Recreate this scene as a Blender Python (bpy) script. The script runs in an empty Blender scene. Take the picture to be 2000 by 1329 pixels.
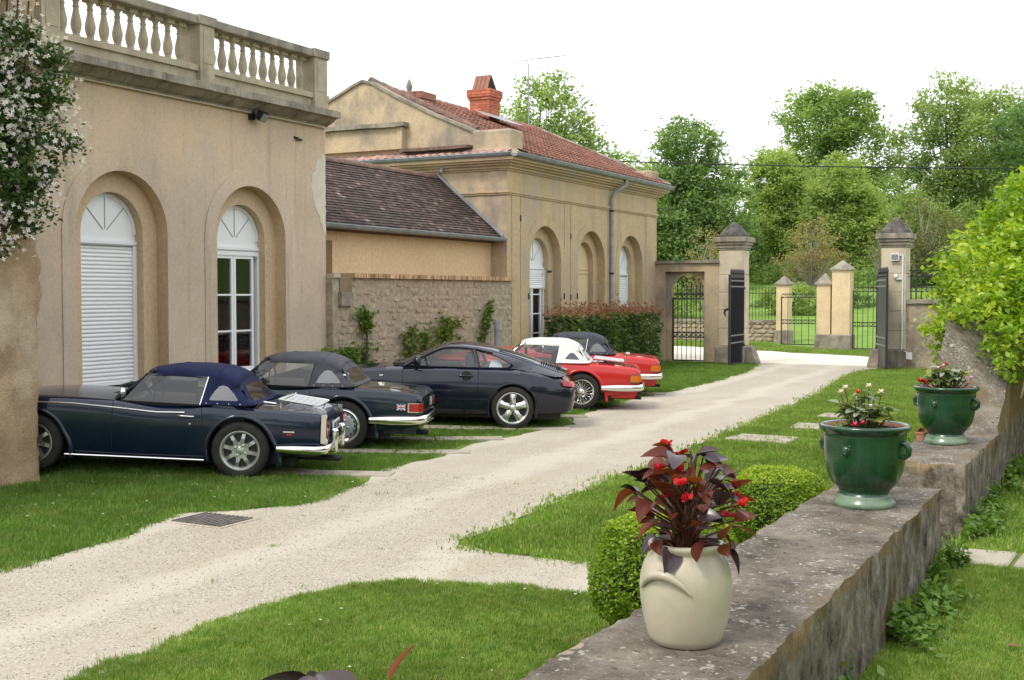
import bpy, bmesh, math, random
import numpy as np
from mathutils import Vector, Matrix, noise
R = math.radians
SC = bpy.context.scene
COL = SC.collection
rnd = random.Random(7)

# ------------------------------------------------------------------ camera
CAM_F, CAM_YAW, CAM_PITCH = 2350.0, R(27.705), R(2.23)
cd = bpy.data.cameras.new('camera'); cam = bpy.data.objects.new('camera', cd); COL.objects.link(cam)
cd.sensor_width = 36.0; cd.lens = 36.0 * CAM_F / 2000.0; cd.clip_start = 0.05; cd.clip_end = 2000
cam.location = (0, 0, 2.0)
cam.rotation_euler = (R(90) - CAM_PITCH, 0, CAM_YAW)
SC.camera = cam
# ------------------------------------------------------------------ world and sun
SUN_ELEV, SUN_AZ = R(52), R(200)      # azimuth of the sun, clockwise from +Y
w = bpy.data.worlds.new('World'); SC.world = w; w.use_nodes = True
nt = w.node_tree; bg = nt.nodes['Background']
sky = nt.nodes.new('ShaderNodeTexSky'); sky.sky_type = 'NISHITA'; sky.sun_disc = False
sky.sun_elevation = SUN_ELEV; sky.sun_rotation = SUN_AZ; sky.dust_density = 4.0; sky.air_density = 1.0
scl = nt.nodes.new('ShaderNodeMix'); scl.data_type = 'RGBA'; scl.blend_type = 'MIX'
scl.inputs[0].default_value = 0.93                       # a bright, even cloud layer over the clear sky
scl.inputs[7].default_value = (9.6, 10.0, 10.5, 1)
nt.links.new(sky.outputs[0], scl.inputs[6]); nt.links.new(scl.outputs[2], bg.inputs[0])
bg.inputs[1].default_value = 0.115
sd = bpy.data.lights.new('sun', 'SUN'); sun = bpy.data.objects.new('sun', sd); COL.objects.link(sun)
sd.energy = 1.5; sd.angle = R(14); sd.color = (1.0, .95, .86)
to_sun = Vector((math.sin(SUN_AZ) * math.cos(SUN_ELEV), math.cos(SUN_AZ) * math.cos(SUN_ELEV), math.sin(SUN_ELEV)))
sun.rotation_euler = to_sun.to_track_quat('Z', 'Y').to_euler()
SC.view_settings.view_transform = 'Standard'; SC.view_settings.look = 'None'
SC.view_settings.exposure = 0.62; SC.view_settings.gamma = 1.0
SC.cycles.max_bounces = 8; SC.cycles.transparent_max_bounces = 16; SC.cycles.caustics_reflective = False; SC.cycles.caustics_refractive = False

# ------------------------------------------------------------------ helpers
def tag(o, label=None, cat=None, group=None, kind=None):
    if label: o['label'] = label
    if cat: o['category'] = cat
    if group: o['group'] = group
    if kind: o['kind'] = kind
    return o

def thing(name, label, cat, loc=(0, 0, 0), rz=0.0, group=None):
    o = bpy.data.objects.new(name, None); COL.objects.link(o)
    o.location = loc; o.rotation_euler = (0, 0, rz); o.empty_display_size = .1
    return tag(o, label, cat, group, 'thing')

def link(name, me, mat=None, parent=None, world=True):
    o = bpy.data.objects.new(name, me); COL.objects.link(o)
    if mat is not None and not me.materials: me.materials.append(mat)
    if parent is not None: attach(o, parent, world)
    return o

def attach(o, parent, world=True):
    o.parent = parent
    if world and parent.type == 'EMPTY': o.matrix_parent_inverse = Matrix.Translation(-Vector(parent.location))

def finish(me, smooth=None, recalc=True):
    if recalc:
        bm = bmesh.new(); bm.from_mesh(me); bmesh.ops.recalc_face_normals(bm, faces=bm.faces[:]); bm.to_mesh(me); bm.free()
    if smooth is not None:
        me.polygons.foreach_set('use_smooth', [True] * len(me.polygons))
        if smooth < 179: me.set_sharp_from_angle(angle=R(smooth))
    me.update()
    return me

class MB:
    def __init__(s): s.v = []; s.f = []
    def add(s, vs, fs):
        b = len(s.v); s.v += [tuple(p) for p in vs]; s.f += [tuple(b + i for i in f) for f in fs]; return s
    def box(s, x0, x1, y0, y1, z0, z1):
        return s.add([(x0, y0, z0), (x1, y0, z0), (x1, y1, z0), (x0, y1, z0), (x0, y0, z1), (x1, y0, z1), (x1, y1, z1), (x0, y1, z1)],
                     [(0, 3, 2, 1), (4, 5, 6, 7), (0, 1, 5, 4), (1, 2, 6, 5), (2, 3, 7, 6), (3, 0, 4, 7)])
    def frustum(s, a, b, z0, z1):           # a, b = (x0,x1,y0,y1)
        return s.add([(a[0], a[2], z0), (a[1], a[2], z0), (a[1], a[3], z0), (a[0], a[3], z0), (b[0], b[2], z1), (b[1], b[2], z1), (b[1], b[3], z1), (b[0], b[3], z1)],
                     [(0, 3, 2, 1), (4, 5, 6, 7), (0, 1, 5, 4), (1, 2, 6, 5), (2, 3, 7, 6), (3, 0, 4, 7)])
    def prism(s, poly, a, b, axis='y'):     # poly in the two other axes
        n = len(poly)
        def P(p, t):
            return {'y': (p[0], t, p[1]), 'x': (t, p[0], p[1]), 'z': (p[0], p[1], t)}[axis]
        return s.add([P(p, a) for p in poly] + [P(p, b) for p in poly],
                     [tuple(range(n)), tuple(range(2 * n - 1, n - 1, -1))] + [(i, (i + 1) % n, n + (i + 1) % n, n + i) for i in range(n)])
    def grid(s, rows, closed_u=False, closed_v=False):
        m = len(rows); n = len(rows[0]); b = len(s.v)
        for r in rows: s.v += [tuple(p) for p in r]
        for i in range(m if closed_u else m - 1):
            for j in range(n if closed_v else n - 1):
                i2 = (i + 1) % m; j2 = (j + 1) % n
                s.f.append((b + i * n + j, b + i * n + j2, b + i2 * n + j2, b + i2 * n + j))
        return s
    def lathe(s, prof, n=24, c=(0, 0, 0), axis='z', a0=0, a1=2 * math.pi):
        full = abs(a1 - a0) > 6.28; k = n if full else n + 1
        rows = []
        for i in range(k):
            a = a0 + (a1 - a0) * i / n; ca, sa = math.cos(a), math.sin(a)
            row = []
            for r, h in prof:
                if axis == 'z': row.append((c[0] + r * ca, c[1] + r * sa, c[2] + h))
                elif axis == 'y': row.append((c[0] + r * ca, c[1] + h, c[2] + r * sa))
                else: row.append((c[0] + h, c[1] + r * ca, c[2] + r * sa))
            rows.append(row)
        return s.grid(rows, closed_u=full)
    def tube(s, pts, r, n=8, cap=True, sq=(1, 1)):
        pts = [Vector(p) for p in pts]; m = len(pts)
        rr = r if isinstance(r, (list, tuple)) else [r] * m
        rows = []; up = None
        for i, p in enumerate(pts):
            t = (pts[min(i + 1, m - 1)] - pts[max(i - 1, 0)]).normalized()
            if up is None:
                up = Vector((0, 0, 1)) if abs(t.z) < .9 else Vector((1, 0, 0))
            side = t.cross(up).normalized(); up = side.cross(t).normalized()
            rows.append([p + side * (rr[i] * sq[0] * math.cos(2 * math.pi * k / n)) + up * (rr[i] * sq[1] * math.sin(2 * math.pi * k / n)) for k in range(n)])
        b = len(s.v); s.grid(rows, closed_v=True)
        if cap:
            s.f.append(tuple(b + k for k in range(n))[::-1]); s.f.append(tuple(b + (m - 1) * n + k for k in range(n)))
        return s
    def mesh(s, name, smooth=None, recalc=True):
        me = bpy.data.meshes.new(name); me.from_pydata(s.v, [], s.f); me.validate()
        return finish(me, smooth, recalc)
    def build(s, name, mat, parent=None, smooth=None, world=True, recalc=True):
        return link(name, s.mesh(name, smooth, recalc), mat, parent, world)

def bevelled(me, w=.01, seg=1):
    bm = bmesh.new(); bm.from_mesh(me)
    bmesh.ops.bevel(bm, geom=bm.edges[:], offset=w, segments=seg, affect='EDGES', profile=.5)
    bm.to_mesh(me); bm.free(); me.update(); return me

def copy_at(o, loc=None, rot=None, scale=None, parent=None):
    c = o.copy(); COL.objects.link(c)
    if loc is not None: c.location = loc
    if rot is not None: c.rotation_euler = rot
    if scale is not None: c.scale = scale
    if parent is not None: c.parent = parent
    return c

def npmesh(name, V, F, var=None, mat=None):
    """V (n,3), F (m,k) numpy"""
    me = bpy.data.meshes.new(name)
    V = np.ascontiguousarray(V, dtype=np.float32); F = np.ascontiguousarray(F, dtype=np.int32)
    k = F.shape[1]
    me.vertices.add(len(V)); me.vertices.foreach_set('co', V.ravel())
    me.loops.add(F.size); me.loops.foreach_set('vertex_index', F.ravel())
    me.polygons.add(len(F)); me.polygons.foreach_set('loop_start', np.arange(0, F.size, k, dtype=np.int32))
    me.update(calc_edges=True)
    if var is not None:
        a = me.attributes.new('var', 'FLOAT', 'POINT'); a.data.foreach_set('value', np.asarray(var, dtype=np.float32))
    if mat: me.materials.append(mat)
    return me

# ------------------------------------------------------------------ materials
def nodes_of(name):
    m = bpy.data.materials.new(name); m.use_nodes = True
    return m, m.node_tree, m.node_tree.nodes['Principled BSDF']

def sv(n, k, v):
    if k in n.inputs: n.inputs[k].default_value = v

def ramp(nt, src, stops):
    r = nt.nodes.new('ShaderNodeValToRGB'); e = r.color_ramp.elements
    while len(e) < len(stops): e.new(.5)
    for el, (p, c) in zip(e, stops):
        el.position = p; el.color = (c[0], c[1], c[2], 1) if not isinstance(c, (int, float)) else (c, c, c, 1)
    nt.links.new(src, r.inputs[0]); return r.outputs[0]

def coords(nt, mode='geo', scale=(1, 1, 1)):
    if mode == 'geo':
        g = nt.nodes.new('ShaderNodeNewGeometry'); out = g.outputs['Position']
    else:
        g = nt.nodes.new('ShaderNodeTexCoord'); out = g.outputs['Object']
    mp = nt.nodes.new('ShaderNodeMapping'); mp.inputs['Scale'].default_value = scale
    nt.links.new(out, mp.inputs[0]); return mp.outputs[0]

def noise_tex(nt, vec, scale, detail=4, rough=.6):
    n = nt.nodes.new('ShaderNodeTexNoise'); n.inputs['Scale'].default_value = scale
    n.inputs['Detail'].default_value = detail; n.inputs['Roughness'].default_value = rough
    nt.links.new(vec, n.inputs['Vector']); return n.outputs['Fac']

def mixc(nt, f, a, b, mode='MIX'):
    m = nt.nodes.new('ShaderNodeMix'); m.data_type = 'RGBA'; m.blend_type = mode
    for i, x in ((0, f), (6, a), (7, b)):
        if isinstance(x, (int, float)): m.inputs[i].default_value = x
        elif isinstance(x, (tuple, list)): m.inputs[i].default_value = (x[0], x[1], x[2], 1)
        else: nt.links.new(x, m.inputs[i])
    return m.outputs[2]

def bumpn(nt, bs, h, strength, dist):
    b = nt.nodes.new('ShaderNodeBump'); b.inputs['Strength'].default_value = strength; b.inputs['Distance'].default_value = dist
    nt.links.new(h, b.inputs['Height']); nt.links.new(b.outputs[0], bs.inputs['Normal']); return b

def plain(name, col, rough=.5, metal=0.0, coat=0.0, spec=.5, emit=None):
    m, nt, b = nodes_of(name)
    sv(b, 'Base Color', (*col, 1)); sv(b, 'Roughness', rough); sv(b, 'Metallic', metal); sv(b, 'Coat Weight', coat); sv(b, 'Coat Roughness', .04); sv(b, 'Specular IOR Level', spec)
    return m

def surf(name, c1, c2, scale=2.0, rough=.85, bump=.3, bscale=60, bdist=.01, stains=(), mode='geo', detail=5, island=None, lo=.35, hi=.65, spec=.3):
    """two-tone noise surface; stains = [(colour, (sx,sy,sz) noise scale, threshold lo, hi, strength)]"""
    m, nt, b = nodes_of(name)
    v = coords(nt, mode)
    f = noise_tex(nt, v, scale, detail)
    col = ramp(nt, f, [(lo, c1), (hi, c2)])
    fine = noise_tex(nt, v, scale * 14, 3)
    col = mixc(nt, .35, col, ramp(nt, fine, [(.3, .55), (.7, 1.25)]), 'MULTIPLY')
    if island:
        g = nt.nodes.new('ShaderNodeNewGeometry')
        col = mixc(nt, 1.0, col, ramp(nt, g.outputs['Random Per Island'], island), 'MULTIPLY')
    for k, (sc, sscale, lo_, hi_, st) in enumerate(stains):
        vv = coords(nt, mode, sscale)
        mp = nt.nodes.new('ShaderNodeVectorMath'); mp.operation = 'ADD'; mp.inputs[1].default_value = (k * 7.3, k * 3.1, k * 5.7); nt.links.new(vv, mp.inputs[0])
        sf = noise_tex(nt, mp.outputs[0], 1.0, 6, .62)
        fac = ramp(nt, sf, [(lo_, 0.0), (hi_, st)])
        col = mixc(nt, fac, col, sc)
    nt.links.new(col, b.inputs['Base Color']); sv(b, 'Roughness', rough); sv(b, 'Specular IOR Level', spec)
    if bump:
        bumpn(nt, b, noise_tex(nt, v, bscale, 5, .7), bump, bdist)
    return m

def leafmat(name, ca, cb, trans=.35, rough=.5, attr='var', cc=None):
    m = bpy.data.materials.new(name); m.use_nodes = True; nt = m.node_tree; b = nt.nodes['Principled BSDF']
    if attr == 'var':
        a = nt.nodes.new('ShaderNodeAttribute'); a.attribute_name = 'var'; fac = a.outputs['Fac']
    else:
        a = nt.nodes.new('ShaderNodeObjectInfo'); fac = a.outputs['Random']
    stops = [(0, ca), (1, cb)] if cc is None else [(0, ca), (.6, cb), (1, cc)]
    col = ramp(nt, fac, stops)
    nt.links.new(col, b.inputs['Base Color']); sv(b, 'Roughness', rough); sv(b, 'Specular IOR Level', .35)
    t = nt.nodes.new('ShaderNodeBsdfTranslucent'); nt.links.new(mixc(nt, 1.0, col, (1.5, 1.5, .6), 'MULTIPLY'), t.inputs[0])
    mx = nt.nodes.new('ShaderNodeMixShader'); mx.inputs[0].default_value = trans
    nt.links.new(b.outputs[0], mx.inputs[1]); nt.links.new(t.outputs[0], mx.inputs[2])
    nt.links.new(mx.outputs[0], nt.nodes['Material Output'].inputs[0]); return m

def glassmat(name, tint=(.92, .95, .95), rough=.0, refl=1.5):
    m = bpy.data.materials.new(name); m.use_nodes = True; nt = m.node_tree
    for n in list(nt.nodes):
        if n.type == 'BSDF_PRINCIPLED': nt.nodes.remove(n)
    t = nt.nodes.new('ShaderNodeBsdfTransparent'); t.inputs[0].default_value = (*tint, 1)
    g = nt.nodes.new('ShaderNodeBsdfGlossy'); g.inputs['Roughness'].default_value = rough
    fr = nt.nodes.new('ShaderNodeFresnel'); fr.inputs[0].default_value = refl
    mx = nt.nodes.new('ShaderNodeMixShader'); nt.links.new(fr.outputs[0], mx.inputs[0]); nt.links.new(t.outputs[0], mx.inputs[1]); nt.links.new(g.outputs[0], mx.inputs[2])
    nt.links.new(mx.outputs[0], nt.nodes['Material Output'].inputs[0]); return m

GREY = (.20, .175, .15)
M = {}
def facade_mat():
    m, nt, b = nodes_of('plaster_tan'); v = coords(nt)
    base = ramp(nt, noise_tex(nt, v, .9, 6), [(.32, (.505, .395, .295)), (.68, (.62, .49, .37))])
    sp = nt.nodes.new('ShaderNodeSeparateXYZ'); nt.links.new(v, sp.inputs[0])
    ad = nt.nodes.new('ShaderNodeMath'); ad.operation = 'MULTIPLY_ADD'; nt.links.new(noise_tex(nt, coords(nt, 'geo', (1.6, 1.6, .5)), 1.0, 6), ad.inputs[0]); ad.inputs[1].default_value = 2.6; nt.links.new(sp.outputs[2], ad.inputs[2])
    base = mixc(nt, ramp(nt, ad.outputs[0], [(.0, 0.0), (1.0, 0.0)]), base, (.5, .4, .3))
    mr = nt.nodes.new('ShaderNodeMapRange'); mr.inputs[1].default_value = 4.9; mr.inputs[2].default_value = 5.9; nt.links.new(ad.outputs[0], mr.inputs[0])
    base = mixc(nt, mr.outputs[0], base, (.63, .475, .325))
    base = mixc(nt, ramp(nt, noise_tex(nt, coords(nt, 'geo', (.8, .8, .5)), 1.0, 6), [(.46, 0.0), (.66, .55)]), base, (.43, .36, .295))
    base = mixc(nt, ramp(nt, noise_tex(nt, coords(nt, 'geo', (3.2, 3.2, .22)), 1.0, 6, .65), [(.55, 0.0), (.72, .5)]), base, (.26, .22, .185))
    base = mixc(nt, ramp(nt, noise_tex(nt, coords(nt, 'geo', (9, 9, .35)), 1.0, 4, .6), [(.66, 0.0), (.78, .55)]), base, (.17, .15, .13))
    base = mixc(nt, .3, base, ramp(nt, noise_tex(nt, v, 26, 3), [(.3, .6), (.7, 1.2)]), 'MULTIPLY')
    nt.links.new(base, b.inputs['Base Color']); sv(b, 'Roughness', .9); sv(b, 'Specular IOR Level', .2)
    bumpn(nt, b, noise_tex(nt, v, 95, 5, .7), .3, .005); return m
M['plaster'] = facade_mat()
M['plaster_in'] = surf('plaster_recess', (.53, .395, .255), (.60, .44, .28), 1.3, bump=.2, bscale=110, bdist=.004)
M['peach'] = surf('plaster_peach', (.66, .47, .28), (.72, .52, .32), 1.0, bump=.15, bscale=120, bdist=.003, stains=[((.52, .38, .24), (1.2, 1.2, .4), .55, .75, .4)])
M['ochre'] = surf('plaster_ochre', (.46, .345, .20), (.54, .405, .245), 1.2, bump=.25, bscale=110, bdist=.004,
    stains=[((.36, .28, .19), (2.2, 2.2, .25), .5, .72, .7), ((.17, .135, .10), (6, 6, .25), .58, .76, .6), ((.37, .31, .25), (.8, .8, .6), .46, .66, .65)])
M['ochre_old'] = surf('plaster_weathered', (.42, .33, .225), (.54, .42, .27), 1.6, bump=.4, bscale=60, bdist=.01,
    stains=[((.21, .18, .15), (.8, .8, .6), .46, .60, .85), ((.13, .11, .09), (4, 4, .6), .6, .8, .6)])
M['rough_render'] = surf('rough_render', (.34, .235, .14), (.50, .36, .225), 2.2, bump=.8, bscale=35, bdist=.02, stains=[((.56, .47, .36), (1.4, 1.4, 1.0), .57, .66, .6), ((.25, .18, .12), (2, 2, 1.2), .55, .75, .6)])
M['stone_dark'] = surf('weathered_stone', (.20, .175, .14), (.36, .315, .245), 3.5, bump=.4, bscale=45, bdist=.01, stains=[((.08, .072, .062), (3, 3, 1.2), .5, .72, .7), ((.30, .285, .17), (5, 5, 5), .62, .75, .3)])
M['balustrade'] = surf('balustrade_stone', (.34, .29, .205), (.46, .39, .28), 3.0, bump=.3, bscale=60, bdist=.006, stains=[((.17, .15, .12), (4, 4, 1.5), .55, .75, .6)])
M['rubble'] = surf('rubble_stone', (.33, .245, .16), (.52, .40, .27), 5, bump=.6, bscale=40, bdist=.012, island=None, stains=[((.40, .35, .29), (2.5, 2.5, 2.5), .5, .65, .6), ((.17, .13, .10), (6, 6, 4), .6, .72, .6)])
M['mortar'] = surf('lime_mortar', (.30, .245, .175), (.46, .385, .28), 9, bump=.9, bscale=30, bdist=.02, stains=[((.24, .20, .155), (1.5, 1.5, .8), .5, .7, .6), ((.50, .45, .36), (9, 9, 9), .58, .68, .7), ((.13, .11, .085), (13, 13, 11), .60, .70, .7)])
M['pier_stone'] = surf('pier_stone', (.46, .39, .285), (.60, .515, .385), 2.5, bump=.3, bscale=60, bdist=.006, stains=[((.25, .22, .18), (2.5, 2.5, .8), .55, .75, .6)])
M['pier_plaster'] = surf('pier_plaster', (.58, .45, .27), (.68, .54, .34), 2, bump=.3, bscale=50, bdist=.006, stains=[((.33, .28, .22), (2.5, 2.5, .5), .55, .75, .7)])
M['red_tile'] = surf('red_tile', (.25, .108, .076), (.365, .165, .118), 9, bump=.3, bscale=60, bdist=.004, island=[(0, .62), (.5, .95), (1, 1.3)], stains=[((.26, .16, .11), (1.1, 1.1, 1.1), .5, .7, .6), ((.40, .22, .16), (.7, .7, .7), .55, .7, .5), ((.13, .10, .08), (2.2, 2.2, 2.2), .56, .72, .6)])
M['brown_tile'] = surf('brown_tile', (.060, .043, .038), (.128, .086, .074), 7, bump=.4, bscale=60, bdist=.004, island=[(0, .5), (.55, .95), (.9, 1.25), (.97, 1.4), (1, 2.8)], stains=[((.045, .04, .036), (.8, .8, .8), .48, .66, .8), ((.07, .08, .045), (2.5, 2.5, 2.5), .62, .74, .6)])
M['old_tile'] = surf('old_tile', (.13, .085, .065), (.25, .145, .105), 7, bump=.5, bscale=40, bdist=.01, stains=[((.09, .08, .065), (3, 3, 3), .5, .65, .7)])
M['brick'] = surf('chimney_brick', (.42, .12, .068), (.54, .17, .095), 9, bump=.4, bscale=70, bdist=.004, mode='geo')
M['mortar_red'] = surf('brick_mortar', (.36, .19, .13), (.44, .25, .18), 9, bump=.3)
M['zinc'] = surf('zinc', (.20, .225, .24), (.30, .325, .335), 4, rough=.5, bump=.1, spec=.5)
M['white'] = plain('white_lacquer', (.78, .79, .79), .35)
M['white_slat'] = plain('white_shutter', (.80, .80, .80), .45)
M['pane_line'] = plain('grey_line', (.33, .35, .35), .6)
M['cream_panel'] = plain('cream_panel', (.60, .47, .27), .6)
M['glass'] = glassmat('window_glass', (.75, .80, .80), 0, 1.55)
M['interior'] = plain('dark_interior', (.018, .014, .013), .9)
M['curtain'] = plain('dark_red_curtain', (.028, .014, .012), .9)
M['black'] = plain('black_metal', (.012, .012, .013), .45)
M['iron'] = plain('wrought_iron', (.016, .016, .018), .5)
M['grey_rail'] = plain('grey_rail', (.20, .19, .18), .6)
M['wood_brown'] = plain('brown_door', (.20, .115, .055), .7)
M['white_plastic'] = plain('white_plastic', (.72, .72, .70), .45)
# ================================================================== the setting
def gravel_mat():
    m, nt, b = nodes_of('pale_gravel')
    v = coords(nt)
    vor = nt.nodes.new('ShaderNodeTexVoronoi'); vor.inputs['Scale'].default_value = 105; nt.links.new(v, vor.inputs['Vector'])
    sep = nt.nodes.new('ShaderNodeSeparateColor'); nt.links.new(vor.outputs['Color'], sep.inputs[0])
    col = ramp(nt, sep.outputs[0], [(0, (.26, .225, .175)), (.4, (.37, .33, .26)), (.8, (.44, .395, .32)), (1, (.56, .52, .445))])
    big = noise_tex(nt, v, .55, 5)
    col = mixc(nt, ramp(nt, big, [(.42, 0.0), (.62, .55)]), col, (.46, .415, .335))
    rut = noise_tex(nt, coords(nt, 'geo', (2.4, .22, 1)), 1.0, 5)
    col = mixc(nt, ramp(nt, rut, [(.48, 0.0), (.68, .6)]), col, (.385, .33, .245))
    trk = nt.nodes.new('ShaderNodeSeparateXYZ'); nt.links.new(v, trk.inputs[0])
    wv = nt.nodes.new('ShaderNodeMath'); wv.operation = 'MULTIPLY_ADD'; nt.links.new(trk.outputs[1], wv.inputs[0]); wv.inputs[1].default_value = .055; nt.links.new(trk.outputs[0], wv.inputs[2])
    wb = nt.nodes.new('ShaderNodeMath'); wb.operation = 'MULTIPLY_ADD'; nt.links.new(noise_tex(nt, v, .8, 4), wb.inputs[0]); wb.inputs[1].default_value = .9; nt.links.new(wv.outputs[0], wb.inputs[2])
    sn = nt.nodes.new('ShaderNodeMath'); sn.operation = 'SINE'; ml = nt.nodes.new('ShaderNodeMath'); ml.operation = 'MULTIPLY'; nt.links.new(wb.outputs[0], ml.inputs[0]); ml.inputs[1].default_value = 4.6; nt.links.new(ml.outputs[0], sn.inputs[0])
    col = mixc(nt, ramp(nt, sn.outputs[0], [(.35, 0.0), (.95, .5)]), col, (.53, .485, .40))
    col = mixc(nt, ramp(nt, noise_tex(nt, v, 2.6, 6, .7), [(.56, 0.0), (.70, .5)]), col, (.33, .275, .20))
    spk = noise_tex(nt, v, 23, 2)
    col = mixc(nt, ramp(nt, spk, [(.62, 0.0), (.72, .55)]), col, (.30, .255, .195))
    nt.links.new(col, b.inputs['Base Color']); sv(b, 'Roughness', .95); sv(b, 'Specular IOR Level', .15)
    bumpn(nt, b, vor.outputs['Distance'], .6, .008)
    return m

def soil_mat(name, a, bcol, c):
    m, nt, b = nodes_of(name); v = coords(nt)
    col = ramp(nt, noise_tex(nt, v, 1.3, 6), [(.32, a), (.55, bcol), (.75, c)])
    col = mixc(nt, .5, col, ramp(nt, noise_tex(nt, v, 70, 3), [(.3, .5), (.7, 1.4)]), 'MULTIPLY')
    nt.links.new(col, b.inputs['Base Color']); sv(b, 'Roughness', .95); sv(b, 'Specular IOR Level', .1)
    bumpn(nt, b, noise_tex(nt, v, 90, 4), .8, .02); return m

M['gravel'] = gravel_mat()
M['turf'] = soil_mat('turf', (.11, .175, .03), (.15, .22, .045), (.21, .25, .075))
M['meadow'] = soil_mat('meadow', (.14, .24, .045), (.19, .30, .06), (.26, .34, .09))
M['road'] = surf('pale_road', (.60, .52, .41), (.72, .64, .52), 1.5, bump=.3, bscale=60)
M['slab'] = surf('pale_slab', (.30, .26, .20), (.43, .38, .30), 4, bump=.3, bscale=50, stains=[((.22, .21, .15), (5, 5, 5), .58, .75, .6)])

# ground: one sheet that rises to a hill beyond the meadow
def hill_z(x, y):
    return float(np.interp(y, [46, 52, 58, 68, 80, 95, 120, 160, 500], [0, .30, .75, 1.65, 3.1, 5.4, 8.8, 11, 14])) + .12 * noise.noise(Vector((x * .09, y * .09, 0))) * min(1.0, max(0.0, (y - 48) / 10.0))
xs = [-400, -250, -160, -110, -80, -60, -45, -35, -25, -15, -5, 5, 15, 30, 50, 80, 120, 200, 400]
ys = [-60, -20, 0, 10, 20, 33, 45, 46, 49, 52, 55, 58, 61, 64, 68, 72, 76, 80, 88, 96, 104, 112, 122, 135, 160, 220, 320, 500]
g = MB().grid([[(x, y, hill_z(x, y) - .02) for x in xs] for y in ys])
tag(g.build('ground', M['meadow'], smooth=180), 'bright green meadow rising to a hill beyond the gate', kind='structure')

# lawns as sheets of turf under the blades, the drive as a gravel sheet between them
def densify(poly, step=.25, jit=.05, seed=1):
    r = random.Random(seed); out = []
    n = len(poly)
    for i in range(n):
        a = Vector(poly[i]); b = Vector(poly[(i + 1) % n]); k = max(1, int((b - a).length / step))
        for j in range(k):
            p = a.lerp(b, j / k)
            out.append((p.x + r.uniform(-jit, jit), p.y + r.uniform(-jit, jit)))
    return out

def yard_z(x, y):
    t = max(0.0, min(1.0, (y - 9.0) / .8)) * max(0.0, min(1.0, (25 - y) / 3.0))
    return .032 * max(0.0, -8.4 - x) * t

def sheet(name, poly, z, mat, label=None, kind='structure', seg=True, jit=.05, parent=None):
    pts = densify(poly, .25, jit) if seg else poly
    bm = bmesh.new(); vs = [bm.verts.new((p[0], p[1], z)) for p in pts]
    es = [bm.edges.new((vs[i], vs[(i + 1) % len(vs)])) for i in range(len(vs))]
    bmesh.ops.triangle_fill(bm, edges=es, use_beauty=True)
    bmesh.ops.recalc_face_normals(bm, faces=bm.faces[:])
    for f in bm.faces:
        if f.normal.z < 0: f.normal_flip()
    me = bpy.data.meshes.new(name); bm.to_mesh(me); bm.free()
    o = link(name, me, mat, parent)
    return tag(o, label, kind=kind) if parent is None else o

yx = [-20, -12.6, -12, -11.5, -11, -10.5, -10, -9.5, -9, -8.7, -8.4, -8, -6, -4, -2, -1.2]; yy_ = [-6, 0, 4, 8, 9.0, 9.2, 9.4, 9.6, 9.8, 10.5, 12, 14, 16, 18, 20, 22, 23, 24, 25, 28, 33.5]
tag(MB().grid([[(x, y, yard_z(x, y) - .012) for x in yx] for y in yy_]).build('yard_ground', M['turf'], smooth=180), 'turf ground of the courtyard under the grass', kind='structure')
LAWN1 = [(-10.3, 3.0), (-7.3, 3.6), (-7.2, 5.85), (-7.28, 6.37), (-7.35, 7.2), (-7.62, 7.75), (-7.72, 8.2), (-7.4, 8.5), (-7.05, 9.0), (-7.0, 9.4), (-7.14, 9.83), (-7.25, 10.3), (-7.6, 10.62), (-8.6, 10.40), (-10.3, 9.9), (-12.5, 9.3), (-12.5, 3.0)]
LAWN2 = [(-4.9, 2.0), (-4.9, 5.19), (-4.95, 5.93), (-4.84, 6.43), (-4.74, 6.79), (-4.5, 7.03), (-3.79, 7.22), (-3.15, 7.24), (-2.2, 7.2), (-1.72, 7.15), (-1.72, 2.0)]
LAWN3 = [(-1.75, 8.95), (-2.4, 8.3), (-3.0, 8.12), (-3.56, 8.09), (-4.01, 8.05), (-4.46, 8.06), (-4.81, 8.12), (-4.86, 9.25), (-4.97, 10.53), (-5.03, 11.96), (-5.1, 14.27), (-5.27, 17.44), (-5.47, 20.46), (-5.6, 23.33), (-6.1, 27.5), (-6.4, 30.5), (-6.2, 32.2), (-5.5, 32.9), (-1.7, 33), (-1.7, 15)]
LAWN4 = [(-12.4, 23.6), (-8.9, 22.6), (-8.5, 23.2), (-8.57, 26.32), (-8.88, 29.55), (-9.35, 32.0), (-9.6, 32.9), (-12.4, 33)]
DRIVE = [(-7.3, -5), (-7.3, 5.9), (-7.42, 7.3), (-7.65, 7.8), (-7.72, 8.25), (-7.3, 8.6), (-7.0, 9.2), (-7.14, 9.9), (-7.3, 10.5), (-7.55, 11.2), (-7.6, 11.7), (-7.5, 12.6), (-7.75, 13.3), (-7.8, 14.4), (-7.7, 15.2), (-7.65, 16.6), (-8.1, 17.6), (-8.3, 19.5), (-8.5, 21.5), (-8.45, 22.8), (-8.57, 26.4), (-8.88, 29.6), (-9.4, 32.5), (-9.9, 33.8), (-6.3, 33.8), (-6.15, 32.2), (-6.35, 30.5), (-6.1, 27.5), (-5.6, 23.3), (-5.45, 20.4), (-5.25, 17.4), (-5.1, 14.2), (-5.0, 11.9), (-4.95, 10.5), (-4.85, 9.2), (-4.8, 8.15), (-4.4, 8.08), (-3.5, 8.1), (-2.9, 8.15), (-2.2, 8.4), (-1.6, 8.9), (-1.0, 8.9), (-1.0, 7.3), (-2.2, 7.15), (-3.2, 7.2), (-3.8, 7.18), (-4.5, 7.0), (-4.68, 6.70), (-4.76, 6.4), (-4.84, 5.9), (-4.78, 5.1), (-4.75, -5)]
sheet('driveway', DRIVE, .004, M['gravel'], 'pale gravel drive leading to the open gate', jit=.07)
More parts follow.
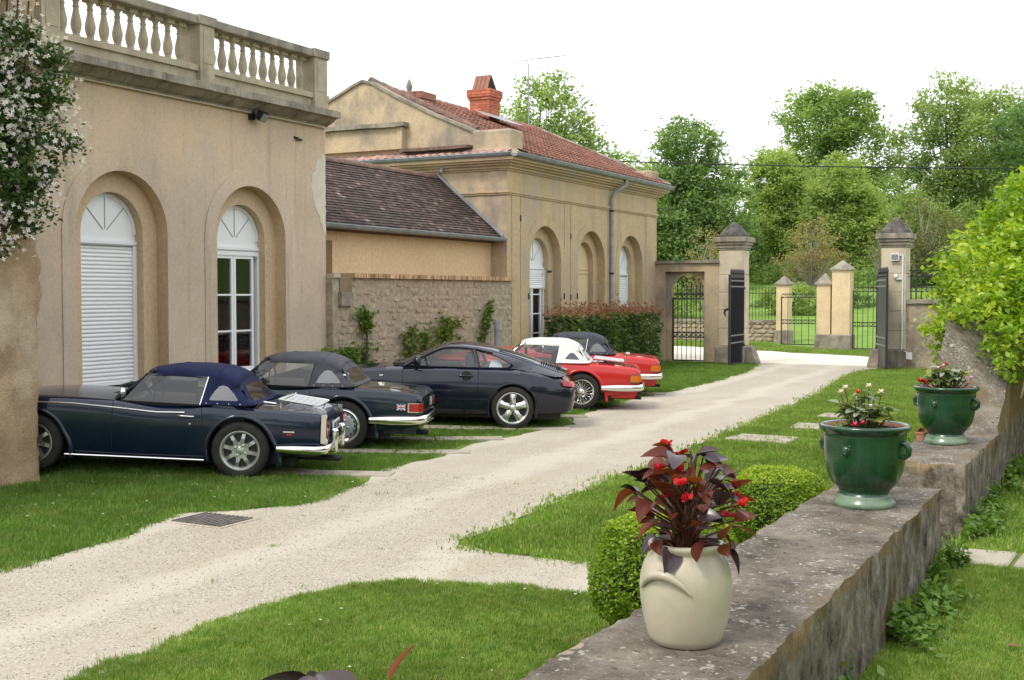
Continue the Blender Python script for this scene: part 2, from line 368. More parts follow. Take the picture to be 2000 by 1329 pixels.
sheet('road', [(-90, 35.2), (-60, 35.6), (-10.4, 33.75), (-5.9, 33.75), (20, 33.9), (20, 38.2), (-7.6, 38.8), (-11, 40.6), (-14, 42.6), (-60, 62), (-90, 72)], -.004, M['road'], 'pale road passing outside the gate', jit=.12)
sheet('verge', [(-5, 38.5), (-7.6, 39.0), (-11, 40.8), (-14, 42.8), (-40, 54), (-40, 60), (-14, 47.6), (-8.9, 42.6), (-4, 41.9)], .0, M['turf'], 'grass verge along the far side of the road', jit=.08)

# terrace behind the retaining wall, where the path with the flagstones passes
tb = MB().box(-1.12, 14, -6, 40, -.1, .296)
tag(tb.build('terrace', M['turf']), 'raised grass terrace behind the low stone wall', kind='structure')
for poly, lab in (([(-1.12, 7.95), (-.72, 7.98), (-.70, 8.40), (-1.12, 8.36)], 'pale flagstone of the path, against the end of the low wall'),
                  ([(-.69, 7.99), (-.28, 8.02), (-.24, 8.46), (-.67, 8.41)], 'pale flagstone between two others on the terrace path'),
                  ([(-.25, 8.02), (.22, 8.05), (.24, 8.5), (-.21, 8.46)], 'pale flagstone at the outer end of the terrace path')):
    b = MB().prism(poly, .25, .32, 'z'); me = bevelled(b.mesh('flagstone'), .012)
    tag(link('flagstone', me, M['slab']), lab, 'flagstone', 'flagstones of the terrace path')
for poly, lab in (([(-5.0, 15.7), (-4.93, 16.31), (-4.13, 16.27), (-4.11, 15.62)], 'large pale stone slab in the lawn beside the drive'),
                  ([(-4.56, 17.44), (-4.62, 18.1), (-4.2, 18.13), (-4.13, 17.43)], 'middle stone slab of three in the lawn beside the drive'),
                  ([(-4.6, 19.2), (-4.6, 19.8), (-4.2, 19.8), (-4.2, 19.2)], 'small stone slab in the lawn closest to the gate')):
    b = MB().prism(poly, -.05, .045, 'z'); me = bevelled(b.mesh('stone_slab'), .012)
    tag(link('stone_slab', me, M['slab']), lab, 'stone slab', 'stone slabs in the lawn')
# parking bay strips
strips = [((-10.6, 9.85), (-7.28, 11.06)), ((-11.6, 10.9), (-7.45, 13.08)), ((-11.6, 11.9), (-7.75, 14.5)), ((-11.6, 13.6), (-7.45, 16.05)), ((-11.8, 15.4), (-7.95, 17.75)), ((-11.8, 20.9), (-8.35, 22.45))]
slab_labels = ['between the blue-topped car and the grey-topped car', 'under the rear wheel of the grey-topped dark car', 'beside the tail of the grey-topped dark car', 'under the rear wheel of the coupe', 'between the coupe and the white-topped red car', 'beside the last red car by the lawn']
for (a, c), lb in zip(strips, slab_labels):
    a = Vector(a); c = Vector(c); d = (c - a).normalized(); n = Vector((-d.y, d.x)) * .15
    root = thing('paving_strip', 'pale kerb strip in the grass ' + lb, 'paving strip', (a.x, a.y, 0), group='strips between the parking bays')
    L = (c - a).length; k = max(2, int(L / .8)); st = L / k
    for i in range(k):
        p = a + d * (i * st + .006); q = a + d * ((i + 1) * st - .006)
        b = MB(); hz = .022 + rnd.uniform(-.004, .004); cs_ = [(p.x - n.x, p.y - n.y), (q.x - n.x, q.y - n.y), (q.x + n.x, q.y + n.y), (p.x + n.x, p.y + n.y)]
        b.add([(x_, y_, -.05) for x_, y_ in cs_] + [(x_, y_, hz + yard_z(x_, y_)) for x_, y_ in cs_], [(0, 3, 2, 1), (4, 5, 6, 7), (0, 1, 5, 4), (1, 2, 6, 5), (2, 3, 7, 6), (3, 0, 4, 7)])
        link('slab', bevelled(b.mesh('slab'), .008), M['slab'], root)
# drain
root = thing('drain_grate', 'rusty dark drain grate sunk in a pale frame at the lawn edge', 'drain', (-7.2, 8.1, 0))
dm = surf('old_iron', (.10, .092, .085), (.19, .175, .155), 12, rough=.7, bump=.3)
cx, cy = -7.22, 8.08
fr = MB()
for (x0, x1, y0, y1) in ((-.33, .33, -.27, -.22), (-.33, .33, .22, .27), (-.33, -.28, -.22, .22), (.28, .33, -.22, .22)): fr.box(cx + x0, cx + x1, cy + y0, cy + y1, -.03, .009)
fr.build('frame', M['gravel'], root)
MB().box(cx - .28, cx + .28, cy - .22, cy + .22, -.03, .008).build('pit', M['rough_render'], root)
for i in range(11):
    x = cx - .26 + i * .052
    MB().box(x - .012, x + .012, cy - .22, cy + .22, .009, .02).build('bar', dm, root)

# ================================================================== left building with balustrade
XF = -12.6
def arc(yc, zs, r, n=18):       # arch points from right foot over the top to left foot (y,z)
    return [(yc + r * math.cos(math.pi * i / n), zs + r * math.sin(math.pi * i / n)) for i in range(n + 1)]

def arch_facade(root, X, y0, y1, z1, arches, Ro, Ri, zs_o, zs_i, d1, d2, mat, mat_in, zsill, name='wall'):
    """front wall with stepped arched recesses; arches = list of centre y"""
    f = MB(); cur = y0
    for yc in arches:
        f.add([(X, cur, 0), (X, yc - Ro, 0), (X, yc - Ro, z1), (X, cur, z1)], [(0, 1, 2, 3)])
        a = arc(yc, zs_o, Ro)[::-1]
        for i in range(len(a) - 1):
            f.add([(X, a[i][0], a[i][1]), (X, a[i + 1][0], a[i + 1][1]), (X, a[i + 1][0], z1), (X, a[i][0], z1)], [(0, 1, 2, 3)])
        cur = yc + Ro
    f.add([(X, cur, 0), (X, y1, 0), (X, y1, z1), (X, cur, z1)], [(0, 1, 2, 3)])
    f.build(name, mat, root, recalc=False)
    n = 18
    for yc in arches:
        rv = MB()
        out = [(yc + Ro, 0)] + arc(yc, zs_o, Ro, n) + [(yc - Ro, 0)]
        inn = [(yc + Ri, zsill)] + arc(yc, zs_i, Ri, n) + [(yc - Ri, zsill)]
        rv.grid([[(X, *p) for p in out], [(X - d1, *p) for p in out]])
        rv.build('outer_reveal', mat_in, root, smooth=40)
        fc = MB().grid([[(X - d1, *p) for p in out], [(X - d1, *p) for p in inn]])
        fc.add([(X - d1, yc - Ri, zsill), (X - d1, yc + Ri, zsill), (X - d1, yc + Ro, 0), (X - d1, yc - Ro, 0)], [(0, 1, 2, 3)])
        fc.build('recess_face', mat_in, root)
        MB().grid([[(X - d1, *p) for p in inn], [(X - d1 - d2, *p) for p in inn]]).build('inner_reveal', mat_in, root, smooth=40)
        # archivolt proud of the wall
        o2 = [(yc + Ro + .23, 0)] + arc(yc, zs_o, Ro + .23, n) + [(yc - Ro - .23, 0)]
        av = MB(); e = .014
        av.grid([[(X + e, *p) for p in out], [(X + e, *p) for p in o2]]); av.grid([[(X + e, *p) for p in o2], [(X, *p) for p in o2]]); av.grid([[(X + e, *p) for p in out], [(X, *p) for p in out]])
        av.build('archivolt', mat, root, smooth=30)

def fanlight(root, X, yc, Ri, zs, zline, style='sun'):
    """white half-round panel with three lines above the transom"""
    a = arc(yc, zs, Ri - .003, 18)
    pts = [(yc + Ri - .003, zline)] + a + [(yc - Ri + .003, zline)]
    p = MB().prism(pts, X - .04, X, 'x').build('fanlight', M['white'], root)
    a2o = arc(yc, zs, Ri - .004, 18); a2i = arc(yc, zs, Ri - .06, 18)
    rim = MB(); rim.grid([[(X + .02, *q) for q in a2o], [(X + .02, *q) for q in a2i]]); rim.grid([[(X + .02, *q) for q in a2i], [(X - .001, *q) for q in a2i]])
    rim.build('rim', M['white'], p, smooth=40)
    for ang in (90, 45, 135):
        c = math.cos(R(ang)); s = math.sin(R(ang)); zb = zline + .12
        r0, r1 = .05, Ri - .075
        p0 = (yc + c * r0, zb + s * r0)
        # reach the arch from the low centre
        t = r1
        while (yc + c * t - yc) ** 2 + max(0, zb + s * t - zs) ** 2 < (Ri - .07) ** 2 and t < 1.5: t += .01
        p1 = (yc + c * t, zb + s * t)
        MB().tube([(X + .002, *p0), (X + .002, *p1)], .009, 5).build('glazing_line', M['pane_line'], p)
    MB().box(X - .03, X + .035, yc - Ri + .003, yc + Ri - .003, zline - .045, zline).build('transom', M['white'], root)
    MB().box(X - .03, X + .036, yc - Ri + .003, yc + Ri - .003, zline - .065, zline - .046).build('transom_shadow_strip', M['pane_line'], root)  # solid grey strip, the shadow under the transom put into its colour

def shutter(root, X, yc, Ri, ztop, zbot, pitch=.056, zend=None):
    sh = MB(); sh.box(X - .06, X - .015, yc - Ri + .04, yc + Ri - .07, zbot, ztop)
    s = sh.build('roller_shutter', M['white_slat'], root)
    z = ztop - .01; me = None; y0, y1 = yc - Ri + .04, yc + Ri - .07
    while z - pitch > zbot - .02:
        if me is None:
            prof = [(X - .016, -pitch + .006), (X - .006, -pitch + .008), (X + .003, -pitch * .65), (X + .003, -pitch * .35), (X - .006, -.008), (X - .016, -.006)]
            me = MB().prism([(a, b) for a, b in prof], y0, y1, 'y').mesh('slat', 50); me.materials.append(M['white_slat'])
        o = bpy.data.objects.new('slat', me); COL.objects.link(o); o.location = (0, 0, z); attach(o, s); z -= pitch
    MB().box(X - .06, X + .012, y0, y1, zbot - .005, zbot + .045).build('bottom_bar', M['white'], s)
    MB().box(X - .02, X + .018, y1 - .06, y1 - .02, zbot + .015, zbot + .032).build('stop', M['black'], s)
    for a, b in ((yc - Ri + .003, y0), (y1, yc + Ri - .003)): MB().box(X - .06, X + .03, a, b, zbot - .005, ztop).build('guide_rail', M['white'], root)

def window(root, X, yc, Ri, ztop, zbot, rows=3, zdiv=None):
    w = MB(); y0, y1 = yc - Ri + .003, yc + Ri - .003
    w.box(X - .06, X + .03, y0, y0 + .05, zbot, ztop); w.box(X - .06, X + .03, y1 - .05, y1, zbot, ztop)
    w.box(X - .06, X + .03, y0 + .05, y1 - .05, ztop - .07, ztop); w.box(X - .06, X + .05, y0 + .05, y1 - .05, zbot, zbot + .06)
    f = w.build('window_frame', M['white'], root)
    wd = (y1 - .13 - (y0 + .05)) / 2
    for k in range(2):
        a = y0 + .05 + k * (wd + .01); b = a + wd
        sa = MB(); z0, z1 = zbot + .06, ztop - .07
        sa.box(X - .05, X + .01, a, a + .05, z0, z1); sa.box(X - .05, X + .01, b - .05, b, z0, z1)
        sa.box(X - .05, X + .01, a + .05, b - .05, z0, z0 + .07); sa.box(X - .05, X + .01, a + .05, b - .05, z1 - .05, z1)
        s = sa.build('sash', M['white'], root)
        h = (z1 - z0 - .12) / rows
        for r in range(1, rows): MB().box(X - .04, X + .008, a + .05, b - .05, z0 + .07 + r * h - .014, z0 + .07 + r * h + .014).build('glazing_bar', M['white'], s)
        for r in range(rows):
            zz0 = z0 + .07 + r * h + (.0145 if r else 0); zz1 = z0 + .07 + (r + 1) * h - (.0145 if r < rows - 1 else 0)
            MB().add([(X - .022, a + .05, zz0), (X - .022, b - .05, zz0), (X - .022, b - .05, zz1), (X - .022, a + .05, zz1)], [(0, 1, 2, 3)]).build('pane', M['glass'], s, recalc=False)
    MB().box(X - .04, X + .04, y1 - .11, y1 - .05, ztop - .11, ztop - .071).build('shutter_guide_cap', M['pane_line'], root)
    rm = MB(); rm.box(X - 1.6, X - .5, y0 - .8, y1 + .8, zbot - .3, ztop + .3)
    rm.build('dark_room', M['interior'], root)
    MB().box(X - .3, X - .26, y0 + .62, y1 + .1, zbot, ztop).build('curtain', M['curtain'], root)

LB = thing('terrace_building', 'tan plastered wing with two tall arched openings and stone balustrade roof', 'building', (-12.6, 13, 0))
arch_facade(LB, XF, 6.0, 17.04, 4.93, [12.35, 15.07], .85, .575, 2.85, 2.84, .20, .18, M['plaster'], M['plaster_in'], .66)
bk = MB()
bk.add([(XF, 17.04, 0), (-19, 17.04, 0), (-19, 17.04, 5.1), (XF, 17.04, 5.1)], [(0, 1, 2, 3)])
bk.add([(XF, 6, 0), (-19, 6, 0), (-19, 6, 5.1), (XF, 6, 5.1)], [(0, 3, 2, 1)])
bk.add([(-19, 6, 0), (-19, 17.04, 0), (-19, 17.04, 5.1), (-19, 6, 5.1)], [(0, 3, 2, 1)])
bk.build('side_wall', M['plaster'], LB)
MB().box(-18.9, -12.7, 6.1, 16.95, 5.0, 5.1).build('roof_terrace', M['stone_dark'], LB)
XWIN = XF - .20 - .15
for yc in (12.35, 15.07):
    MB().box(XF - .36, XF - .02, yc - .85, yc + .85, .56, .66).build('sill', M['stone_dark'], LB)
fanlight(LB, XWIN, 12.35, .575, 2.84, 2.74); shutter(LB, XWIN, 12.35, .575, 2.675, .70)
fanlight(LB, XWIN, 15.07, .575, 2.84, 2.74); window(LB, XWIN, 15.07, .575, 2.675, .68)
# pale bare patch on the corner
patch = MB(); pp = [(16.80, 4.25), (16.98, 4.42), (17.03, 4.30), (17.03, 2.95), (16.97, 3.05), (16.86, 3.3), (16.7, 3.55), (16.62, 3.8), (16.66, 4.02), (16.74, 4.1)]
patch.prism(densify(pp, .06, .02, 3), XF + .0, XF + .006, 'x'); patch.build('bare_patch', surf('bare_plaster', (.58, .52, .42), (.68, .62, .52), 6, bump=.5, bscale=40), LB)
# cornice blocks
prof = [(-12.605, 4.86), (-12.53, 4.86), (-12.52, 4.885), (-12.46, 4.90), (-12.40, 4.935), (-12.345, 4.985), (-12.25, 4.995), (-12.25, 5.10), (-12.605, 5.10)]
y = 6.0; cb = None
while y < 17.0:
    y1 = min(y + .312, 17.02)
    b = MB().prism(prof, y + .003, y1 - .003, 'y'); dz = rnd.uniform(-.004, .004)
    o = b.build('cornice_block', M['stone_dark'], LB); o.location.z += dz; y += .312
MB().box(-12.58, -12.53, 6, 17.02, 4.838, 4.858).build('conduit', M['pier_stone'], LB)
MB().box(-12.80, -12.50, 6.0, 17.0, 5.10, 5.29).build('parapet', M['balustrade'], LB)
MB().box(-12.84, -12.46, 6.0, 16.98, 5.29, 5.38).build('base_rail', M['balustrade'], LB)
tr = MB().box(-12.86, -12.44, 6.0, 16.96, 5.975, 6.11).mesh('top_rail'); link('top_rail', bevelled(tr, .02, 2), M['stone_dark'], LB)
for a, b in ((10.85, 11.15), (13.75, 14.06), (16.53, 16.88)):
    pr = MB(); pr.box(-12.83, -12.43, a, b, 5.101, 5.98); p = pr.build('pier', M['balustrade'], LB)
    MB().box(-12.80, -12.422, a + .07, b - .05, 5.42, 5.93).build('pier_panel', M['balustrade'], p)
    MB().box(-12.87, -12.40, a - .035, b + .035, 5.981, 6.116).build('pier_cap', M['stone_dark'], p)
bp = [(.0, 0), (.062, 0), (.062, .035), (.05, .045), (.052, .06), (.045, .07), (.062, .12), (.073, .18), (.072, .225), (.058, .29), (.043, .36), (.036, .41), (.046, .425), (.046, .44), (.035, .45), (.038, .49), (.052, .51), (.055, .53), (.0, .53)]
bm_ = MB().lathe(bp, 16); bm_.box(-.075, .075, -.075, .075, .53, .60); bm_.box(-.07, .07, -.07, .07, -.005, .02)
bme = bm_.mesh('baluster', 35); bme.materials.append(M['balustrade'])
for ys_, ye in ((6.3, 10.7), (11.36, 13.62), (14.22, 16.42)):
    k = int(round((ye - ys_) / .2425))
    for i in range(k + 1):
        yy = ys_ + i * .2425
        if yy > ye: continue
        o = bpy.data.objects.new('baluster', bme); COL.objects.link(o); o.location = (-12.64, yy, 5.378); o.rotation_euler.z = 0; attach(o, LB)
# floodlight under the cornice
FL = thing('floodlight', 'small black floodlight fixed to the wall under the cornice', 'floodlight', (-12.5, 15.1, 4.8))
MB().box(-12.6, -12.52, 15.02, 15.10, 4.74, 4.90).build('bracket', M['black'], FL)
h = MB().box(-.05, .05, -.11, .11, -.07, .07).build('lamp_head', M['black'], FL); h.location = (-12.42, 15.14, 4.80); h.rotation_euler = (0, R(35), R(12))
h2 = MB().box(.051, .054, -.095, .095, -.06, .06).build('lamp_glass', plain('lamp_glass', (.25, .27, .28), .15), FL); h2.location = h.location; h2.rotation_euler = h.rotation_euler
MB().tube([(XF, 16.18, 4.60), (XF + .05, 16.2, 4.58), (XF + .03, 16.34, 4.57)], .022, 6).build('wall_hook', M['black'], LB)

# rough rendered wall end at the far left
RW = thing('rendered_wall', 'rough tan rendered wall end with crumbling edge beside the dark car', 'wall', (-11, 6, 0))
def rough_box(x0, x1, y0, y1, z0, z1, step, amp, seed, edge=0.0, freq=2.2):
    nx = max(2, int((x1 - x0) / step)); ny = max(2, int((y1 - y0) / step)); nz = max(2, int((z1 - z0) / step))
    bm = bmesh.new()
    def face(fn, nu, nv):
        vs = [[bm.verts.new(fn(i / nu, j / nv)) for j in range(nv + 1)] for i in range(nu + 1)]
        for i in range(nu):
            for j in range(nv): bm.faces.new((vs[i][j], vs[i + 1][j], vs[i + 1][j + 1], vs[i][j + 1]))
    X = lambda t: x0 + (x1 - x0) * t
    Y = lambda t: y0 + (y1 - y0) * t
    Z = lambda t: z0 + (z1 - z0) * t
    face(lambda u, v: (x1, Y(u), Z(v)), ny, nz); face(lambda u, v: (x0, Y(u), Z(v)), ny, nz)
    face(lambda u, v: (X(u), y0, Z(v)), nx, nz); face(lambda u, v: (X(u), y1, Z(v)), nx, nz)
    face(lambda u, v: (X(u), Y(v), z1), nx, ny)
    bmesh.ops.remove_doubles(bm, verts=bm.verts[:], dist=.001)
    c = Vector(((x0 + x1) / 2, (y0 + y1) / 2, (z0 + z1) / 2))
    for v in bm.verts:
        p = v.co * freq + Vector((seed, seed * 2, 0))
        n = noise.noise_vector(p) * amp + noise.noise_vector(p * 3.7) * amp * .45 + noise.noise_vector(p * 9) * amp * .2
        ex = sum(abs(a - b) < .001 or abs(a - d) < .001 for a, b, d in ((v.co.x, x0, x1), (v.co.y, y0, y1), (v.co.z, z1, z1)))
        if ex >= 2 and edge: n *= 1.6; n -= (v.co - c).normalized() * edge * (.5 + noise.noise(p * 4))
        v.co += n
    bmesh.ops.recalc_face_normals(bm, faces=bm.faces[:])
    me = bpy.data.meshes.new('rough'); bm.to_mesh(me); bm.free(); return finish(me, 50, False)
link('wall', rough_box(-12.5, -10.30, 5.0, 8.93, -.1, 7.5, .07, .030, 3, .09), M['rough_render'], RW)

# ================================================================== link building
LK = thing('link_building', 'low peach-walled link building under a dark brown tiled roof', 'building', (-13, 20, 0))
MB().box(-16, -13.0, 17.06, 23.74, 0, 3.25).build('wall', M['peach'], LK)
MB().box(-13.0, -12.985, 17.1, 17.75, 1.5, 2.95).build('door', M['wood_brown'], LK)
EX, EZ, RX, RZ = -12.72, 3.22, -14.42, 4.66
rf = MB(); rf.add([(EX, 17.05, EZ - .03), (EX, 23.74, EZ - .03), (RX, 23.74, RZ - .03), (RX, 17.05, RZ - .03)], [(0, 1, 2, 3)])
rf.add([(RX, 17.05, RZ - .03), (RX, 23.74, RZ - .03), (-16.1, 23.74, EZ), (-16.1, 17.05, EZ)], [(0, 1, 2, 3)])
rf.add([(EX, 17.05, EZ - .03), (EX, 23.74, EZ - .03), (-13.0, 23.74, EZ - .1), (-13.0, 17.05, EZ - .1)], [(0, 3, 2, 1)])
roof = rf.build('roof', M['brown_tile'], LK)
def tiles(root, e, r, y0, y1, rowp, tw, th, mat, seed, name='roof_tiles', rib=False, lift=.012):
    """overlapping tiles from eave e=(x,z) up to ridge r=(x,z), along y"""
    rr = random.Random(seed); mb = MB()
    d = Vector((r[0] - e[0], 0, r[1] - e[1])); L = d.length; d.normalize(); n = Vector((-d.z, 0, d.x));
    if n.z < 0: n = -n
    k = int(L / rowp)
    for i in range(k):
        s0 = i * L / k - .02; s1 = s0 + L / k * 1.25; yy = y0 - (tw / 2 if i % 2 else 0)
        while yy < y1:
            a = max(yy + .002, y0); b = min(yy + tw - .002, y1); yy += tw
            if b - a < .02: continue
            l = lift + rr.uniform(0, .006); l2 = rr.uniform(.0, .004)
            def P(y, s, h):
                q = Vector((e[0], y, e[1])) + d * s + n * h; return (q.x, q.y, q.z)
            dy = rr.uniform(-.003, .003)
            if rib:
                ws = [0, .12, .3, .5, .62, .8, 1]; hs = [.016, .02, 0, .0, .014, .0, .002]
                top0 = [P(a + (b - a) * w_, s0 + dy, l + hh) for w_, hh in zip(ws, hs)]; top1 = [P(a + (b - a) * w_, s1, l2 + hh) for w_, hh in zip(ws, hs)]
                bot0 = [P(a + (b - a) * w_, s0 + dy, l + hh - th) for w_, hh in zip(ws, hs)]
                mb.grid([bot0, top0, top1])
            else:
                mb.grid([[P(a, s0 + dy, l - th), P(b, s0 - dy, l - th)], [P(a, s0 + dy, l), P(b, s0 - dy, l)], [P(a, s1, l2), P(b, s1, l2)]])
                mb.add([P(a, s0 + dy, l - th), P(a, s0 + dy, l), P(a, s1, l2)], [(0, 1, 2)])
    o = mb.build(name, mat, root, recalc=False); o['kind'] = 'stuff'; return o
tiles(LK, (EX, EZ), (RX, RZ), 17.06, 23.70, .088, .155, .016, M['brown_tile'], 5, lift=.018)
for i in range(20):   # ridge tiles
    y0 = 17.05 + i * .335
    MB().lathe([(.10, 0), (.115, .34)], 8, (RX, y0, RZ - .05), 'y', 0, math.pi).build('ridge_tile', M['old_tile'], LK, smooth=60)
gt = MB().lathe([(.075, 0), (.075, 6.72)], 10, (EX + .05, 17.03, EZ - .0), 'y', math.pi, 2 * math.pi)
gt.lathe([(.012, 0), (.012, 6.72)], 6, (EX + .125, 17.03, EZ), 'y'); gt.build('gutter', M['zinc'], LK, smooth=60)
MB().prism([(EX + .05, EZ + .03), (EX + .05, EZ + .09), (RX + .05, RZ + .09), (RX + .05, RZ + .03)], 23.66, 23.735, 'y').build('verge_flashing', M['zinc'], LK)
MB().tube([(-14.2, 23.6, 4.75), (-14.2, 23.6, 5.05)], .035, 8).build('vent_pipe', M['zinc'], LK)

# ================================================================== garden wall of rubble stone
GW = thing('garden_wall', 'rubble stone garden wall with brick coping behind the parked cars', 'wall', (-12.5, 20, 0))
core = rough_box(-12.98, -12.47, 17.05, 23.72, -.05, 2.27, .12, .012, 9); link('wall_core', core, M['mortar'], GW)
stone_meshes = []
for k in range(14):
    r2 = random.Random(100 + k); n = r2.choice((7, 8, 9)); pts = []
    for i in range(n):
        a = 2 * math.pi * i / n; rr_ = r2.uniform(.78, 1.05)
        pts.append((.5 * rr_ * math.copysign(abs(math.cos(a)) ** .7, math.cos(a)), .5 * rr_ * math.copysign(abs(math.sin(a)) ** .7, math.sin(a))))
    b = MB(); b.v = [(0, p[0], p[1]) for p in pts] + [(.7 + r2.uniform(0, .3), p[0] * .88, p[1] * .86) for p in pts] + [(1.0, 0.0, 0.0)]
    b.f = [(i, (i + 1) % n, n + (i + 1) % n, n + i) for i in range(n)] + [(n + i, n + (i + 1) % n, 2 * n) for i in range(n)]
    me = b.mesh('stone', 35)
    c0 = r2.uniform(.82, 1.08)
    me.materials.append(surf('rubble_%d' % k, (.31 * c0, .245 * c0 * r2.uniform(.96, 1.06), .17 * c0), (.50 * c0, .41 * c0 * r2.uniform(.97, 1.05), .295 * c0), 11, bump=.8, bscale=45, bdist=.012, stains=[((.46, .41, .33), (7, 7, 7), .55, .68, .6), ((.16, .13, .10), (12, 12, 9), .58, .70, .6)]) if k < 7 else stone_meshes[k - 7].materials[0])
    stone_meshes.append(me)
z = .12; n_st = 0
rs = random.Random(42)
while z < 2.2:
    hh = rs.uniform(.085, .15); y = 17.2 + rs.uniform(0, .15)
    while y < 23.62:
        ww = rs.uniform(.14, .40)
        vis = (y > 17.0) and (z > .55)
        if vis and rs.random() < .82 and n_st < 298:
            o = bpy.data.objects.new('stone', rs.choice(stone_meshes)); COL.objects.link(o)
            o.location = (-12.482 + rs.uniform(-.006, .004), y + ww / 2, z + hh / 2 + rs.uniform(-.015, .015)); o.scale = (rs.uniform(.016, .032), ww * .98, hh * .98); o.rotation_euler.x = rs.uniform(-.12, .12)
            attach(o, GW); n_st += 1
        y += ww
    z += hh
cop = MB(); y = 17.62; rc = random.Random(5)
while y < 23.70:
    ww = rc.uniform(.05, .07); cop.box(-13.0, -12.40 + rc.uniform(-.012, .008), y + .003, y + ww - .003, 2.272, 2.352 + rc.uniform(-.006, .006)); y += ww
M['coping_brick'] = surf('coping_brick', (.42, .31, .19), (.55, .42, .27), 8, bump=.3, island=[(0, (.55, .45, .40)), (.5, (.95, .85, .75)), (1, (1.35, 1.25, 1.1))])
cop.build('brick_coping', M['coping_brick'], GW)['kind'] = 'stuff'
MB().box(-13.0, -12.44, 17.06, 17.25, 2.27, 2.34).build('coping_stone', M['pier_stone'], GW)
MB().box(-12.6, -12.40, 17.22, 17.58, 1.78, 2.02).build('capping_block', M['stone_dark'], GW)
MB().box(-12.47, -12.455, 17.25, 17.62, 2.02, 2.265).build('notch_shade_panel', surf('notch_shade', (.20, .15, .09), (.27, .20, .12), 5), GW)  # flat dark panel, the shade of the wall notch put into its colour
PP = thing('vent_post', 'grey metal standpipe against the garden wall corner', 'post', (-12.1, 22.4, 0))
MB().tube([(-12.15, 22.45, 0), (-12.15, 22.45, 1.40)], .055, 12).build('pipe', M['zinc'], PP, smooth=50)
MB().tube([(-12.15, 22.45, 1.22), (-12.15, 22.45, 1.43)], .064, 12).build('collar', M['zinc'], PP, smooth=50)
# ================================================================== gatehouse
GH = thing('gatehouse', 'ochre gatehouse with three arched bays, red tiled roof and brick chimney', 'building', (-14, 28, 0))
Y0, Y1 = 23.75, 33.05
HA = [25.70, 28.39, 31.07]
arch_facade(GH, XF, Y0, Y1, 4.98, HA, .85, .575, 2.74, 2.74, .20, .18, M['ochre'], M['ochre'], .45)
ew = MB()
ew.add([(XF, Y0, 0), (-20.4, Y0, 0), (-20.4, Y0, 5.1), (XF, Y0, 5.1)], [(0, 3, 2, 1)])
ew.add([(XF, Y1, 0), (-20.4, Y1, 0), (-20.4, Y1, 5.1), (XF, Y1, 5.1)], [(0, 1, 2, 3)])
ew.add([(-20.4, Y0, 0), (-20.4, Y1, 0), (-20.4, Y1, 5.1), (-20.4, Y0, 5.1)], [(0, 1, 2, 3)])
ew.build('end_wall', M['ochre_old'], GH)
# gable
gy = Y0 + .06
gp = [(-13.3, 5.12), (-13.3, 5.52), (-13.55, 5.66), (-14.6, 6.10), (-15.6, 6.58), (-16.25, 6.93), (-16.5, 6.98), (-16.75, 6.90), (-17.6, 6.52), (-18.6, 6.02), (-20.2, 5.3), (-20.2, 5.12)]
MB().prism(gp, gy, gy + .35, 'y').build('gable', M['ochre_old'], GH)
cpn = MB()
for i in range(1, len(gp) - 2):
    a, b = gp[i], gp[i + 1]
    cpn.prism([(a[0], a[1] + .002), (b[0], b[1] + .002), (b[0], b[1] + .07), (a[0], a[1] + .07)], gy - .05, gy + .42, 'y')
cpn.build('gable_coping', M['stone_dark'], GH)
for a, b, z0, z1, pr in ((-15.30, -17.9, 5.35, 5.86, .14),):
    MB().box(b, a, gy - pr, gy + .01, z0, z1).build('gable_panel', M['ochre_old'], GH)
    led = rough_box(b - .06, a + .08, gy - pr - .10, gy + .02, z1, z1 + .10, .09, .018, 4); link('gable_ledge', led, M['stone_dark'], GH)
    MB().box(a - .13, a, gy - pr - .03, gy - pr, z0, z1).build('gable_pilaster', M['ochre_old'], GH)
rp = rough_box(-15.3, -13.5, gy - .26, gy + .02, 5.26, 5.33, .09, .016, 8); link('tile_ledge', rp, M['old_tile'], GH)
# corner blocks
for (x0, x1, y0, y1, z1) in ((-13.48, -12.50, Y0 - .02, Y0 + .62, 5.66), (-13.5, -12.55, Y1 - .55, Y1 + .05, 5.52)):
    b = MB().box(x0, x1, y0, y1, 5.08, z1).mesh('corner_block'); link('corner_block', bevelled(b, .05, 2), M['ochre_old'], GH)
    MB().frustum((x0 - .03, x1 + .12, y0 - .05, y1 + .14), (x0, x1, y0, y1), 5.10, 5.24).build('block_foot', M['ochre_old'], GH)
# mouldings: string course and cornice on the two visible sides
def band(name, z0, z1, pr, mat, y0=Y0, y1=Y1):
    b = MB(); b.box(XF - .01, XF + pr, y0 - pr, y1 + pr, z0, z1); b.box(-20.4, XF - .0105, y0 - pr, y0 + .01, z0, z1)
    return b.build(name, mat, GH)
band('string_course', 4.20, 4.24, .03, M['ochre']); band('string_fillet', 4.2405, 4.29, .055, M['ochre'])
for i, (z0, z1, pr) in enumerate(((4.74, 4.78, .04), (4.7805, 4.84, .09), (4.8405, 4.89, .16), (4.8905, 4.94, .24), (4.9405, 5.03, .30))): band('cornice_moulding', z0, z1, pr, M['ochre'])
# pilaster strips with fine joints
for a, b in ((23.97, 24.36), (24.39, 24.76), (26.73, 27.07), (27.10, 27.46), (29.44, 29.66), (32.2, 32.55)):
    MB().box(XF - .002, XF + .016, a, b, 0, 4.19).build('pilaster_strip', M['ochre'], GH)
for (yy, zz) in ((24.375, 3.72), (27.085, 3.42), (24.78, 1.95), (26.71, 1.95), (27.09, 1.92), (27.48, 1.95)):
    MB().box(XF + .001, XF + .035, yy - .018, yy + .018, zz - .09, zz + .05).build('shutter_hook', M['iron'], GH)
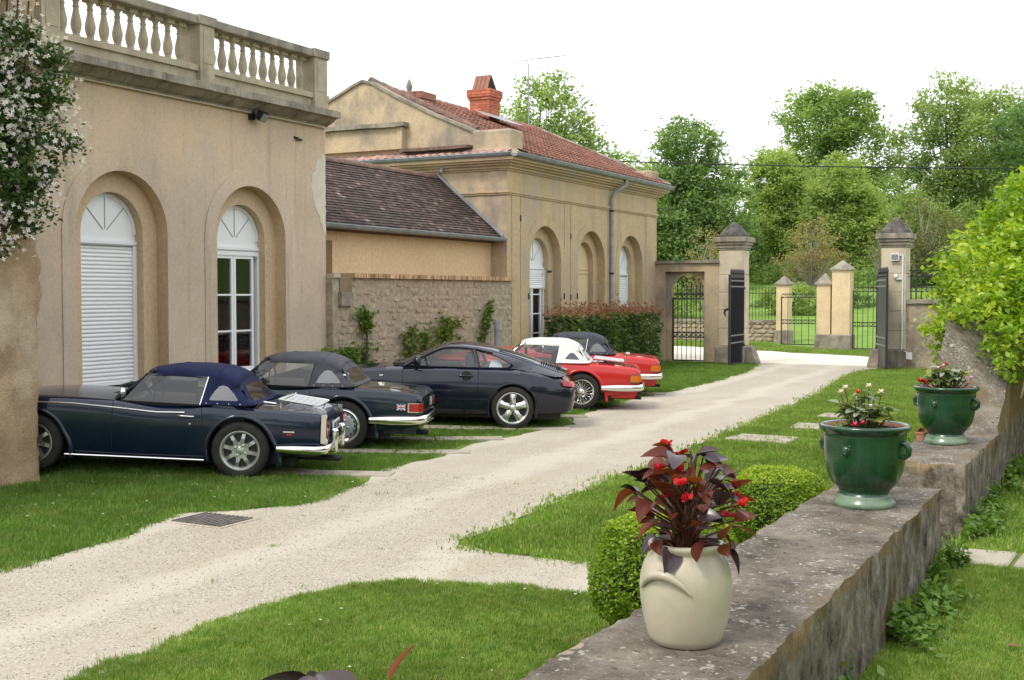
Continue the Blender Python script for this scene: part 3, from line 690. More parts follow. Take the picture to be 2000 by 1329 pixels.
# openings
XW2 = XF - .20 - .15
fanlight(GH, XW2, HA[0], .575, 2.74, 2.62); fanlight(GH, XW2, HA[2], .575, 2.74, 2.55)
shutter(GH, XW2 + .03, HA[0], .575, 2.555, 2.12, .05); window(GH, XW2, HA[0], .575, 2.555, .45, rows=4)
shutter(GH, XW2, HA[2], .575, 2.485, .50, .05)
MB().tube([(XF - .2, HA[0] + .56, 2.52), (XF - .1, HA[0] + .52, 2.52)], .03, 8).build('wall_lamp', M['black'], GH)
bp_ = MB().prism([(HA[1] + .572, .45)] + arc(HA[1], 2.74, .572) + [(HA[1] - .572, .45)], XW2 - .04, XW2, 'x').build('blind_panel', M['cream_panel'], GH)
for z0, z1 in ((2.50, 2.54), (2.60, 2.62), (1.42, 1.44)): MB().box(XW2 + .001, XW2 + .02, HA[1] - .55, HA[1] + .55, z0, z1).build('panel_rail', M['cream_panel'], bp_)
MB().box(XW2 + .001, XW2 + .012, HA[1] - .42, HA[1] + .42, .9, 2.42).build('raised_field', M['cream_panel'], bp_)
# roof
RX2, RZ2, EX2, EZ2 = -16.5, 6.98, -12.27, 5.12
rb = MB(); rb.add([(EX2, Y0 + .5, EZ2 - .04), (EX2, Y1 + .25, EZ2 - .04), (RX2, Y1 + .1, RZ2 - .04), (RX2, Y0 + .1, RZ2 - .04)], [(0, 1, 2, 3)])
rb.add([(RX2, Y0 + .1, RZ2 - .04), (RX2, Y1 + .1, RZ2 - .04), (-20.7, Y1 + .25, EZ2 - .04), (-20.7, Y0 + .1, EZ2 - .04)], [(0, 1, 2, 3)])
rb.add([(EX2 - .4, Y1 + .1, EZ2 + .1), (RX2, Y1 + .1, RZ2 - .05), (-20.4, Y1 + .1, EZ2)], [(0, 1, 2)])
rb.build('roof', M['red_tile'], GH)
tl = tiles(GH, (EX2, EZ2), (RX2, RZ2), Y0 + .30, Y1 + .28, .30, .215, .022, M['red_tile'], 11, rib=True, lift=.03)
pent = tiles(GH, (0, 0), (1, 1), 0, .01, .5, .2, .02, M['red_tile'], 1, name='pent_tiles')   # replaced below
pm = MB(); rr2 = random.Random(3); x = -18.2
while x < -12.6:
    l = rr2.uniform(0, .01)
    pm.grid([[(x, Y0 - .27, 5.10 + l), (x + .1, Y0 - .27, 5.125 + l), (x + .2, Y0 - .27, 5.10 + l)], [(x, Y0 + .1, 5.26 + l), (x + .1, Y0 + .1, 5.285 + l), (x + .2, Y0 + .1, 5.26 + l)]]); x += .205
pme = pm.mesh('pent_tiles', recalc=False); pme.materials.append(surf('pent_tile', (.36, .21, .17), (.50, .33, .28), 6, island=[(0, .7), (1, 1.2)])); pent.data = pme
for i in range(27):
    y0 = Y0 + .08 + i * .345
    if 28.4 < y0 < 29.45: continue
    MB().lathe([(.105, 0), (.13, .36)], 8, (RX2, y0, RZ2 - .03), 'y', 0, math.pi).build('ridge_tile', M['red_tile'], GH, smooth=60)
vg = MB()
for i in range(14):
    t0, t1 = i / 14, (i + 1.12) / 14
    a = Vector((EX2, Y1 + .24, EZ2 + .02)).lerp(Vector((RX2, Y1 + .24, RZ2 + .02)), t0); b = Vector((EX2, Y1 + .24, EZ2 + .02)).lerp(Vector((RX2, Y1 + .24, RZ2 + .02)), t1)
    vg.tube([a, b + Vector((0, 0, .02))], .055, 7)
vg.build('verge_tiles', M['stone_dark'], GH, smooth=60)['kind'] = 'stuff'
vg = MB()
for i in range(9):     # near verge over the gable
    a = Vector((-13.6, gy + .36, 5.72)).lerp(Vector((RX2, gy + .36, RZ2 + .08)), i / 9); b = Vector((-13.6, gy + .36, 5.72)).lerp(Vector((RX2, gy + .36, RZ2 + .08)), (i + 1.1) / 9)
    MB().tube([a, b + Vector((0, 0, .02))], .10, 8).build('verge_tile', M['old_tile'], GH, smooth=60)
# gutters and downpipe
gm = MB().lathe([(.085, 0), (.085, Y1 + .33 - (Y0 - .30))], 10, (EX2 + .02, Y0 - .30, EZ2 - .035), 'y', math.pi, 2 * math.pi)
gm.lathe([(.014, 0), (.014, Y1 + .33 - (Y0 - .30))], 6, (EX2 + .105, Y0 - .30, EZ2 - .035), 'y')
gut = gm.build('gutter', M['zinc'], GH, smooth=60)
for i in range(24):
    MB().lathe([(.088, 0), (.092, .012), (.092, .024), (.088, .036)], 10, (EX2 + .02, Y0 - .1 + i * .40, EZ2 - .035), 'y', math.pi, 2 * math.pi).build('gutter_bracket', M['zinc'], gut, smooth=60)
ge = MB().lathe([(.08, 0), (.08, 4.6)], 10, (-16.9, Y0 - .30, EZ2 - .035), 'x', math.pi, 2 * math.pi); ge.lathe([(.014, 0), (.014, 4.6)], 6, (-16.9, Y0 - .38, EZ2 - .035), 'x')
ge.build('end_gutter', M['zinc'], GH, smooth=60)
dp = MB().tube([(EX2 + .02, 29.86, 5.02), (EX2 + .02, 29.86, 4.88), (EX2 - .06, 29.80, 4.80), (XF + .12, 29.60, 4.66), (XF + .075, 29.55, 4.5), (XF + .075, 29.55, 0)], .05, 10)
d_ = dp.build('downpipe', M['zinc'], GH, smooth=60)
for zz in (4.15, 2.5): MB().tube([(XF + .075, 29.55, zz), (XF + .075, 29.55, zz + .05)], .06, 10).build('pipe_clip', M['iron'], d_, smooth=60)
# ridge finial
fn = MB().lathe([(0, 0), (.10, 0), (.10, .05), (.05, .07), (.07, .13), (.085, .2), (.06, .28), (.02, .38), (0, .40)], 12, (RX2, 25.85, RZ2 + .02)); fn.build('finial', M['stone_dark'], GH, smooth=60)
MB().box(RX2 - .25, RX2 + .28, 25.95, 26.7, RZ2 - .05, RZ2 + .12).build('ridge_hatch', M['red_tile'], GH)
# chimney of single bricks
CX0, CX1, CY0, CY1 = -16.50, -15.88, 28.90, 29.52
ch = MB().box(CX0 + .012, CX1 - .012, CY0 + .012, CY1 - .012, 6.3, 7.52).build('chimney', M['mortar_red'], GH)
bmes = []
for k in range(6):
    b = MB().box(-.5, .5, -.5, .5, -.5, .5).mesh('brick'); t = random.Random(k).uniform(.8, 1.15)
    b.materials.append(surf('chimney_brick_%d' % k, (.42 * t, .125 * t, .07 * t), (.52 * t, .17 * t, .095 * t), 9, bump=.4, bscale=60, bdist=.004)); bmes.append(b)
rb_ = random.Random(8)
def brick(x0, x1, y0, y1, z0, z1):
    o = bpy.data.objects.new('brick', rb_.choice(bmes)); COL.objects.link(o); o.location = ((x0 + x1) / 2, (y0 + y1) / 2, (z0 + z1) / 2); o.scale = (x1 - x0, y1 - y0, z1 - z0); attach(o, ch)
rowh = .072; zz = 6.42; i = 0
while zz < 7.55:
    pr = 0.0
    if zz > 7.28: pr = .03
    if zz > 7.35: pr = .06
    x0, x1, y0, y1 = CX0 - pr, CX1 + pr, CY0 - pr, CY1 + pr
    n = 3; Lx = (x1 - x0); bl = Lx / (n - .5); off = 0 if i % 2 else -bl / 2
    for j in range(n + 1):
        a = max(x0, x0 + off + j * bl + .004); b = min(x1, x0 + off + (j + 1) * bl - .004)
        if b - a > .04: brick(a, b, y0 - .0, y0 + .1, zz + .004, zz + rowh - .004)
    off = -bl / 2 if i % 2 else 0
    for j in range(n + 1):
        a = max(y0 + .101, y0 + off + j * bl + .004); b = min(y1, y0 + off + (j + 1) * bl - .004)
        if b - a > .04: brick(x1 - .1, x1, a, b, zz + .004, zz + rowh - .004)
    zz += rowh; i += 1
MB().box(CX0 - .02, CX1 + .02, CY0 - .02, CY1 + .02, 7.50, 7.565).build('crown', M['pier_stone'], ch)
for k in range(4):          # cap tiles leaning together
    x0 = CX0 + .06 + k * .125
    t = MB(); t.grid([[(x0, CY0 + .03, 7.56), (x0 + .03, CY0 + .005, 7.56), (x0 + .09, CY0 + .005, 7.56), (x0 + .12, CY0 + .03, 7.56)], [(x0, CY0 + .24, 7.97), (x0 + .03, CY0 + .215, 7.98), (x0 + .09, CY0 + .215, 7.98), (x0 + .12, CY0 + .24, 7.97)]])
    t.build('cap_tile', M['red_tile'], ch)
    t = MB(); t.grid([[(x0, CY1 - .03, 7.56), (x0 + .12, CY1 - .03, 7.56)], [(x0, CY0 + .26, 7.97), (x0 + .12, CY0 + .26, 7.97)]]); t.build('cap_tile', M['red_tile'], ch)
MB().prism([(CY0 + .05, 7.56), (CY1 - .05, 7.56), (CY0 + .27, 7.94)], CX0 + .08, CX1 - .06, 'x').build('cap_core', M['interior'], ch)
fl = MB(); fl.add([(CX1 + .35, CY0 - .95, 6.72), (CX1 + .02, CY0 - .9, 6.88), (CX1 + .02, CY1 + .1, 6.88), (CX1 + .7, CY1 + .1, 6.60), (CX1 + .8, CY0 - .15, 6.55)], [(0, 1, 2, 3, 4)])
fl.build('flashing', M['zinc'], ch)
# television aerial on the ridge
AN = thing('tv_aerial', 'thin television aerial mast with long boom on the gatehouse ridge', 'aerial', (-16.5, 32.5, 7))
MB().tube([(-16.5, 32.5, 6.95), (-16.5, 32.5, 8.85)], .018, 6).build('mast', M['zinc'], AN)
MB().tube([(-16.5, 31.5, 8.78), (-16.4, 34.9, 9.55)], .012, 6).build('boom', M['zinc'], AN)
MB().tube([(-16.5, 32.5, 8.85), (-16.48, 32.3, 8.98)], .014, 6).build('clamp', M['zinc'], AN)
for i in range(9):
    y = 31.55 + i * .4; z = 8.79 + i * .088; L = .16
    MB().tube([(-16.5 - L, y, z), (-16.5 + L, y, z)], .006, 5).build('element', M['zinc'], AN)

# ================================================================== gate wall and small gate
PW = thing('gate_wall', 'ochre wall with arched doorway joining gatehouse and gate pillar', 'wall', (-11.7, 33.2, 0))
gx0, gx1 = -12.62, -10.70
f = MB(); f.box(gx0, -12.32, 33.0, 33.2, 0, 2.86); f.box(-11.12, gx1, 33.0, 33.2, 0, 2.86); f.box(-12.32, -11.12, 33.0, 33.2, 2.62, 2.86)
f.build('wall', M['ochre_old'], PW)
bk = MB(); xc, rr_, zs = -11.70, .50, 2.07
a = [(xc + rr_ * math.cos(math.pi * i / 16), zs + rr_ * math.sin(math.pi * i / 16)) for i in range(17)]
loop = [(-11.0, 0), (-11.0, 2.86), (-12.5, 2.86), (-12.5, 0), (xc - rr_, 0)] + a[::-1] + [(xc + rr_, 0)]
bk.prism([(p[0], p[1]) for p in loop], 33.202, 33.42, 'y'); bk.build('arch_wall', M['ochre_old'], PW)
cs = rough_box(gx0 - .02, gx1 + .02, 32.93, 33.47, 2.86, 2.935, .1, .016, 21); link('coping', cs, M['stone_dark'], PW)
def iron_gate(name, label, x0, x1, y, z0, ztop, nb, rails, spear=True, parent=None, frame=True, group=None):
    G = thing(name, label, 'gate', ((x0 + x1) / 2, y, z0), group=group)
    if frame:
        for x in (x0 + .02, x1 - .02): MB().box(x - .02, x + .02, y - .02, y + .02, z0, rails[-1] + .04).build('stile', M['iron'], G)
        MB().box(x0 + .041, x1 - .041, y - .015, y + .015, z0, z0 + .035).build('bottom_rail', M['iron'], G)
    for zr in rails:
        for dz in (0, .14):
            MB().box(x0 + .041, x1 - .041, y - .014, y + .014, zr + dz - .014, zr + dz + .014).build('rail', M['iron'], G)
        n = max(3, int((x1 - x0) / .14))
        for k in range(n):
            xx = x0 + (k + .5) * (x1 - x0) / n
            rg = MB(); pts = [(xx + .05 * math.cos(t * math.pi / 6), y, zr + .07 + .05 * math.sin(t * math.pi / 6)) for t in range(13)]
            rg.tube(pts, .01, 5).build('scroll', M['iron'], G)
    for k in range(nb):
        xx = x0 + (k + 1) * (x1 - x0) / (nb + 1)
        b = MB().tube([(xx, y, z0 + .02), (xx, y, ztop - .12)], .011, 6)
        if spear: b.lathe([(.008, 0), (.024, .03), (.0, .14)], 6, (xx, y, ztop - .14))
        b.build('bar', M['iron'], G)
    return G
iron_gate('small_iron_gate', 'black wrought iron wicket gate in the arched doorway by the gatehouse', -12.19, -11.20, 33.32, .03, 2.30, 6, (.72, 1.83))

# gate pillars
def pillar(label, x0, x1, y0, y1, seed, extra=0):
    P = thing('gate_pillar', label, 'pillar', ((x0 + x1) / 2, (y0 + y1) / 2, 0), group='stone pillars of the main gate')
    r = random.Random(seed)
    b = MB().box(x0 - .09, x1 + .09, y0 - .09, y1 + .09, -.05, .50).mesh('plinth'); link('plinth', bevelled(b, .02), M['stone_dark'], P)
    zs_ = [.50, 1.0, 1.52, 2.02, 2.52, 3.22]
    for i in range(5):
        b = MB().box(x0 + r.uniform(-.004, .004), x1 + r.uniform(-.004, .004), y0 + r.uniform(-.004, .004), y1, zs_[i] + .003, zs_[i + 1] - .003).mesh('stone_block'); link('stone_block', bevelled(b, .012), M['pier_stone'], P)
    for (z0, z1, e) in ((3.22, 3.27, .025), (3.272, 3.36, .05), (3.362, 3.44, .09), (3.442, 3.58, .135)):
        b = MB().box(x0 - e, x1 + e, y0 - e, y1 + e, z0, z1).mesh('cornice'); link('cornice', bevelled(b, .01), M['stone_dark'], P)
    cx, cy = (x0 + x1) / 2, (y0 + y1) / 2; h = (x1 - x0) / 2
    cp = MB(); rings = [(h + .03, 3.582), (h + .02, 3.66), (h - .02, 3.72), (h * .62, 3.86), (h * .30, 3.95), (.03, 4.03)]
    rows = []
    for k, (rr3, zc) in enumerate(rings):
        row = []
        for i in range(16):
            a = 2 * math.pi * i / 16 + math.pi / 16; m_ = max(abs(math.cos(a)), abs(math.sin(a))); q = rr3 / m_ * (1 + .05 * noise.noise(Vector((i * .9, k * 1.3, seed))))
            row.append((cx + q * math.cos(a), cy + q * math.sin(a), zc + .015 * noise.noise(Vector((i, k, seed + 5)))))
        rows.append(row)
    cp.grid(rows, closed_v=True); cp.f.append(tuple(range(len(cp.v) - 16, len(cp.v)))); cp.build('cap', M['stone_cap'], P, smooth=35)
    return P
M['stone_cap'] = surf('lichened_cap', (.05, .045, .04), (.15, .135, .115), 4, bump=.6, bscale=30, bdist=.02, stains=[((.03, .028, .026), (3, 3, 3), .5, .65, .8), ((.42, .38, .30), (4, 4, 4), .64, .74, .6)])
PL = pillar('stone gate pillar with lichened cap and horseshoe, joined to the ochre wall', -10.70, -10.02, 33.0, 33.68, 1)
PR = pillar('stone gate pillar with grey lamp box and white conduit', -6.22, -5.58, 33.0, 33.64, 2)
for P, x, s in ((PL, -9.78, 1), (PR, -6.42, -1)):      # guard stones
    GS = thing('guard_stone', 'weathered guard stone at the foot of the ' + ('pillar with the horseshoe' if s > 0 else 'pillar with the lamp box'), 'guard stone', (x, 33.3, 0), group='guard stones of the gate')
    b = MB().frustum((x - .18, x + .18, 33.05, 33.55), (x - s * .05 - .12, x - s * .05 + .07, 33.1, 33.5), 0, .50).mesh('stone'); link('stone', bevelled(b, .05, 2), M['stone_dark'], GS)
HS = thing('horseshoe', 'dark iron horseshoe fixed to the gate pillar', 'horseshoe', (-10.44, 32.98, 1.5))
MB().tube([(-10.44 + .085 * math.cos(R(a)), 32.985, 1.46 + .10 * math.sin(R(a))) for a in range(-50, 231, 20)], .02, 6).build('shoe', M['iron'], HS, smooth=60)
LBx = thing('lamp_box', 'grey glass fronted lamp box near the top of the gate pillar', 'lamp', (-5.85, 32.95, 2.95))
MB().box(-5.96, -5.75, 32.9, 32.998, 2.86, 3.05).build('case', M['white_plastic'], LBx); MB().box(-5.94, -5.77, 32.893, 32.899, 2.885, 3.025).build('glass', plain('lamp_pane', (.20, .22, .23), .2), LBx)
CDt = thing('conduit', 'white cable conduit running down the gate pillar to a junction box', 'conduit', (-5.66, 32.98, 0))
MB().tube([(-5.75, 32.97, 3.0), (-5.66, 32.97, 3.0), (-5.66, 32.97, .48), (-5.50, 32.88, .44)], .022, 6).build('pipe', M['white_plastic'], CDt)
MB().box(-5.53, -5.38, 32.86, 32.93, .26, .44).build('junction_box', M['white_plastic'], CDt); MB().box(-5.49, -5.42, 32.87, 32.93, 0, .26).build('post', M['wood_brown'], CDt)
SN = thing('gate_sensor', 'small white sensor on the gate pillar below the lamp box', 'sensor', (-5.82, 32.97, 2.45))
MB().lathe([(0, -.06), (.045, -.05), (.05, 0), (.03, .05), (0, .06)], 10, (-5.83, 32.95, 2.46)).build('head', M['white_plastic'], SN, smooth=60); MB().box(-5.82, -5.66, 32.94, 32.99, 2.36, 2.39).build('arm', M['white_plastic'], SN)
def leaf(label, hx, hy, fx, fy, sign=None):
    d = Vector((fx - hx, fy - hy)); L = d.length; ang = math.atan2(d.y, d.x)
    G = thing('gate_leaf', label, 'gate', (hx, hy, 0), ang, group='open leaves of the main gate')
    def part(n, m, mb): return mb.build(n, m, G, world=False)
    part('panel', M['gate_black'], MB().box(.03, L - .03, -.012, .012, .06, 2.42))
    for x in (.0, L - .05): part('stile', M['gate_black'], MB().box(x, x + .05, -.028, .028, .04, 2.50))
    for z0, z1 in ((.04, .09), (.62, .66), (.82, .86), (2.16, 2.2), (2.32, 2.36), (2.44, 2.50)): part('rail', M['grey_rail'] if z0 in (.62, .82, 2.16, 2.32) else M['gate_black'], MB().box(.05, L - .05, -.03, .03, z0, z1))
    n = 14
    for i in range(n):
        x = .08 + i * (L - .16) / (n - 1)
        b = MB().tube([(x, .022, .1), (x, .022, 2.52)], .012, 6); b.lathe([(.012, 0), (.026, .04), (0, .17)], 6, (x, .022, 2.52)); part('bar', M['gate_black'], b)
    for z in (.5, 2.1): part('hinge', M['iron'], MB().box(-.08, .06, -.035, .035, z, z + .07))
    if sign: part('notice', M['white_plastic'], MB().box(L - .36, L - .10, .030 * sign, .036 * sign, 1.15, 1.55))
    return G
M['gate_black'] = plain('gate_paint', (.020, .020, .022), .45)
leaf('black iron gate leaf folded back beside the horseshoe pillar', -10.02, 33.15, -9.93, 31.55)
leaf('black iron gate leaf with a white notice beside the lamp box pillar', -6.36, 33.25, -5.82, 31.72, 1)
# wall to the right of the pillar
BW = thing('boundary_wall', 'low stone boundary wall right of the lamp box pillar', 'wall', (-4, 33.4, 0))
link('wall', rough_box(-5.58, 8.0, 33.15, 33.6, -.05, 1.72, .16, .018, 31), M['mortar'], BW); link('coping', rough_box(-5.6, 8.0, 33.08, 33.67, 1.72, 1.83, .16, .02, 33), M['stone_dark'], BW)
for i in range(26):
    x = -5.5 + i * .13
    MB().tube([(x, 33.38, 1.80), (x, 33.38, 2.75)], .012, 5).build('railing_bar', M['iron'], BW)
for z in (2.45, 2.6): MB().box(-5.56, -2.0, 33.365, 33.395, z - .015, z + .015).build('railing_rail', M['iron'], BW)

# ================================================================== across the road
def pier(label, x0, x1, y0, y1, h, apex, base=.55):
    P = thing('garden_pier', label, 'pier', ((x0 + x1) / 2, (y0 + y1) / 2, 0), group='yellow piers across the road')
    b = MB().box(x0 - .06, x1 + .06, y0 - .06, y1 + .06, -.1, base).mesh('base'); link('base', bevelled(b, .03), M['stone_dark'], P)
    MB().box(x0, x1, y0, y1, base, h).build('shaft', M['pier_plaster'], P)
    c = ((x0 + x1) / 2,) * 2 + ((y0 + y1) / 2,) * 2
    cp = MB(); cp.frustum((x0 - .07, x1 + .07, y0 - .07, y1 + .07), (x0 - .07, x1 + .07, y0 - .07, y1 + .07), h, h + .05); cp.frustum((x0 - .07, x1 + .07, y0 - .07, y1 + .07), (c[0] - .02, c[1] + .02, c[2] - .02, c[3] + .02), h + .0505, apex)
    cp.build('cap', M['stone_dark'], P); return P
pier('slim yellow plaster pier with pointed cap at the end of the low wall', -12.85, -12.36, 46.9, 47.4, 2.32, 2.68)
pier('tall yellow pier with pointed cap beside the large iron gate', -9.70, -9.08, 42.6, 43.2, 2.80, 3.15)
pier('short yellow pier with a cap built against the tall pier', -10.25, -9.77, 42.68, 43.2, 2.30, 2.70)
LW = thing('low_stone_wall', 'low rubble wall with iron railing across the road', 'wall', (-16, 48.5, 0))
def along(p, q, t): return (p[0] + (q[0] - p[0]) * t, p[1] + (q[1] - p[1]) * t)
wl = rough_box(-18, -12.9, 47.6, 48.0, -.1, .82, .2, .03, 41); link('wall', wl, M['mortar'], LW)
rs = random.Random(77); z = .05
while z < .78:
    hh = rs.uniform(.13, .2); x = -17.9
    while x < -13.0:
        ww = rs.uniform(.2, .5); o = bpy.data.objects.new('stone', rs.choice(stone_meshes)); COL.objects.link(o)
        o.location = (x + ww / 2, 47.59, z + hh / 2); o.rotation_euler = (0, 0, -R(90)); o.scale = (.05, ww * .95, hh * .95); attach(o, LW); x += ww
    z += hh
link('coping', rough_box(-18, -12.88, 47.52, 48.06, .82, .92, .2, .02, 43), M['stone_dark'], LW)
for i in range(38):
    x = -17.9 + i * .132; MB().tube([(x, 47.8, .9), (x, 47.8, 2.25)], .012, 5).build('railing_bar', M['iron'], LW)
for z in (2.0,): MB().box(-18, -12.9, 47.785, 47.815, z - .015, z + .015).build('railing_rail', M['iron'], LW)
LW2 = thing('far_stone_wall', 'low rubble wall seen through the wicket gate across the road', 'wall', (-24, 48.5, 0))
link('wall', rough_box(-34, -18.05, 47.6, 48.0, -.1, .85, .25, .03, 45), M['mortar'], LW2)
link('coping', rough_box(-34, -18.05, 47.52, 48.06, .85, .95, .25, .02, 47), M['stone_dark'], LW2)
G1 = iron_gate('garden_gate', 'narrow iron garden gate between the slim pier and the short pier', -12.20, -10.35, 45.2, .05, 2.0, 6, (.85, 1.83), spear=False)
for c in G1.children: pass
iron_gate('large_iron_gate', 'wide iron gate with spear tips right of the tall yellow pier', -8.98, -4.6, 42.6, .05, 2.70, 24, (.85, 2.05))
# overhead line and its poles
PLn = thing('power_line', 'thin dark overhead cable strung past the trees', 'cable', (-7, 64, 0))
p0, p1 = Vector((-46.6, 43.6, 9.6)), Vector((14, 75.4, 8.2)); pts = []
for i in range(41):
    t = i / 40; p = p0.lerp(p1, t); p.z -= 1.0 * 4 * t * (1 - t) * .9 - .35; pts.append(p)
MB().tube(pts, .03, 5).build('cable', M['black'], PLn)
for p, lab in ((p0, 'wooden pole carrying the overhead cable behind the gatehouse'), (p1, 'wooden pole carrying the overhead cable beyond the boundary wall')):
    PO = thing('utility_pole', lab, 'pole', (p.x, p.y, 0)); MB().tube([(p.x, p.y, -.5), (p.x, p.y, p.z + .8)], [.14, .10], 8).build('shaft', M['wood_brown'], PO)

# ================================================================== retaining wall on the terrace edge
def wallmat(name, top=False):
    m, nt, b = nodes_of(name); v = coords(nt)
    if top:
        col = ramp(nt, noise_tex(nt, v, 3.5, 8, .72), [(.3, (.065, .055, .046)), (.46, (.165, .14, .112)), (.60, (.26, .225, .18)), (.75, (.37, .325, .265))])
        hi = noise_tex(nt, v, 42, 3, .55); lo = noise_tex(nt, v, 4.5, 5)
        sm_ = nt.nodes.new('ShaderNodeMath'); sm_.operation = 'MULTIPLY_ADD'; nt.links.new(lo, sm_.inputs[0]); sm_.inputs[1].default_value = .55; nt.links.new(hi, sm_.inputs[2])
        col = mixc(nt, ramp(nt, sm_.outputs[0], [(.90, 0.0), (.96, .85)]), col, (.52, .48, .41))
        hi2 = noise_tex(nt, v, 90, 2, .5); col = mixc(nt, ramp(nt, hi2, [(.64, 0.0), (.70, .7)]), col, (.40, .36, .30)); col = mixc(nt, ramp(nt, noise_tex(nt, v, 30, 3), [(.30, .8), (.40, 0.0)]), col, (.045, .038, .032))
        col = mixc(nt, ramp(nt, noise_tex(nt, v, 1.7, 5), [(.54, 0.0), (.66, .75)]), col, (.20, .135, .065))
    else:
        col = ramp(nt, noise_tex(nt, coords(nt, 'geo', (4.5, 4.5, 3.8)), 1.6, 9, .74), [(.34, (.050, .043, .037)), (.45, (.15, .128, .10)), (.57, (.27, .235, .185)), (.70, (.43, .385, .31))])
        col = mixc(nt, ramp(nt, noise_tex(nt, coords(nt, 'geo', (6, 6, 4.0)), 1.0, 8, .74), [(.54, 0.0), (.64, .8)]), col, (.44, .40, .335))
        col = mixc(nt, ramp(nt, noise_tex(nt, coords(nt, 'geo', (10, 10, 2.0)), 1.0, 6, .7), [(.57, 0.0), (.68, .6)]), col, (.035, .03, .026))
        col = mixc(nt, ramp(nt, noise_tex(nt, v, 2.4, 6), [(.58, 0.0), (.66, .8)]), col, (.14, .10, .022))
        sp = nt.nodes.new('ShaderNodeSeparateXYZ'); nt.links.new(v, sp.inputs[0]); ma = nt.nodes.new('ShaderNodeMath'); ma.operation = 'MULTIPLY_ADD'; nt.links.new(noise_tex(nt, v, 3.2, 5), ma.inputs[0]); ma.inputs[1].default_value = .42; nt.links.new(sp.outputs[2], ma.inputs[2])
        col = mixc(nt, ramp(nt, ma.outputs[0], [(.955, 0.0), (.99, .55)]), col, (.30, .19, .06))
    nt.links.new(col, b.inputs['Base Color']); sv(b, 'Roughness', .95); sv(b, 'Specular IOR Level', .15)
    bumpn(nt, b, noise_tex(nt, v, 28, 8, .75), .9, .025); return m
M['wall_top'] = wallmat('wall_top_stone', True); M['wall_side'] = wallmat('wall_side_stone')
def rwall(root, x0, x1, y0, y1, z0, z1, seed, step=.035, amp=.009):
    me = rough_box(x0, x1, y0, y1, z0, z1, step, amp, seed, .018, 5.5)
    me.materials.append(M['wall_side']); me.materials.append(M['wall_top'])
    for p in me.polygons:
        if p.normal.z > .6: p.material_index = 1
    link('masonry', me, None, root)
RT = thing('retaining_wall', 'low weathered stone wall carrying the stoneware jars and a green pot', 'wall', (-1.4, 5, 0))
rwall(RT, -1.70, -1.08, .9, 7.72, -.1, .80, 51)
pt = MB().prism(densify([(-1.70, 3.55), (-1.60, 3.52), (-1.55, 3.62), (-1.62, 3.72), (-1.70, 3.74)], .04, .012, 9), .76, .796, 'z'); pt.build('mortar_patch', surf('pale_mortar', (.25, .20, .145), (.36, .29, .21), 8, bump=.8), RT)
RT2 = thing('retaining_wall', 'stone wall beyond the gap, rising under the creeper, with one green pot', 'wall', (-1.4, 10, 0))
rwall(RT2, -1.66, -1.09, 8.93, 11.3, -.1, .79, 61)
# high shoulder of the wall
sh = bmesh.new()
prof_l = [(11.0, .70), (11.12, .80), (11.35, 1.22), (11.6, 1.42), (12.1, 1.72), (12.5, 1.86), (13.2, 2.0), (14.2, 2.1), (20.0, 2.15)]
prof_r = [(11.0, .70), (11.15, .82), (11.5, 1.0), (12.05, 1.22), (12.6, 1.32), (13.4, 1.42), (14.2, 1.5), (16, 1.55), (20.0, 1.6)]
m1 = MB(); N = 8
def dens(pr, k=60):
    out = []; ys_ = np.linspace(pr[0][0], pr[-1][0], k); zs_ = np.interp(ys_, [p[0] for p in pr], [p[1] for p in pr]); return list(zip(ys_, zs_))
dl, dr = dens(prof_l, 90), dens(prof_r, 90); rows = []
for (yl, zl), (yr, zr) in zip(dl, dr):
    row = [(-1.66, yl, -.1)] + [(-1.66, yl, zl * t) for t in (.3, .6, .85)]
    row += [(-1.66 + .56 * t, yl, zl + (zr - zl) * t) for t in (0, .25, .5, .75, 1)]
    row += [(-1.10, yl, zr * t) for t in (.85, .6, .3)] + [(-1.10, yl, -.1)]
    rows.append([tuple(Vector(p) + noise.noise_vector(Vector(p) * 2.7) * .025 + noise.noise_vector(Vector(p) * 8) * .012) for p in row])
m1.grid(rows); me = m1.mesh('shoulder', 50); me.materials.append(M['wall_side']); me.materials.append(M['wall_top'])
for p in me.polygons:
    if p.normal.z > .45: p.material_index = 1
link('shoulder', me, None, RT2)
ST = thing('step', 'worn stone step in the gap between the two retaining walls', 'step', (-1.4, 8.3, 0))
link('slab', rough_box(-1.62, -1.10, 7.75, 8.9, -.05, .17, .1, .01, 71), M['slab'], ST)
# ================================================================== cars
def paintmat(name, col, rough=.10):
    m, nt, b = nodes_of(name); v = coords(nt, 'obj')
    d = noise_tex(nt, v, 2.2, 5); dust = ramp(nt, d, [(.4, 0.0), (.75, .035)])
    nt.links.new(mixc(nt, dust, col, (.25, .23, .20)), b.inputs['Base Color'])
    nt.links.new(ramp(nt, noise_tex(nt, v, 5, 4), [(.35, rough), (.7, rough + .06)]), b.inputs['Roughness'])
    sv(b, 'Coat Weight', .25); sv(b, 'Coat Roughness', .02); sv(b, 'Specular IOR Level', .45); return m
M['navy'] = paintmat('navy_paint', (.0035, .009, .027)); M['midnight'] = paintmat('midnight_paint', (.005, .007, .018), .10); M['teal'] = paintmat('dark_teal_paint', (.006, .015, .026))
M['red'] = paintmat('red_paint', (.50, .018, .016))
M['chrome'] = plain('chrome', (.78, .77, .74), .12, 1.0); M['tyre'] = surf('tyre_rubber', (.018, .017, .016), (.035, .033, .03), 8, rough=.85, bump=.2, mode='obj'); M['trim'] = plain('black_trim', (.010, .010, .011), .5)
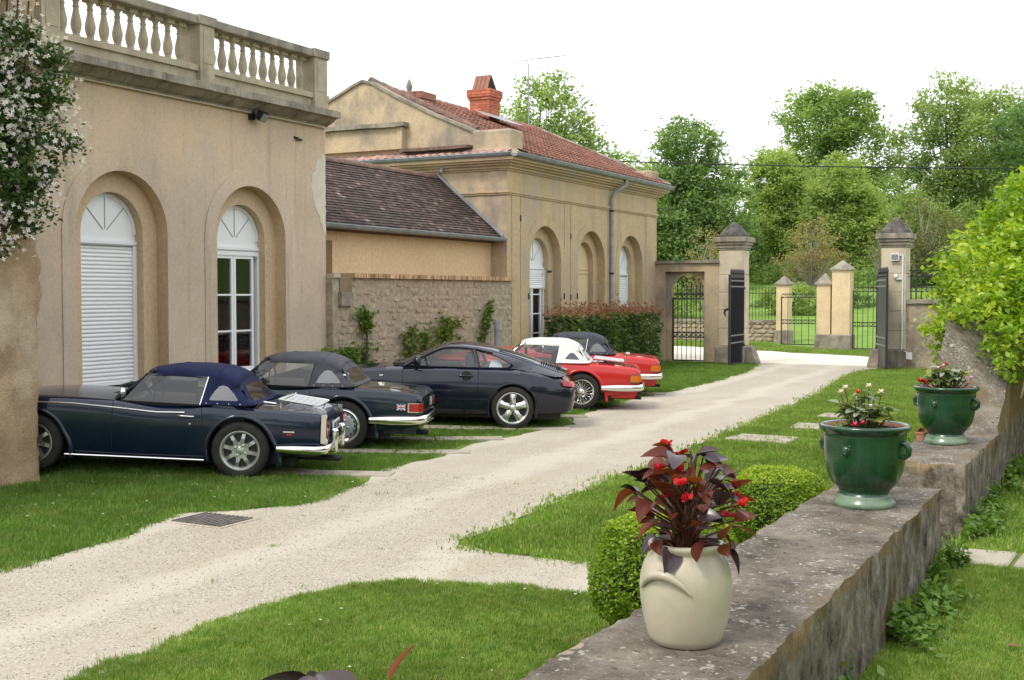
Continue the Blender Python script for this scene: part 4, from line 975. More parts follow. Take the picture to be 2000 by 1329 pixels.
M['rubber'] = plain('seal_rubber', (.006, .006, .006), .7); M['alloy'] = plain('alloy', (.50, .50, .47), .32, .85); M['alloy2'] = plain('polished_alloy', (.66, .66, .65), .25, .9); M['steelgrey'] = plain('silver_wheel', (.42, .44, .46), .4, .5)
M['hood_blue'] = surf('blue_canvas', (.006, .009, .038), (.011, .016, .062), 6, rough=.9, bump=.3, bscale=200, bdist=.002, mode='obj'); M['hood_grey'] = surf('grey_vinyl', (.045, .046, .055), (.07, .072, .082), 5, rough=.62, bump=.2, bscale=150, bdist=.002, mode='obj')
M['hood_black'] = surf('charcoal_canvas', (.032, .035, .045), (.05, .055, .068), 5, rough=.75, bump=.2, bscale=150, bdist=.002, mode='obj'); M['hood_white'] = surf('white_vinyl', (.66, .63, .57), (.74, .72, .67), 5, rough=.6, bump=.2, bscale=150, bdist=.002, mode='obj')
M['carglass'] = glassmat('car_glass', (.82, .87, .88), 0, 1.75); M['plastic_pane'] = glassmat('hood_window', (.72, .76, .80), .12, 2.0)
M['red_lens'] = plain('red_lens', (.32, .012, .012), .15, coat=.5); M['amber_lens'] = plain('amber_lens', (.62, .14, .02), .15, coat=.5); M['clear_lens'] = plain('clear_lens', (.65, .65, .63), .12, coat=.5)
M['leather'] = plain('dark_leather', (.022, .02, .02), .55); M['tan_leather'] = plain('pale_headrest', (.62, .52, .33), .6); M['plate'] = plain('plate_white', (.62, .63, .66), .4); M['plate_ink'] = plain('plate_ink', (.03, .03, .05), .5)

def interp(st, u):
    us = [s[0] for s in st]
    return [float(np.interp(u, us, [s[k] for s in st])) for k in range(1, len(st[0]))]

def smooth_st(st, n):
    """resample station table with a Catmull-Rom spline"""
    st = np.array(st, float); out = []
    us = np.linspace(st[0, 0], st[-1, 0], n)
    for u in us:
        i = int(np.clip(np.searchsorted(st[:, 0], u) - 1, 0, len(st) - 2))
        p0, p1, p2, p3 = st[max(i - 1, 0)], st[i], st[i + 1], st[min(i + 2, len(st) - 1)]
        h = p2[0] - p1[0]; t = (u - p1[0]) / h
        m1 = (p2 - p0) / max(p2[0] - p0[0], 1e-6) * h; m2 = (p3 - p1) / max(p3[0] - p1[0], 1e-6) * h
        v = (2 * t**3 - 3 * t**2 + 1) * p1 + (t**3 - 2 * t**2 + t) * m1 + (-2 * t**3 + 3 * t**2) * p2 + (t**3 - t**2) * m2
        v[0] = u; out.append(v)
    return out

def sect_roadster(hw, zb, zs, zc):
    return [(0, zb), (.80 * hw, zb), (.95 * hw, zb + .035), (.985 * hw, zb + .11), (.998 * hw, zb + .5 * (zs - zb)), (hw, zs - .15), (.992 * hw, zs - .075), (.965 * hw, zs - .025), (.915 * hw, zs), (.86 * hw, zs + .15 * (zc - zs) - .004), (.70 * hw, zs + .45 * (zc - zs)), (.40 * hw, zs + .85 * (zc - zs)), (0, zc)]

def sect_coupe(hw, zb, zs, zc):
    return [(0, zb), (.72 * hw, zb), (.90 * hw, zb + .03), (.955 * hw, zb + .10), (.985 * hw, zb + .35 * (zs - zb)), (hw, zb + .58 * (zs - zb)), (.985 * hw, zb + .78 * (zs - zb)), (.945 * hw, zs - .05), (.87 * hw, zs - .005), (.76 * hw, zs + .12 * (zc - zs)), (.60 * hw, zs + .5 * (zc - zs)), (.35 * hw, zs + .88 * (zc - zs)), (0, zc)]

def body_mesh(st, sect, n=64):
    rows = []
    for s in smooth_st(st, n):
        half = sect(*s[1:]); rows.append([(s[0], y, z) for y, z in half] + [(s[0], -y, z) for y, z in half[-2:0:-1]])
    mb = MB(); mb.grid(rows, closed_v=True); k = len(rows[0])
    mb.f.append(tuple(range(k))); mb.f.append(tuple(len(mb.v) - k + i for i in range(k)))
    return mb

def arch_r(a, r, sweep):
    c, n_ = math.cos(a), math.sin(a)
    return r * (1 + sweep * max(0.0, .35 - n_)) if c < 0 else r
def arch_sweep(prof, n, u, y, z, r, sweep, a0, a1):
    rows = []
    for i in range(n + 1):
        a = a0 + (a1 - a0) * i / n; rr = arch_r(a, r, sweep); rows.append([(u + (rr + dr) * math.cos(a), y + h, z + (rr + dr) * math.sin(a)) for dr, h in prof])
    return MB().grid(rows)
def cut_arches(o, holes, r, depth0=.42, sweep=0.0):
    cut = MB()
    for u, z in holes:
        for s in (1, -1):
            circ = [(u + arch_r(2 * math.pi * i / 44, r, sweep) * math.cos(2 * math.pi * i / 44), z + arch_r(2 * math.pi * i / 44, r, sweep) * math.sin(2 * math.pi * i / 44)) for i in range(44)]
            cut.prism(circ, s * depth0, s * 1.2, 'y')
    cm = cut.mesh('cut'); co = bpy.data.objects.new('cut', cm); COL.objects.link(co); co.parent = o.parent; bpy.context.view_layer.update()
    md = o.modifiers.new('b', 'BOOLEAN'); md.operation = 'DIFFERENCE'; md.solver = 'EXACT'; md.object = co
    dg = bpy.context.evaluated_depsgraph_get(); me = bpy.data.meshes.new_from_object(o.evaluated_get(dg))
    o.modifiers.clear(); old = o.data; o.data = me; bpy.data.objects.remove(co)
    finish(o.data, 32, False)

def ring_panel(outer, inner):
    n = len(outer); mb = MB(); mb.v = [tuple(p) for p in outer] + [tuple(p) for p in inner]
    mb.f = [(i, (i + 1) % n, n + (i + 1) % n, n + i) for i in range(n)]; return mb

def resample(loop, n):
    P = [Vector(p) for p in loop]; m = len(P); d = [(P[(i + 1) % m] - P[i]).length for i in range(m)]; T = sum(d); out = []
    for k in range(n):
        t = T * k / n; i = 0
        while t > d[i]: t -= d[i]; i += 1
        out.append(P[i].lerp(P[(i + 1) % m], t / d[i]))
    return out

def wheel(root, u, y, side, kind, rt=.315, wt=.17, rr=.205):
    """a wheel lying in the x-z plane; side=+1 outer face towards +y"""
    W = MB().lathe([(rr - .005, -wt * .42), (rr + .02, -wt * .5), (rt - .055, -wt * .52), (rt - .015, -wt * .44), (rt, -wt * .30), (rt, wt * .30), (rt - .015, wt * .44), (rt - .055, wt * .52), (rr + .02, wt * .5), (rr - .005, wt * .42)], 40, (0, 0, 0), 'y')
    for gi in range(3):
        pass
    w = W.build('wheel', M['tyre'], root, smooth=40, world=False); w.location = (u, y, rt)
    s = side; f = wt * .42 * s; P = []
    def part(n, mb, m, sm=40): return mb.build(n, m, w, smooth=sm, world=False)
    rim_m = {'mag': M['alloy'], 'steel': M['steelgrey'], 'fan': M['alloy2'], 'wire': M['chrome']}[kind]
    rim = part('rim', MB().lathe([(rr + .012, f + .006 * s), (rr + .012, f + .014 * s), (rr, f + .014 * s), (rr - .018, f - .004 * s), (rr - .028, f - .05 * s), (rr - .03, f - .10 * s)], 40, (0, 0, 0), 'y'), rim_m)
    part('wheel_shade_disc', MB().lathe([(0, f - (.034 if kind == 'mag' else .055 if kind == 'fan' else .085) * s), (rr - .02, f - (.034 if kind == 'mag' else .055 if kind == 'fan' else .085) * s)], 24, (0, 0, 0), 'y'), M['trim'])  # black disc behind the wheel face, shade in its openings put into colour
    if kind == 'mag':
        for k in range(8):
            a = 2 * math.pi * k / 8 + .2; c, n_ = math.cos(a), math.sin(a); sp = MB()
            def Q(r, wd, h): return (r * c - wd * n_, h, r * n_ + wd * c)
            r0, r1 = .06, rr - .022
            sp.add([Q(r0, -.024, f - .012 * s), Q(r0, .024, f - .012 * s), Q(r1 * .72, .018, f - .008 * s), Q(r1, .020, f - .016 * s), Q(r1, -.020, f - .016 * s), Q(r1 * .72, -.018, f - .008 * s),
                    Q(r0, -.026, f - .036 * s), Q(r0, .026, f - .036 * s), Q(r1, .022, f - .036 * s), Q(r1, -.022, f - .036 * s)], [(0, 1, 2, 5), (5, 2, 3, 4), (0, 6, 9, 4, 5), (1, 2, 3, 8, 7), (3, 4, 9, 8)])
            part('spoke', sp, rim_m, None)
        part('hub', MB().lathe([(0, f + .002 * s), (.035, f + .0 * s), (.045, f - .012 * s), (.092, f - .012 * s), (.096, f - .036 * s)], 20, (0, 0, 0), 'y'), M['alloy2'])
        for k in range(4):
            a = math.pi / 2 * k + .5; part('nut', MB().lathe([(0, f + .006 * s), (.012, f + .004 * s), (.013, f - .012 * s)], 8, (.062 * math.cos(a), 0, .062 * math.sin(a)), 'y'), M['chrome'])
    elif kind == 'steel':
        part('trim_ring', MB().lathe([(rr - .002, f + .012 * s), (rr - .012, f + .017 * s), (rr - .035, f + .006 * s), (rr - .04, f - .006 * s)], 36, (0, 0, 0), 'y'), M['chrome'])
        part('disc', MB().lathe([(0, f - .012 * s), (.05, f - .010 * s), (.075, f - .018 * s), (.115, f - .012 * s), (.138, f - .02 * s), (rr - .035, f - .03 * s)], 32, (0, 0, 0), 'y'), M['steelgrey'])
        for k in range(16):
            a = 2 * math.pi * k / 16; part('vent_hole', MB().lathe([(0, f - .0135 * s), (.011, f - .0135 * s)], 8, (.148 * math.cos(a), 0, .148 * math.sin(a)), 'y'), M['rubber'], None)
        for k in range(4):
            a = math.pi / 2 * k + .3; part('nut', MB().lathe([(0, f + .008 * s), (.013, f + .004 * s), (.016, f - .014 * s)], 8, (.07 * math.cos(a), 0, .07 * math.sin(a)), 'y'), M['chrome'])
        part('centre_badge', MB().lathe([(0, f + .003 * s), (.022, f + .001 * s), (.028, f - .01 * s)], 16, (0, 0, 0), 'y'), M['red_lens'])
    elif kind == 'fan':
        for k in range(5):
            a = 2 * math.pi * k / 5 + math.pi / 2; c, n_ = math.cos(a), math.sin(a); sp = MB()
            def Q(r, wd, h): return (r * c - wd * n_, h, r * n_ + wd * c)
            rs_ = [(.05, .042, .004), (.09, .044, .012), (.14, .042, .012), (.175, .052, .006), (rr - .012, .068, -.004)]
            top = [[Q(r, -wd, f + (h - .018) * s), Q(r, -wd * .55, f + (h - .002) * s), Q(r, 0, f + h * s), Q(r, wd * .55, f + (h - .002) * s), Q(r, wd, f + (h - .018) * s)] for r, wd, h in rs_]
            bot = [[Q(r, -wd, f - .06 * s), top[i][0]] for i, (r, wd, h) in enumerate(rs_)]; bot2 = [[top[i][4], Q(r, wd, f - .06 * s)] for i, (r, wd, h) in enumerate(rs_)]
            sp.grid(top); sp.grid(bot); sp.grid(bot2); part('spoke', sp, rim_m, 50)
        part('hub', MB().lathe([(0, f + .010 * s), (.03, f + .008 * s), (.05, f + .0 * s), (.082, f - .004 * s), (.09, f - .05 * s)], 24, (0, 0, 0), 'y'), rim_m)
        for k in range(5):
            a = 2 * math.pi * k / 5 + math.pi / 2 + math.pi / 5; part('bolt_hole', MB().lathe([(0, f + .001 * s), (.013, f + .001 * s)], 10, (.066 * math.cos(a), 0, .066 * math.sin(a)), 'y'), M['rubber'], None)
    else:
        for k in range(36):
            a = 2 * math.pi * k / 36; b = a + (.35 if k % 2 else -.35); hf = f - .02 * s if k % 2 else f - .055 * s
            sp = MB().tube([(.045 * math.cos(b), hf + .02 * s, .045 * math.sin(b)), ((rr - .02) * math.cos(a), f - (.012 if k % 2 else .05) * s, (rr - .02) * math.sin(a))], .0032, 4); part('spoke', sp, M['chrome'], None)
        part('hub', MB().lathe([(0, f + .035 * s), (.022, f + .03 * s), (.028, f + .01 * s), (.045, f), (.05, f - .06 * s)], 16, (0, 0, 0), 'y'), M['chrome'])
        part('knock_off', MB().box(-.055, .055, min(f + .02 * s, f + .04 * s), max(f + .02 * s, f + .04 * s), -.014, .014), M['chrome'], None)
    return w

def sec_at(st, sect, u):
    us = np.array([s[0] for s in st]); i = interp(st, u); return sect(*i)

def seam(root, st, sect, u, i0, i1, lean=0.0, name='door_gap', side=1):
    pts = []; s = sec_at(st, sect, u)[i0:i1 + 1]
    for k, (y, z) in enumerate(s):
        uu = u + lean * k / max(1, len(s) - 1); y2, z2 = sec_at(st, sect, uu)[i0 + k]; pts.append((uu, side * (y2 + .0005), z2 + .0005))
    return MB().tube(pts, .0042, 5).build(name, M['rubber'], root, world=False)

def seats(root, u, zt, w=.30, mat=None):
    for s in (1, -1):
        b = MB().box(u - .08, u + .06, s * .34 - w / 2 - .08, s * .34 + w / 2 + .08 - .0, .45, zt).mesh('seat', 60); bevelled(b, .05, 3); link('seat', b, mat or M['leather'], root, False)

PITCH = R(1.6)
def place(contact, r, hw):
    s, c = math.sin(r), math.cos(r); return (contact[0] - hw * s, contact[1] + hw * c, 0), math.pi + r

TAIL_FIN = [(-.91, .56, .36, .62, .58), (-.90, .625, .30, .69, .665), (-.86, .655, .27, .725, .70), (-.70, .685, .25, .742, .745), (-.45, .712, .235, .757, .785), (-.1, .725, .22, .772, .805)]
TAIL_KAMM = [(-.985, .64, .37, .685, .69), (-.975, .672, .34, .71, .71), (-.93, .688, .31, .735, .735), (-.75, .70, .26, .755, .772), (-.45, .712, .235, .775, .80), (-.1, .725, .22, .787, .812)]
FRONT_R = [(.35, .735, .19, .792, .80), (.55, .737, .185, .772, .775), (.9, .738, .18, .762, .765), (1.25, .738, .18, .785, .80), (1.42, .737, .18, .806, .845), (1.8, .735, .19, .82, .87), (2.24, .733, .20, .826, .865), (2.6, .725, .225, .805, .825), (2.85, .70, .27, .755, .745), (2.98, .66, .31, .68, .66), (3.03, .58, .36, .58, .55)]

def roadster(label, contact, r, scale, paint, hood, tail, wk, hood_edge=None, extras=(), pitch=1.5):
    loc, rz = place(contact, r, .705 * scale)
    C = thing('vintage_roadster', label, 'car', loc, rz); C.scale = (scale,) * 3; C.rotation_euler.y = -R(pitch); C.location.z = yard_z(contact[0], contact[1])
    st = (TAIL_FIN if tail == 'fin' else TAIL_KAMM) + FRONT_R; sec = sect_roadster
    def B(n, mb, m, sm=None, parent=None): return mb.build(n, m, parent or C, smooth=sm, world=False)
    body = B('body', body_mesh(st, sec), M[paint], 32); AR = .352; WZ = .318
    bpy.context.view_layer.update()
    cut_arches(body, [(0, WZ), (2.24, WZ)], AR, .47, .34)
    for u in (0, 2.24):
        for s in (1, -1):
            B('wheel_well', arch_sweep([(-.004, 0), (-.004, .235 * s)], 36, u, .47 * s, WZ, AR, .34, R(-25), R(205)), M['trim'], 40)
            hw_ = interp(st, u)[0] * s
            fl = arch_sweep([(-.003, -.03 * s), (-.003, .014 * s), (.010, .021 * s), (.026, .018 * s), (.044, .003 * s), (.046, -.03 * s)], 44, u, hw_ * .985, WZ, AR, .34, R(-18), R(199))
            B('arch_flare', fl, M[paint], 50)
            wheel(C, u, s * .632, s, wk)
    for s in (1, -1):
        seam(C, st, sec, .40, 3, 8, .03, side=s); seam(C, st, sec, 1.38, 3, 8, 0, side=s)
        B('sill_strip', MB().tube([(.38, s * .733, .20), (1.88, s * .733, .205)], .010, 6), M['chrome'] if tail == 'fin' else M['trim'])
        B('door_handle', MB().tube([(.50, s * .742, .665), (.56, s * .757, .668), (.64, s * .757, .670), (.67, s * .742, .672)], .009, 6), M['chrome'], 60)
        B('door_lock', MB().lathe([(0, .748 * s), (.012, .747 * s), (.013, .735 * s)], 10, (.54, 0, .585), 'y'), M['chrome'])
    B('underbody', MB().box(-.55, 2.6, -.5, .5, .15, .30), M['trim'])
    # windscreen
    def ws(v, t):       # v across -1..1, t up 0..1
        u = (1.47 - .10 * v * v) * (1 - t) + (1.06 - .05 * v * v) * t; y = v * (.60 * (1 - t) + .50 * t); z = (.845 - .02 * v * v) * (1 - t) + (1.205 - .012 * v * v) * t; return (u, y, z)
    B('windscreen', MB().grid([[ws(-1 + i / 4, t) for i in range(9)] for t in (0, .5, 1)]), M['carglass'], 60)
    fr = M['trim'] if hood != 'hood_white' else M['chrome']
    for s in (-1, 1): B('screen_pillar', MB().tube([ws(s, -.04), ws(s, .5), ws(s, 1)], .020, 8), fr, 60)
    B('screen_header', MB().tube([ws(-1 + i / 4, 1) for i in range(9)], .016, 8), fr, 60)
    B('screen_base', MB().tube([ws(-1 + i / 4, 0) for i in range(9)], .015, 8), M['rubber'], 60)
    for y in (-.22, .2): B('wiper', MB().tube([(1.53, y + .1, .852), (1.40, y - .1, .885), (1.33, y - .3, .95)], .006, 5), M['trim'])
    # folding hood
    us = [1.075, .95, .8, .6, .42, .25, .12, .02, -.06]; ye = [.512, .53, .535, .54, .54, .54, .54, .535, .53]; ze = [1.17, 1.185, 1.19, 1.185, 1.175, 1.155, 1.125, 1.085, 1.035]; zc = [1.212, 1.245, 1.268, 1.276, 1.272, 1.255, 1.225, 1.180, 1.12]
    if tail == 'kamm': zc = [z_ + .006 * math.sin(i * 1.7) for i, z_ in enumerate(zc)]
    rows = []
    for u, y_, z_, c_ in zip(us, ye, ze, zc):
        row = []
        for k in range(13):
            v = -1 + k / 6; av = abs(v)
            if av > .9: y2 = math.copysign(y_ + .014, v) if av > .99 else math.copysign(y_ + .003, v); z2 = z_ - .045 if av > .99 else z_ - .002
            else: y2 = v * y_ * 1.06; z2 = z_ + (c_ - z_) * (1 - (av / .95) ** 2.6) + .008
            row.append((u, y2, z2))
        rows.append(row)
    hd = B('soft_top', MB().grid(rows), M[hood], 180)
    sd_ = hd.modifiers.new('t', 'SOLIDIFY'); sd_.thickness = .008; sd_.offset = -1
    for iu in (2, 5):
        B('hood_bow_seam', MB().tube([(p[0], p[1] * 1.003, p[2] + .002) for p in rows[iu]], .004, 5), M[hood], 60, hd)
    def yat(z): return .715 + (.545 - .715) * max(0, min(1, (z - .79) / .36))
    for s in (1, -1):
        def S(u, z): return (u, s * yat(z), z)
        outer = [S(.44, .792), S(.41, .95), S(.38, 1.135), S(.25, 1.125), S(.12, 1.09), S(.02, 1.05), (-.06, s * .545, 1.01), (-.18, s * .605, .895), (-.31, s * .665, .805), (-.14, s * .70, .796), S(.1, .795)]
        inner = [S(.33, .855), S(.31, .90), S(.27, .97), S(.215, 1.03), S(.16, 1.045), S(.10, 1.035), S(.04, .99), S(-.02, .935), S(-.08, .872), S(-.06, .858), S(.1, .855)] if hood != 'hood_white' else [S(.26, .875), S(.24, .90), S(.2, .95), S(.15, 1.0), S(.10, 1.01), S(.06, 1.0), S(.01, .96), S(-.03, .92), S(-.08, .875), S(-.03, .87), S(.1, .87)]
        q = B('hood_quarter', ring_panel(outer, inner), M[hood], None, hd); q.modifiers.new('t', 'SOLIDIFY').thickness = .006
        pn = MB(); pn.v = [tuple(p) for p in inner]; pn.f = [tuple(range(len(inner)))]; B('quarter_window', pn, M['plastic_pane'] if hood != 'hood_white' else M['dark_pane'], None, hd)
        B('hood_hem', MB().tube([S(.44, .80), S(.1, .803), (-.14, s * .703, .803), (-.31, s * .668, .812)], .010, 6), M[hood], 60, hd)
        for uu in (.36, .2, .04, -.12): B('stud', MB().lathe([(0, .012), (.008, .008), (.010, 0)], 8, (uu, s * .712, .815), 'y'), M['chrome'], 60, hd)
        # door glass
        dg_ = [S(1.30, .80), S(1.05, 1.165), S(.40, 1.145), S(.445, .79)]; dg_[0] = (1.30, s * .66, .80); dg_[1] = (1.075, s * .525, 1.16)
        pn = MB(); pn.v = dg_; pn.f = [(0, 1, 2, 3)]; B('side_window', pn, M['carglass'])
        B('window_seal', MB().tube([dg_[3], dg_[0], dg_[1]], .009, 5), M['rubber'])
        B('window_rear_edge', MB().tube([dg_[2], dg_[3]], .008, 5), M['chrome'] if hood != 'hood_grey' else M['trim'])
    e_ = rows[-1]
    bo = [e_[k] for k in (1, 3, 6, 9, 11)] + [(-.18, .60, .90), (-.31, .64, .812)] + [(-.34, y, .815) for y in (.3, 0, -.3)] + [(-.31, -.64, .812), (-.18, -.60, .90)]
    bi = [(-.115, y, 1.05 - .06 * y * y) for y in (-.42, -.22, 0, .22, .42)] + [(-.19, .49, .935), (-.27, .53, .85)] + [(-.29, y, .85) for y in (.25, 0, -.25)] + [(-.27, -.53, .85), (-.19, -.49, .935)]
    B('hood_back', ring_panel(bo, bi), M[hood], None, hd); pn = MB(); pn.v = bi; pn.f = [tuple(range(len(bi)))]; B('rear_window', pn, M['plastic_pane'], None, hd)
    # cabin
    B('cockpit', MB().box(-.02, 1.34, -.62, .62, .55, .795), M['trim']); seats(C, .48, 1.0)
    if 'headrest' in extras: B('headrest', bevelled_mb(.44, .54, .20, .44, 1.0, 1.13), M['tan_leather'], None)
    B('steering_wheel', MB().lathe([(.17 + .012 * math.cos(a), .012 * math.sin(a)) for a in np.linspace(0, 2 * math.pi, 9)], 24, (0, 0, 0), 'x'), M['trim'], 60).location = (1.0, .33, .86)
    # mirrors
    for s in (1,):
        B('door_mirror', MB().tube([(1.28, .70, .80), (1.27, .76, .86), (1.26, .775, .90)], .008, 6), M['chrome']); mm = B('mirror_head', MB().lathe([(0, -.03), (.035, -.02), (.055, .012), (.05, .02), (0, .02)], 16, (0, 0, 0), 'x'), M['chrome'], 60); mm.location = (1.25, .785, .90)
    B('fuel_cap', MB().lathe([(0, .04), (.05, .035), (.055, .0)], 16, (-.36 if tail == 'kamm' else -.5, 0.0, .795)), M['chrome'], 60) if tail == 'kamm' else None
    # front end
    for s in (1, -1): B('headlamp', MB().lathe([(0, .03), (.07, .02), (.085, 0), (.09, -.04)], 20, (2.93, s * .50, .62), 'x'), M['clear_lens'], 60)
    B('grille', MB().box(3.0, 3.02, -.36, .36, .42, .55), M['trim']); B('front_bumper', MB().tube([(2.75, .74, .42), (2.98, .66, .42), (3.09, .35, .42), (3.11, 0, .42), (3.09, -.35, .42), (2.98, -.66, .42), (2.75, -.74, .42)], .045, 8, sq=(.5, 1)), M['chrome'], 60)
    if tail == 'fin':
        B('belt_strip', MB().tube([(u, .7445 if u < 2.5 else interp(st, u)[0] * .998, interp(st, u)[2] - .062) for u in (.60, .9, 1.3, 1.8, 2.3, 2.7, 2.85)], .009, 6), M['chrome'], 60)
        B('rear_bumper', MB().tube([(-.40, .735, .35), (-.6, .738, .35), (-.82, .725, .35), (-.91, .66, .35), (-.935, .4, .35), (-.94, 0, .35), (-.935, -.4, .35), (-.91, -.66, .35), (-.82, -.725, .35), (-.40, -.735, .35)], [.034] + [.046] * 8 + [.034], 10, sq=(.55, 1)), M['chrome'], 60)
        for y in (-.28, .28):
            ov = MB().box(-1.0, -.915, y - .035, y + .035, .27, .55).mesh('overrider', 60); bevelled(ov, .03, 3); link('overrider', ov, M['chrome'], C, False)
        for s in (1, -1):
            B('tail_lamp_housing', MB().box(-.915, -.86, s * .635 - .022, s * .635 + .022, .42, .735), M['chrome']); B('tail_lamp', MB().box(-.925, -.913, s * .632 - .018, s * .632 + .018, .50, .66), M['red_lens']); B('reversing_lamp', MB().lathe([(0, -.03), (.035, -.02), (.04, 0)], 12, (-.90, s * .60, .43), 'x'), M['clear_lens'], 60)
        B('number_plate', MB().box(-.935, -.925, -.25, .25, .50, .62), M['plate'])
        for i, y in enumerate((-.19, -.13, -.07, .02, .08, .15)): B('plate_character', MB().box(-.938, -.9355, y - .018, y + .018, .525, .595), M['plate_ink'])
        B('badge', MB().tube([(-.58, .702, .535), (-.46, .712, .535)], .008, 5, sq=(.4, 1)), M['chrome']); B('red_badge', MB().tube([(-.555, .704, .505), (-.495, .709, .505)], .011, 5, sq=(.4, 1)), M['red_lens'])
        # luggage rack on the boot lid
        rk = B('luggage_rack', MB().tube([(-.34, -.36, .855), (-.34, .36, .855), (-.78, .38, .80), (-.80, .3, .797), (-.80, -.3, .797), (-.78, -.38, .80), (-.34, -.36, .855)], .009, 6), M['chrome'], 60)
        for i in range(6):
            y = -.30 + i * .12; B('rack_bar', MB().tube([(-.34, y, .86), (-.80, y, .803)], .009, 6, sq=(1.4, .8)), M['chrome'], 60, rk)
        for (u, y) in ((-.36, -.34), (-.36, .34), (-.74, -.36), (-.74, .36)): B('rack_foot', MB().tube([(u, y, .70), (u, y, .82 - (u + .36) * -.1)], .010, 6), M['chrome'], 60, rk)
        B('rack_rail', MB().tube([(-.40, .36, .85), (-.40, .36, .885), (-.40, -.36, .885), (-.40, -.36, .85)], .008, 6), M['chrome'], 60, rk)
        B('boot_hinge', MB().tube([(-.16, .3, .815), (-.30, .3, .80)], .014, 6), M['chrome'], 60)
    else:
        B('rear_bumper', MB().tube([(-.34, .742, .395), (-.6, .747, .40), (-.85, .735, .405), (-.98, .69, .41), (-1.03, .5, .41), (-1.05, 0, .41), (-1.03, -.5, .41), (-.98, -.69, .41), (-.85, -.735, .405), (-.34, -.742, .395)], [.04] + [.056] * 8 + [.04], 10, sq=(.5, 1)), M['chrome'], 60)
        for s in (1, -1):
            lm = MB().prism([(-.82, s * .7), (-.82, s * .715), (-.955, s * .70), (-1.0, s * .66), (-1.0, s * .40), (-.96, s * .40)], .505, .625, 'z'); B('tail_lamp_bezel', lm, M['chrome'])
            B('tail_lamp', MB().prism([(-.835, s * .70), (-.835, s * .722), (-.957, s * .708), (-1.008, s * .665), (-1.008, s * .55), (-.96, s * .55)], .515, .615, 'z'), M['red_lens'] if 'flag' in extras else M['amber_lens'])
        B('valance', MB().frustum((-.90, -.5, -.60, .60), (-.97, -.5, -.66, .66), .22, .36), M[paint])
        B('boot_gap', MB().tube([(-.30, .55, .80), (-.55, .56, .80), (-.88, .54, .755)], .004, 5), M['rubber'])
        B('boot_hinge', MB().box(-.70, -.55, .38, .42, .788, .80), M['chrome'])
        if 'flag' in extras:
            fg = B('flag_sticker', MB().box(-.79, -.68, .7085, .7105, .53, .61), plain('flag_blue', (.03, .04, .16), .5)); W_, Rr = plain('flag_white', (.7, .7, .7), .5), plain('flag_red', (.45, .03, .03), .5)
            for (a, b, c, d, m_, e) in ((-.79, -.68, .558, .582, W_, .711), (-.745, -.725, .53, .61, W_, .711), (-.79, -.68, .564, .576, Rr, .7115), (-.740, -.730, .53, .61, Rr, .7115)): B('flag_cross', MB().box(a, b, e - .001, e, c, d), m_, None, fg)
            for (a, b) in (((-.788, .535), (-.682, .605)), ((-.788, .605), (-.682, .535))): B('flag_diagonal', MB().tube([(a[0], .7105, a[1]), (b[0], .7105, b[1])], .007, 4, sq=(.1, 1)), W_, None, fg)
        if 'rack' in extras:
            rk = B('luggage_rack', MB().add([(-.18, -.45, .875), (-.18, .45, .875), (-.70, .45, .83), (-.70, -.45, .83), (-.18, -.45, .883), (-.18, .45, .883), (-.70, .45, .838), (-.70, -.45, .838)], [(0, 1, 2, 3), (4, 5, 6, 7), (0, 1, 5, 4), (1, 2, 6, 5), (2, 3, 7, 6), (3, 0, 4, 7)]), M['rack_silver'])
            for y in (-.45, -.3, -.15, 0, .15, .3, .45): B('rack_upright', MB().tube([(-.72, y, .80), (-.74, y, .93)], .008, 6), M['chrome'], 60, rk)
            for (u, y) in ((-.25, -.42), (-.25, .42), (-.66, -.42), (-.66, .42)): B('rack_foot', MB().tube([(u, y, .75), (u, y, .85)], .012, 6), M['chrome'], 60, rk)
    B('exhaust', MB().tube([(-.5, .2, .2), (-1.02, .2, .2)], .028, 10), M['trim'], 60); B('exhaust', MB().tube([(-.5, .1, .2), (-1.02, .1, .2)], .028, 10), M['trim'], 60)
    KEEP = ('body', 'wheel', 'arch_flare', 'wheel_well', 'luggage_rack', 'steering_wheel', 'mirror_head')
    for ch in list(C.children) + [g_ for c_ in C.children for g_ in c_.children]:
        nm = ch.name.split('.')[0]
        if nm in KEEP or nm.startswith('rack') or nm.startswith('flag') or (ch.parent is not C and ch.parent.name.split('.')[0] in KEEP): continue
        fab = nm == 'soft_top' or ch.parent.name.split('.')[0] == 'soft_top'
        for v_ in ch.data.vertices:
            if fab and v_.co.x < .44: v_.co.x = .44 - (.44 - v_.co.x) * .76
            if v_.co.z > .80: v_.co.z = .80 + (v_.co.z - .80) * .83
    return C
def bevelled_mb(x0, x1, y0, y1, z0, z1):
    b = MB().box(x0, x1, y0, y1, z0, z1); return b
M['dark_pane'] = plain('striped_pane', (.06, .065, .075), .25); M['rack_silver'] = plain('rack_silver', (.62, .58, .60), .35, .3)

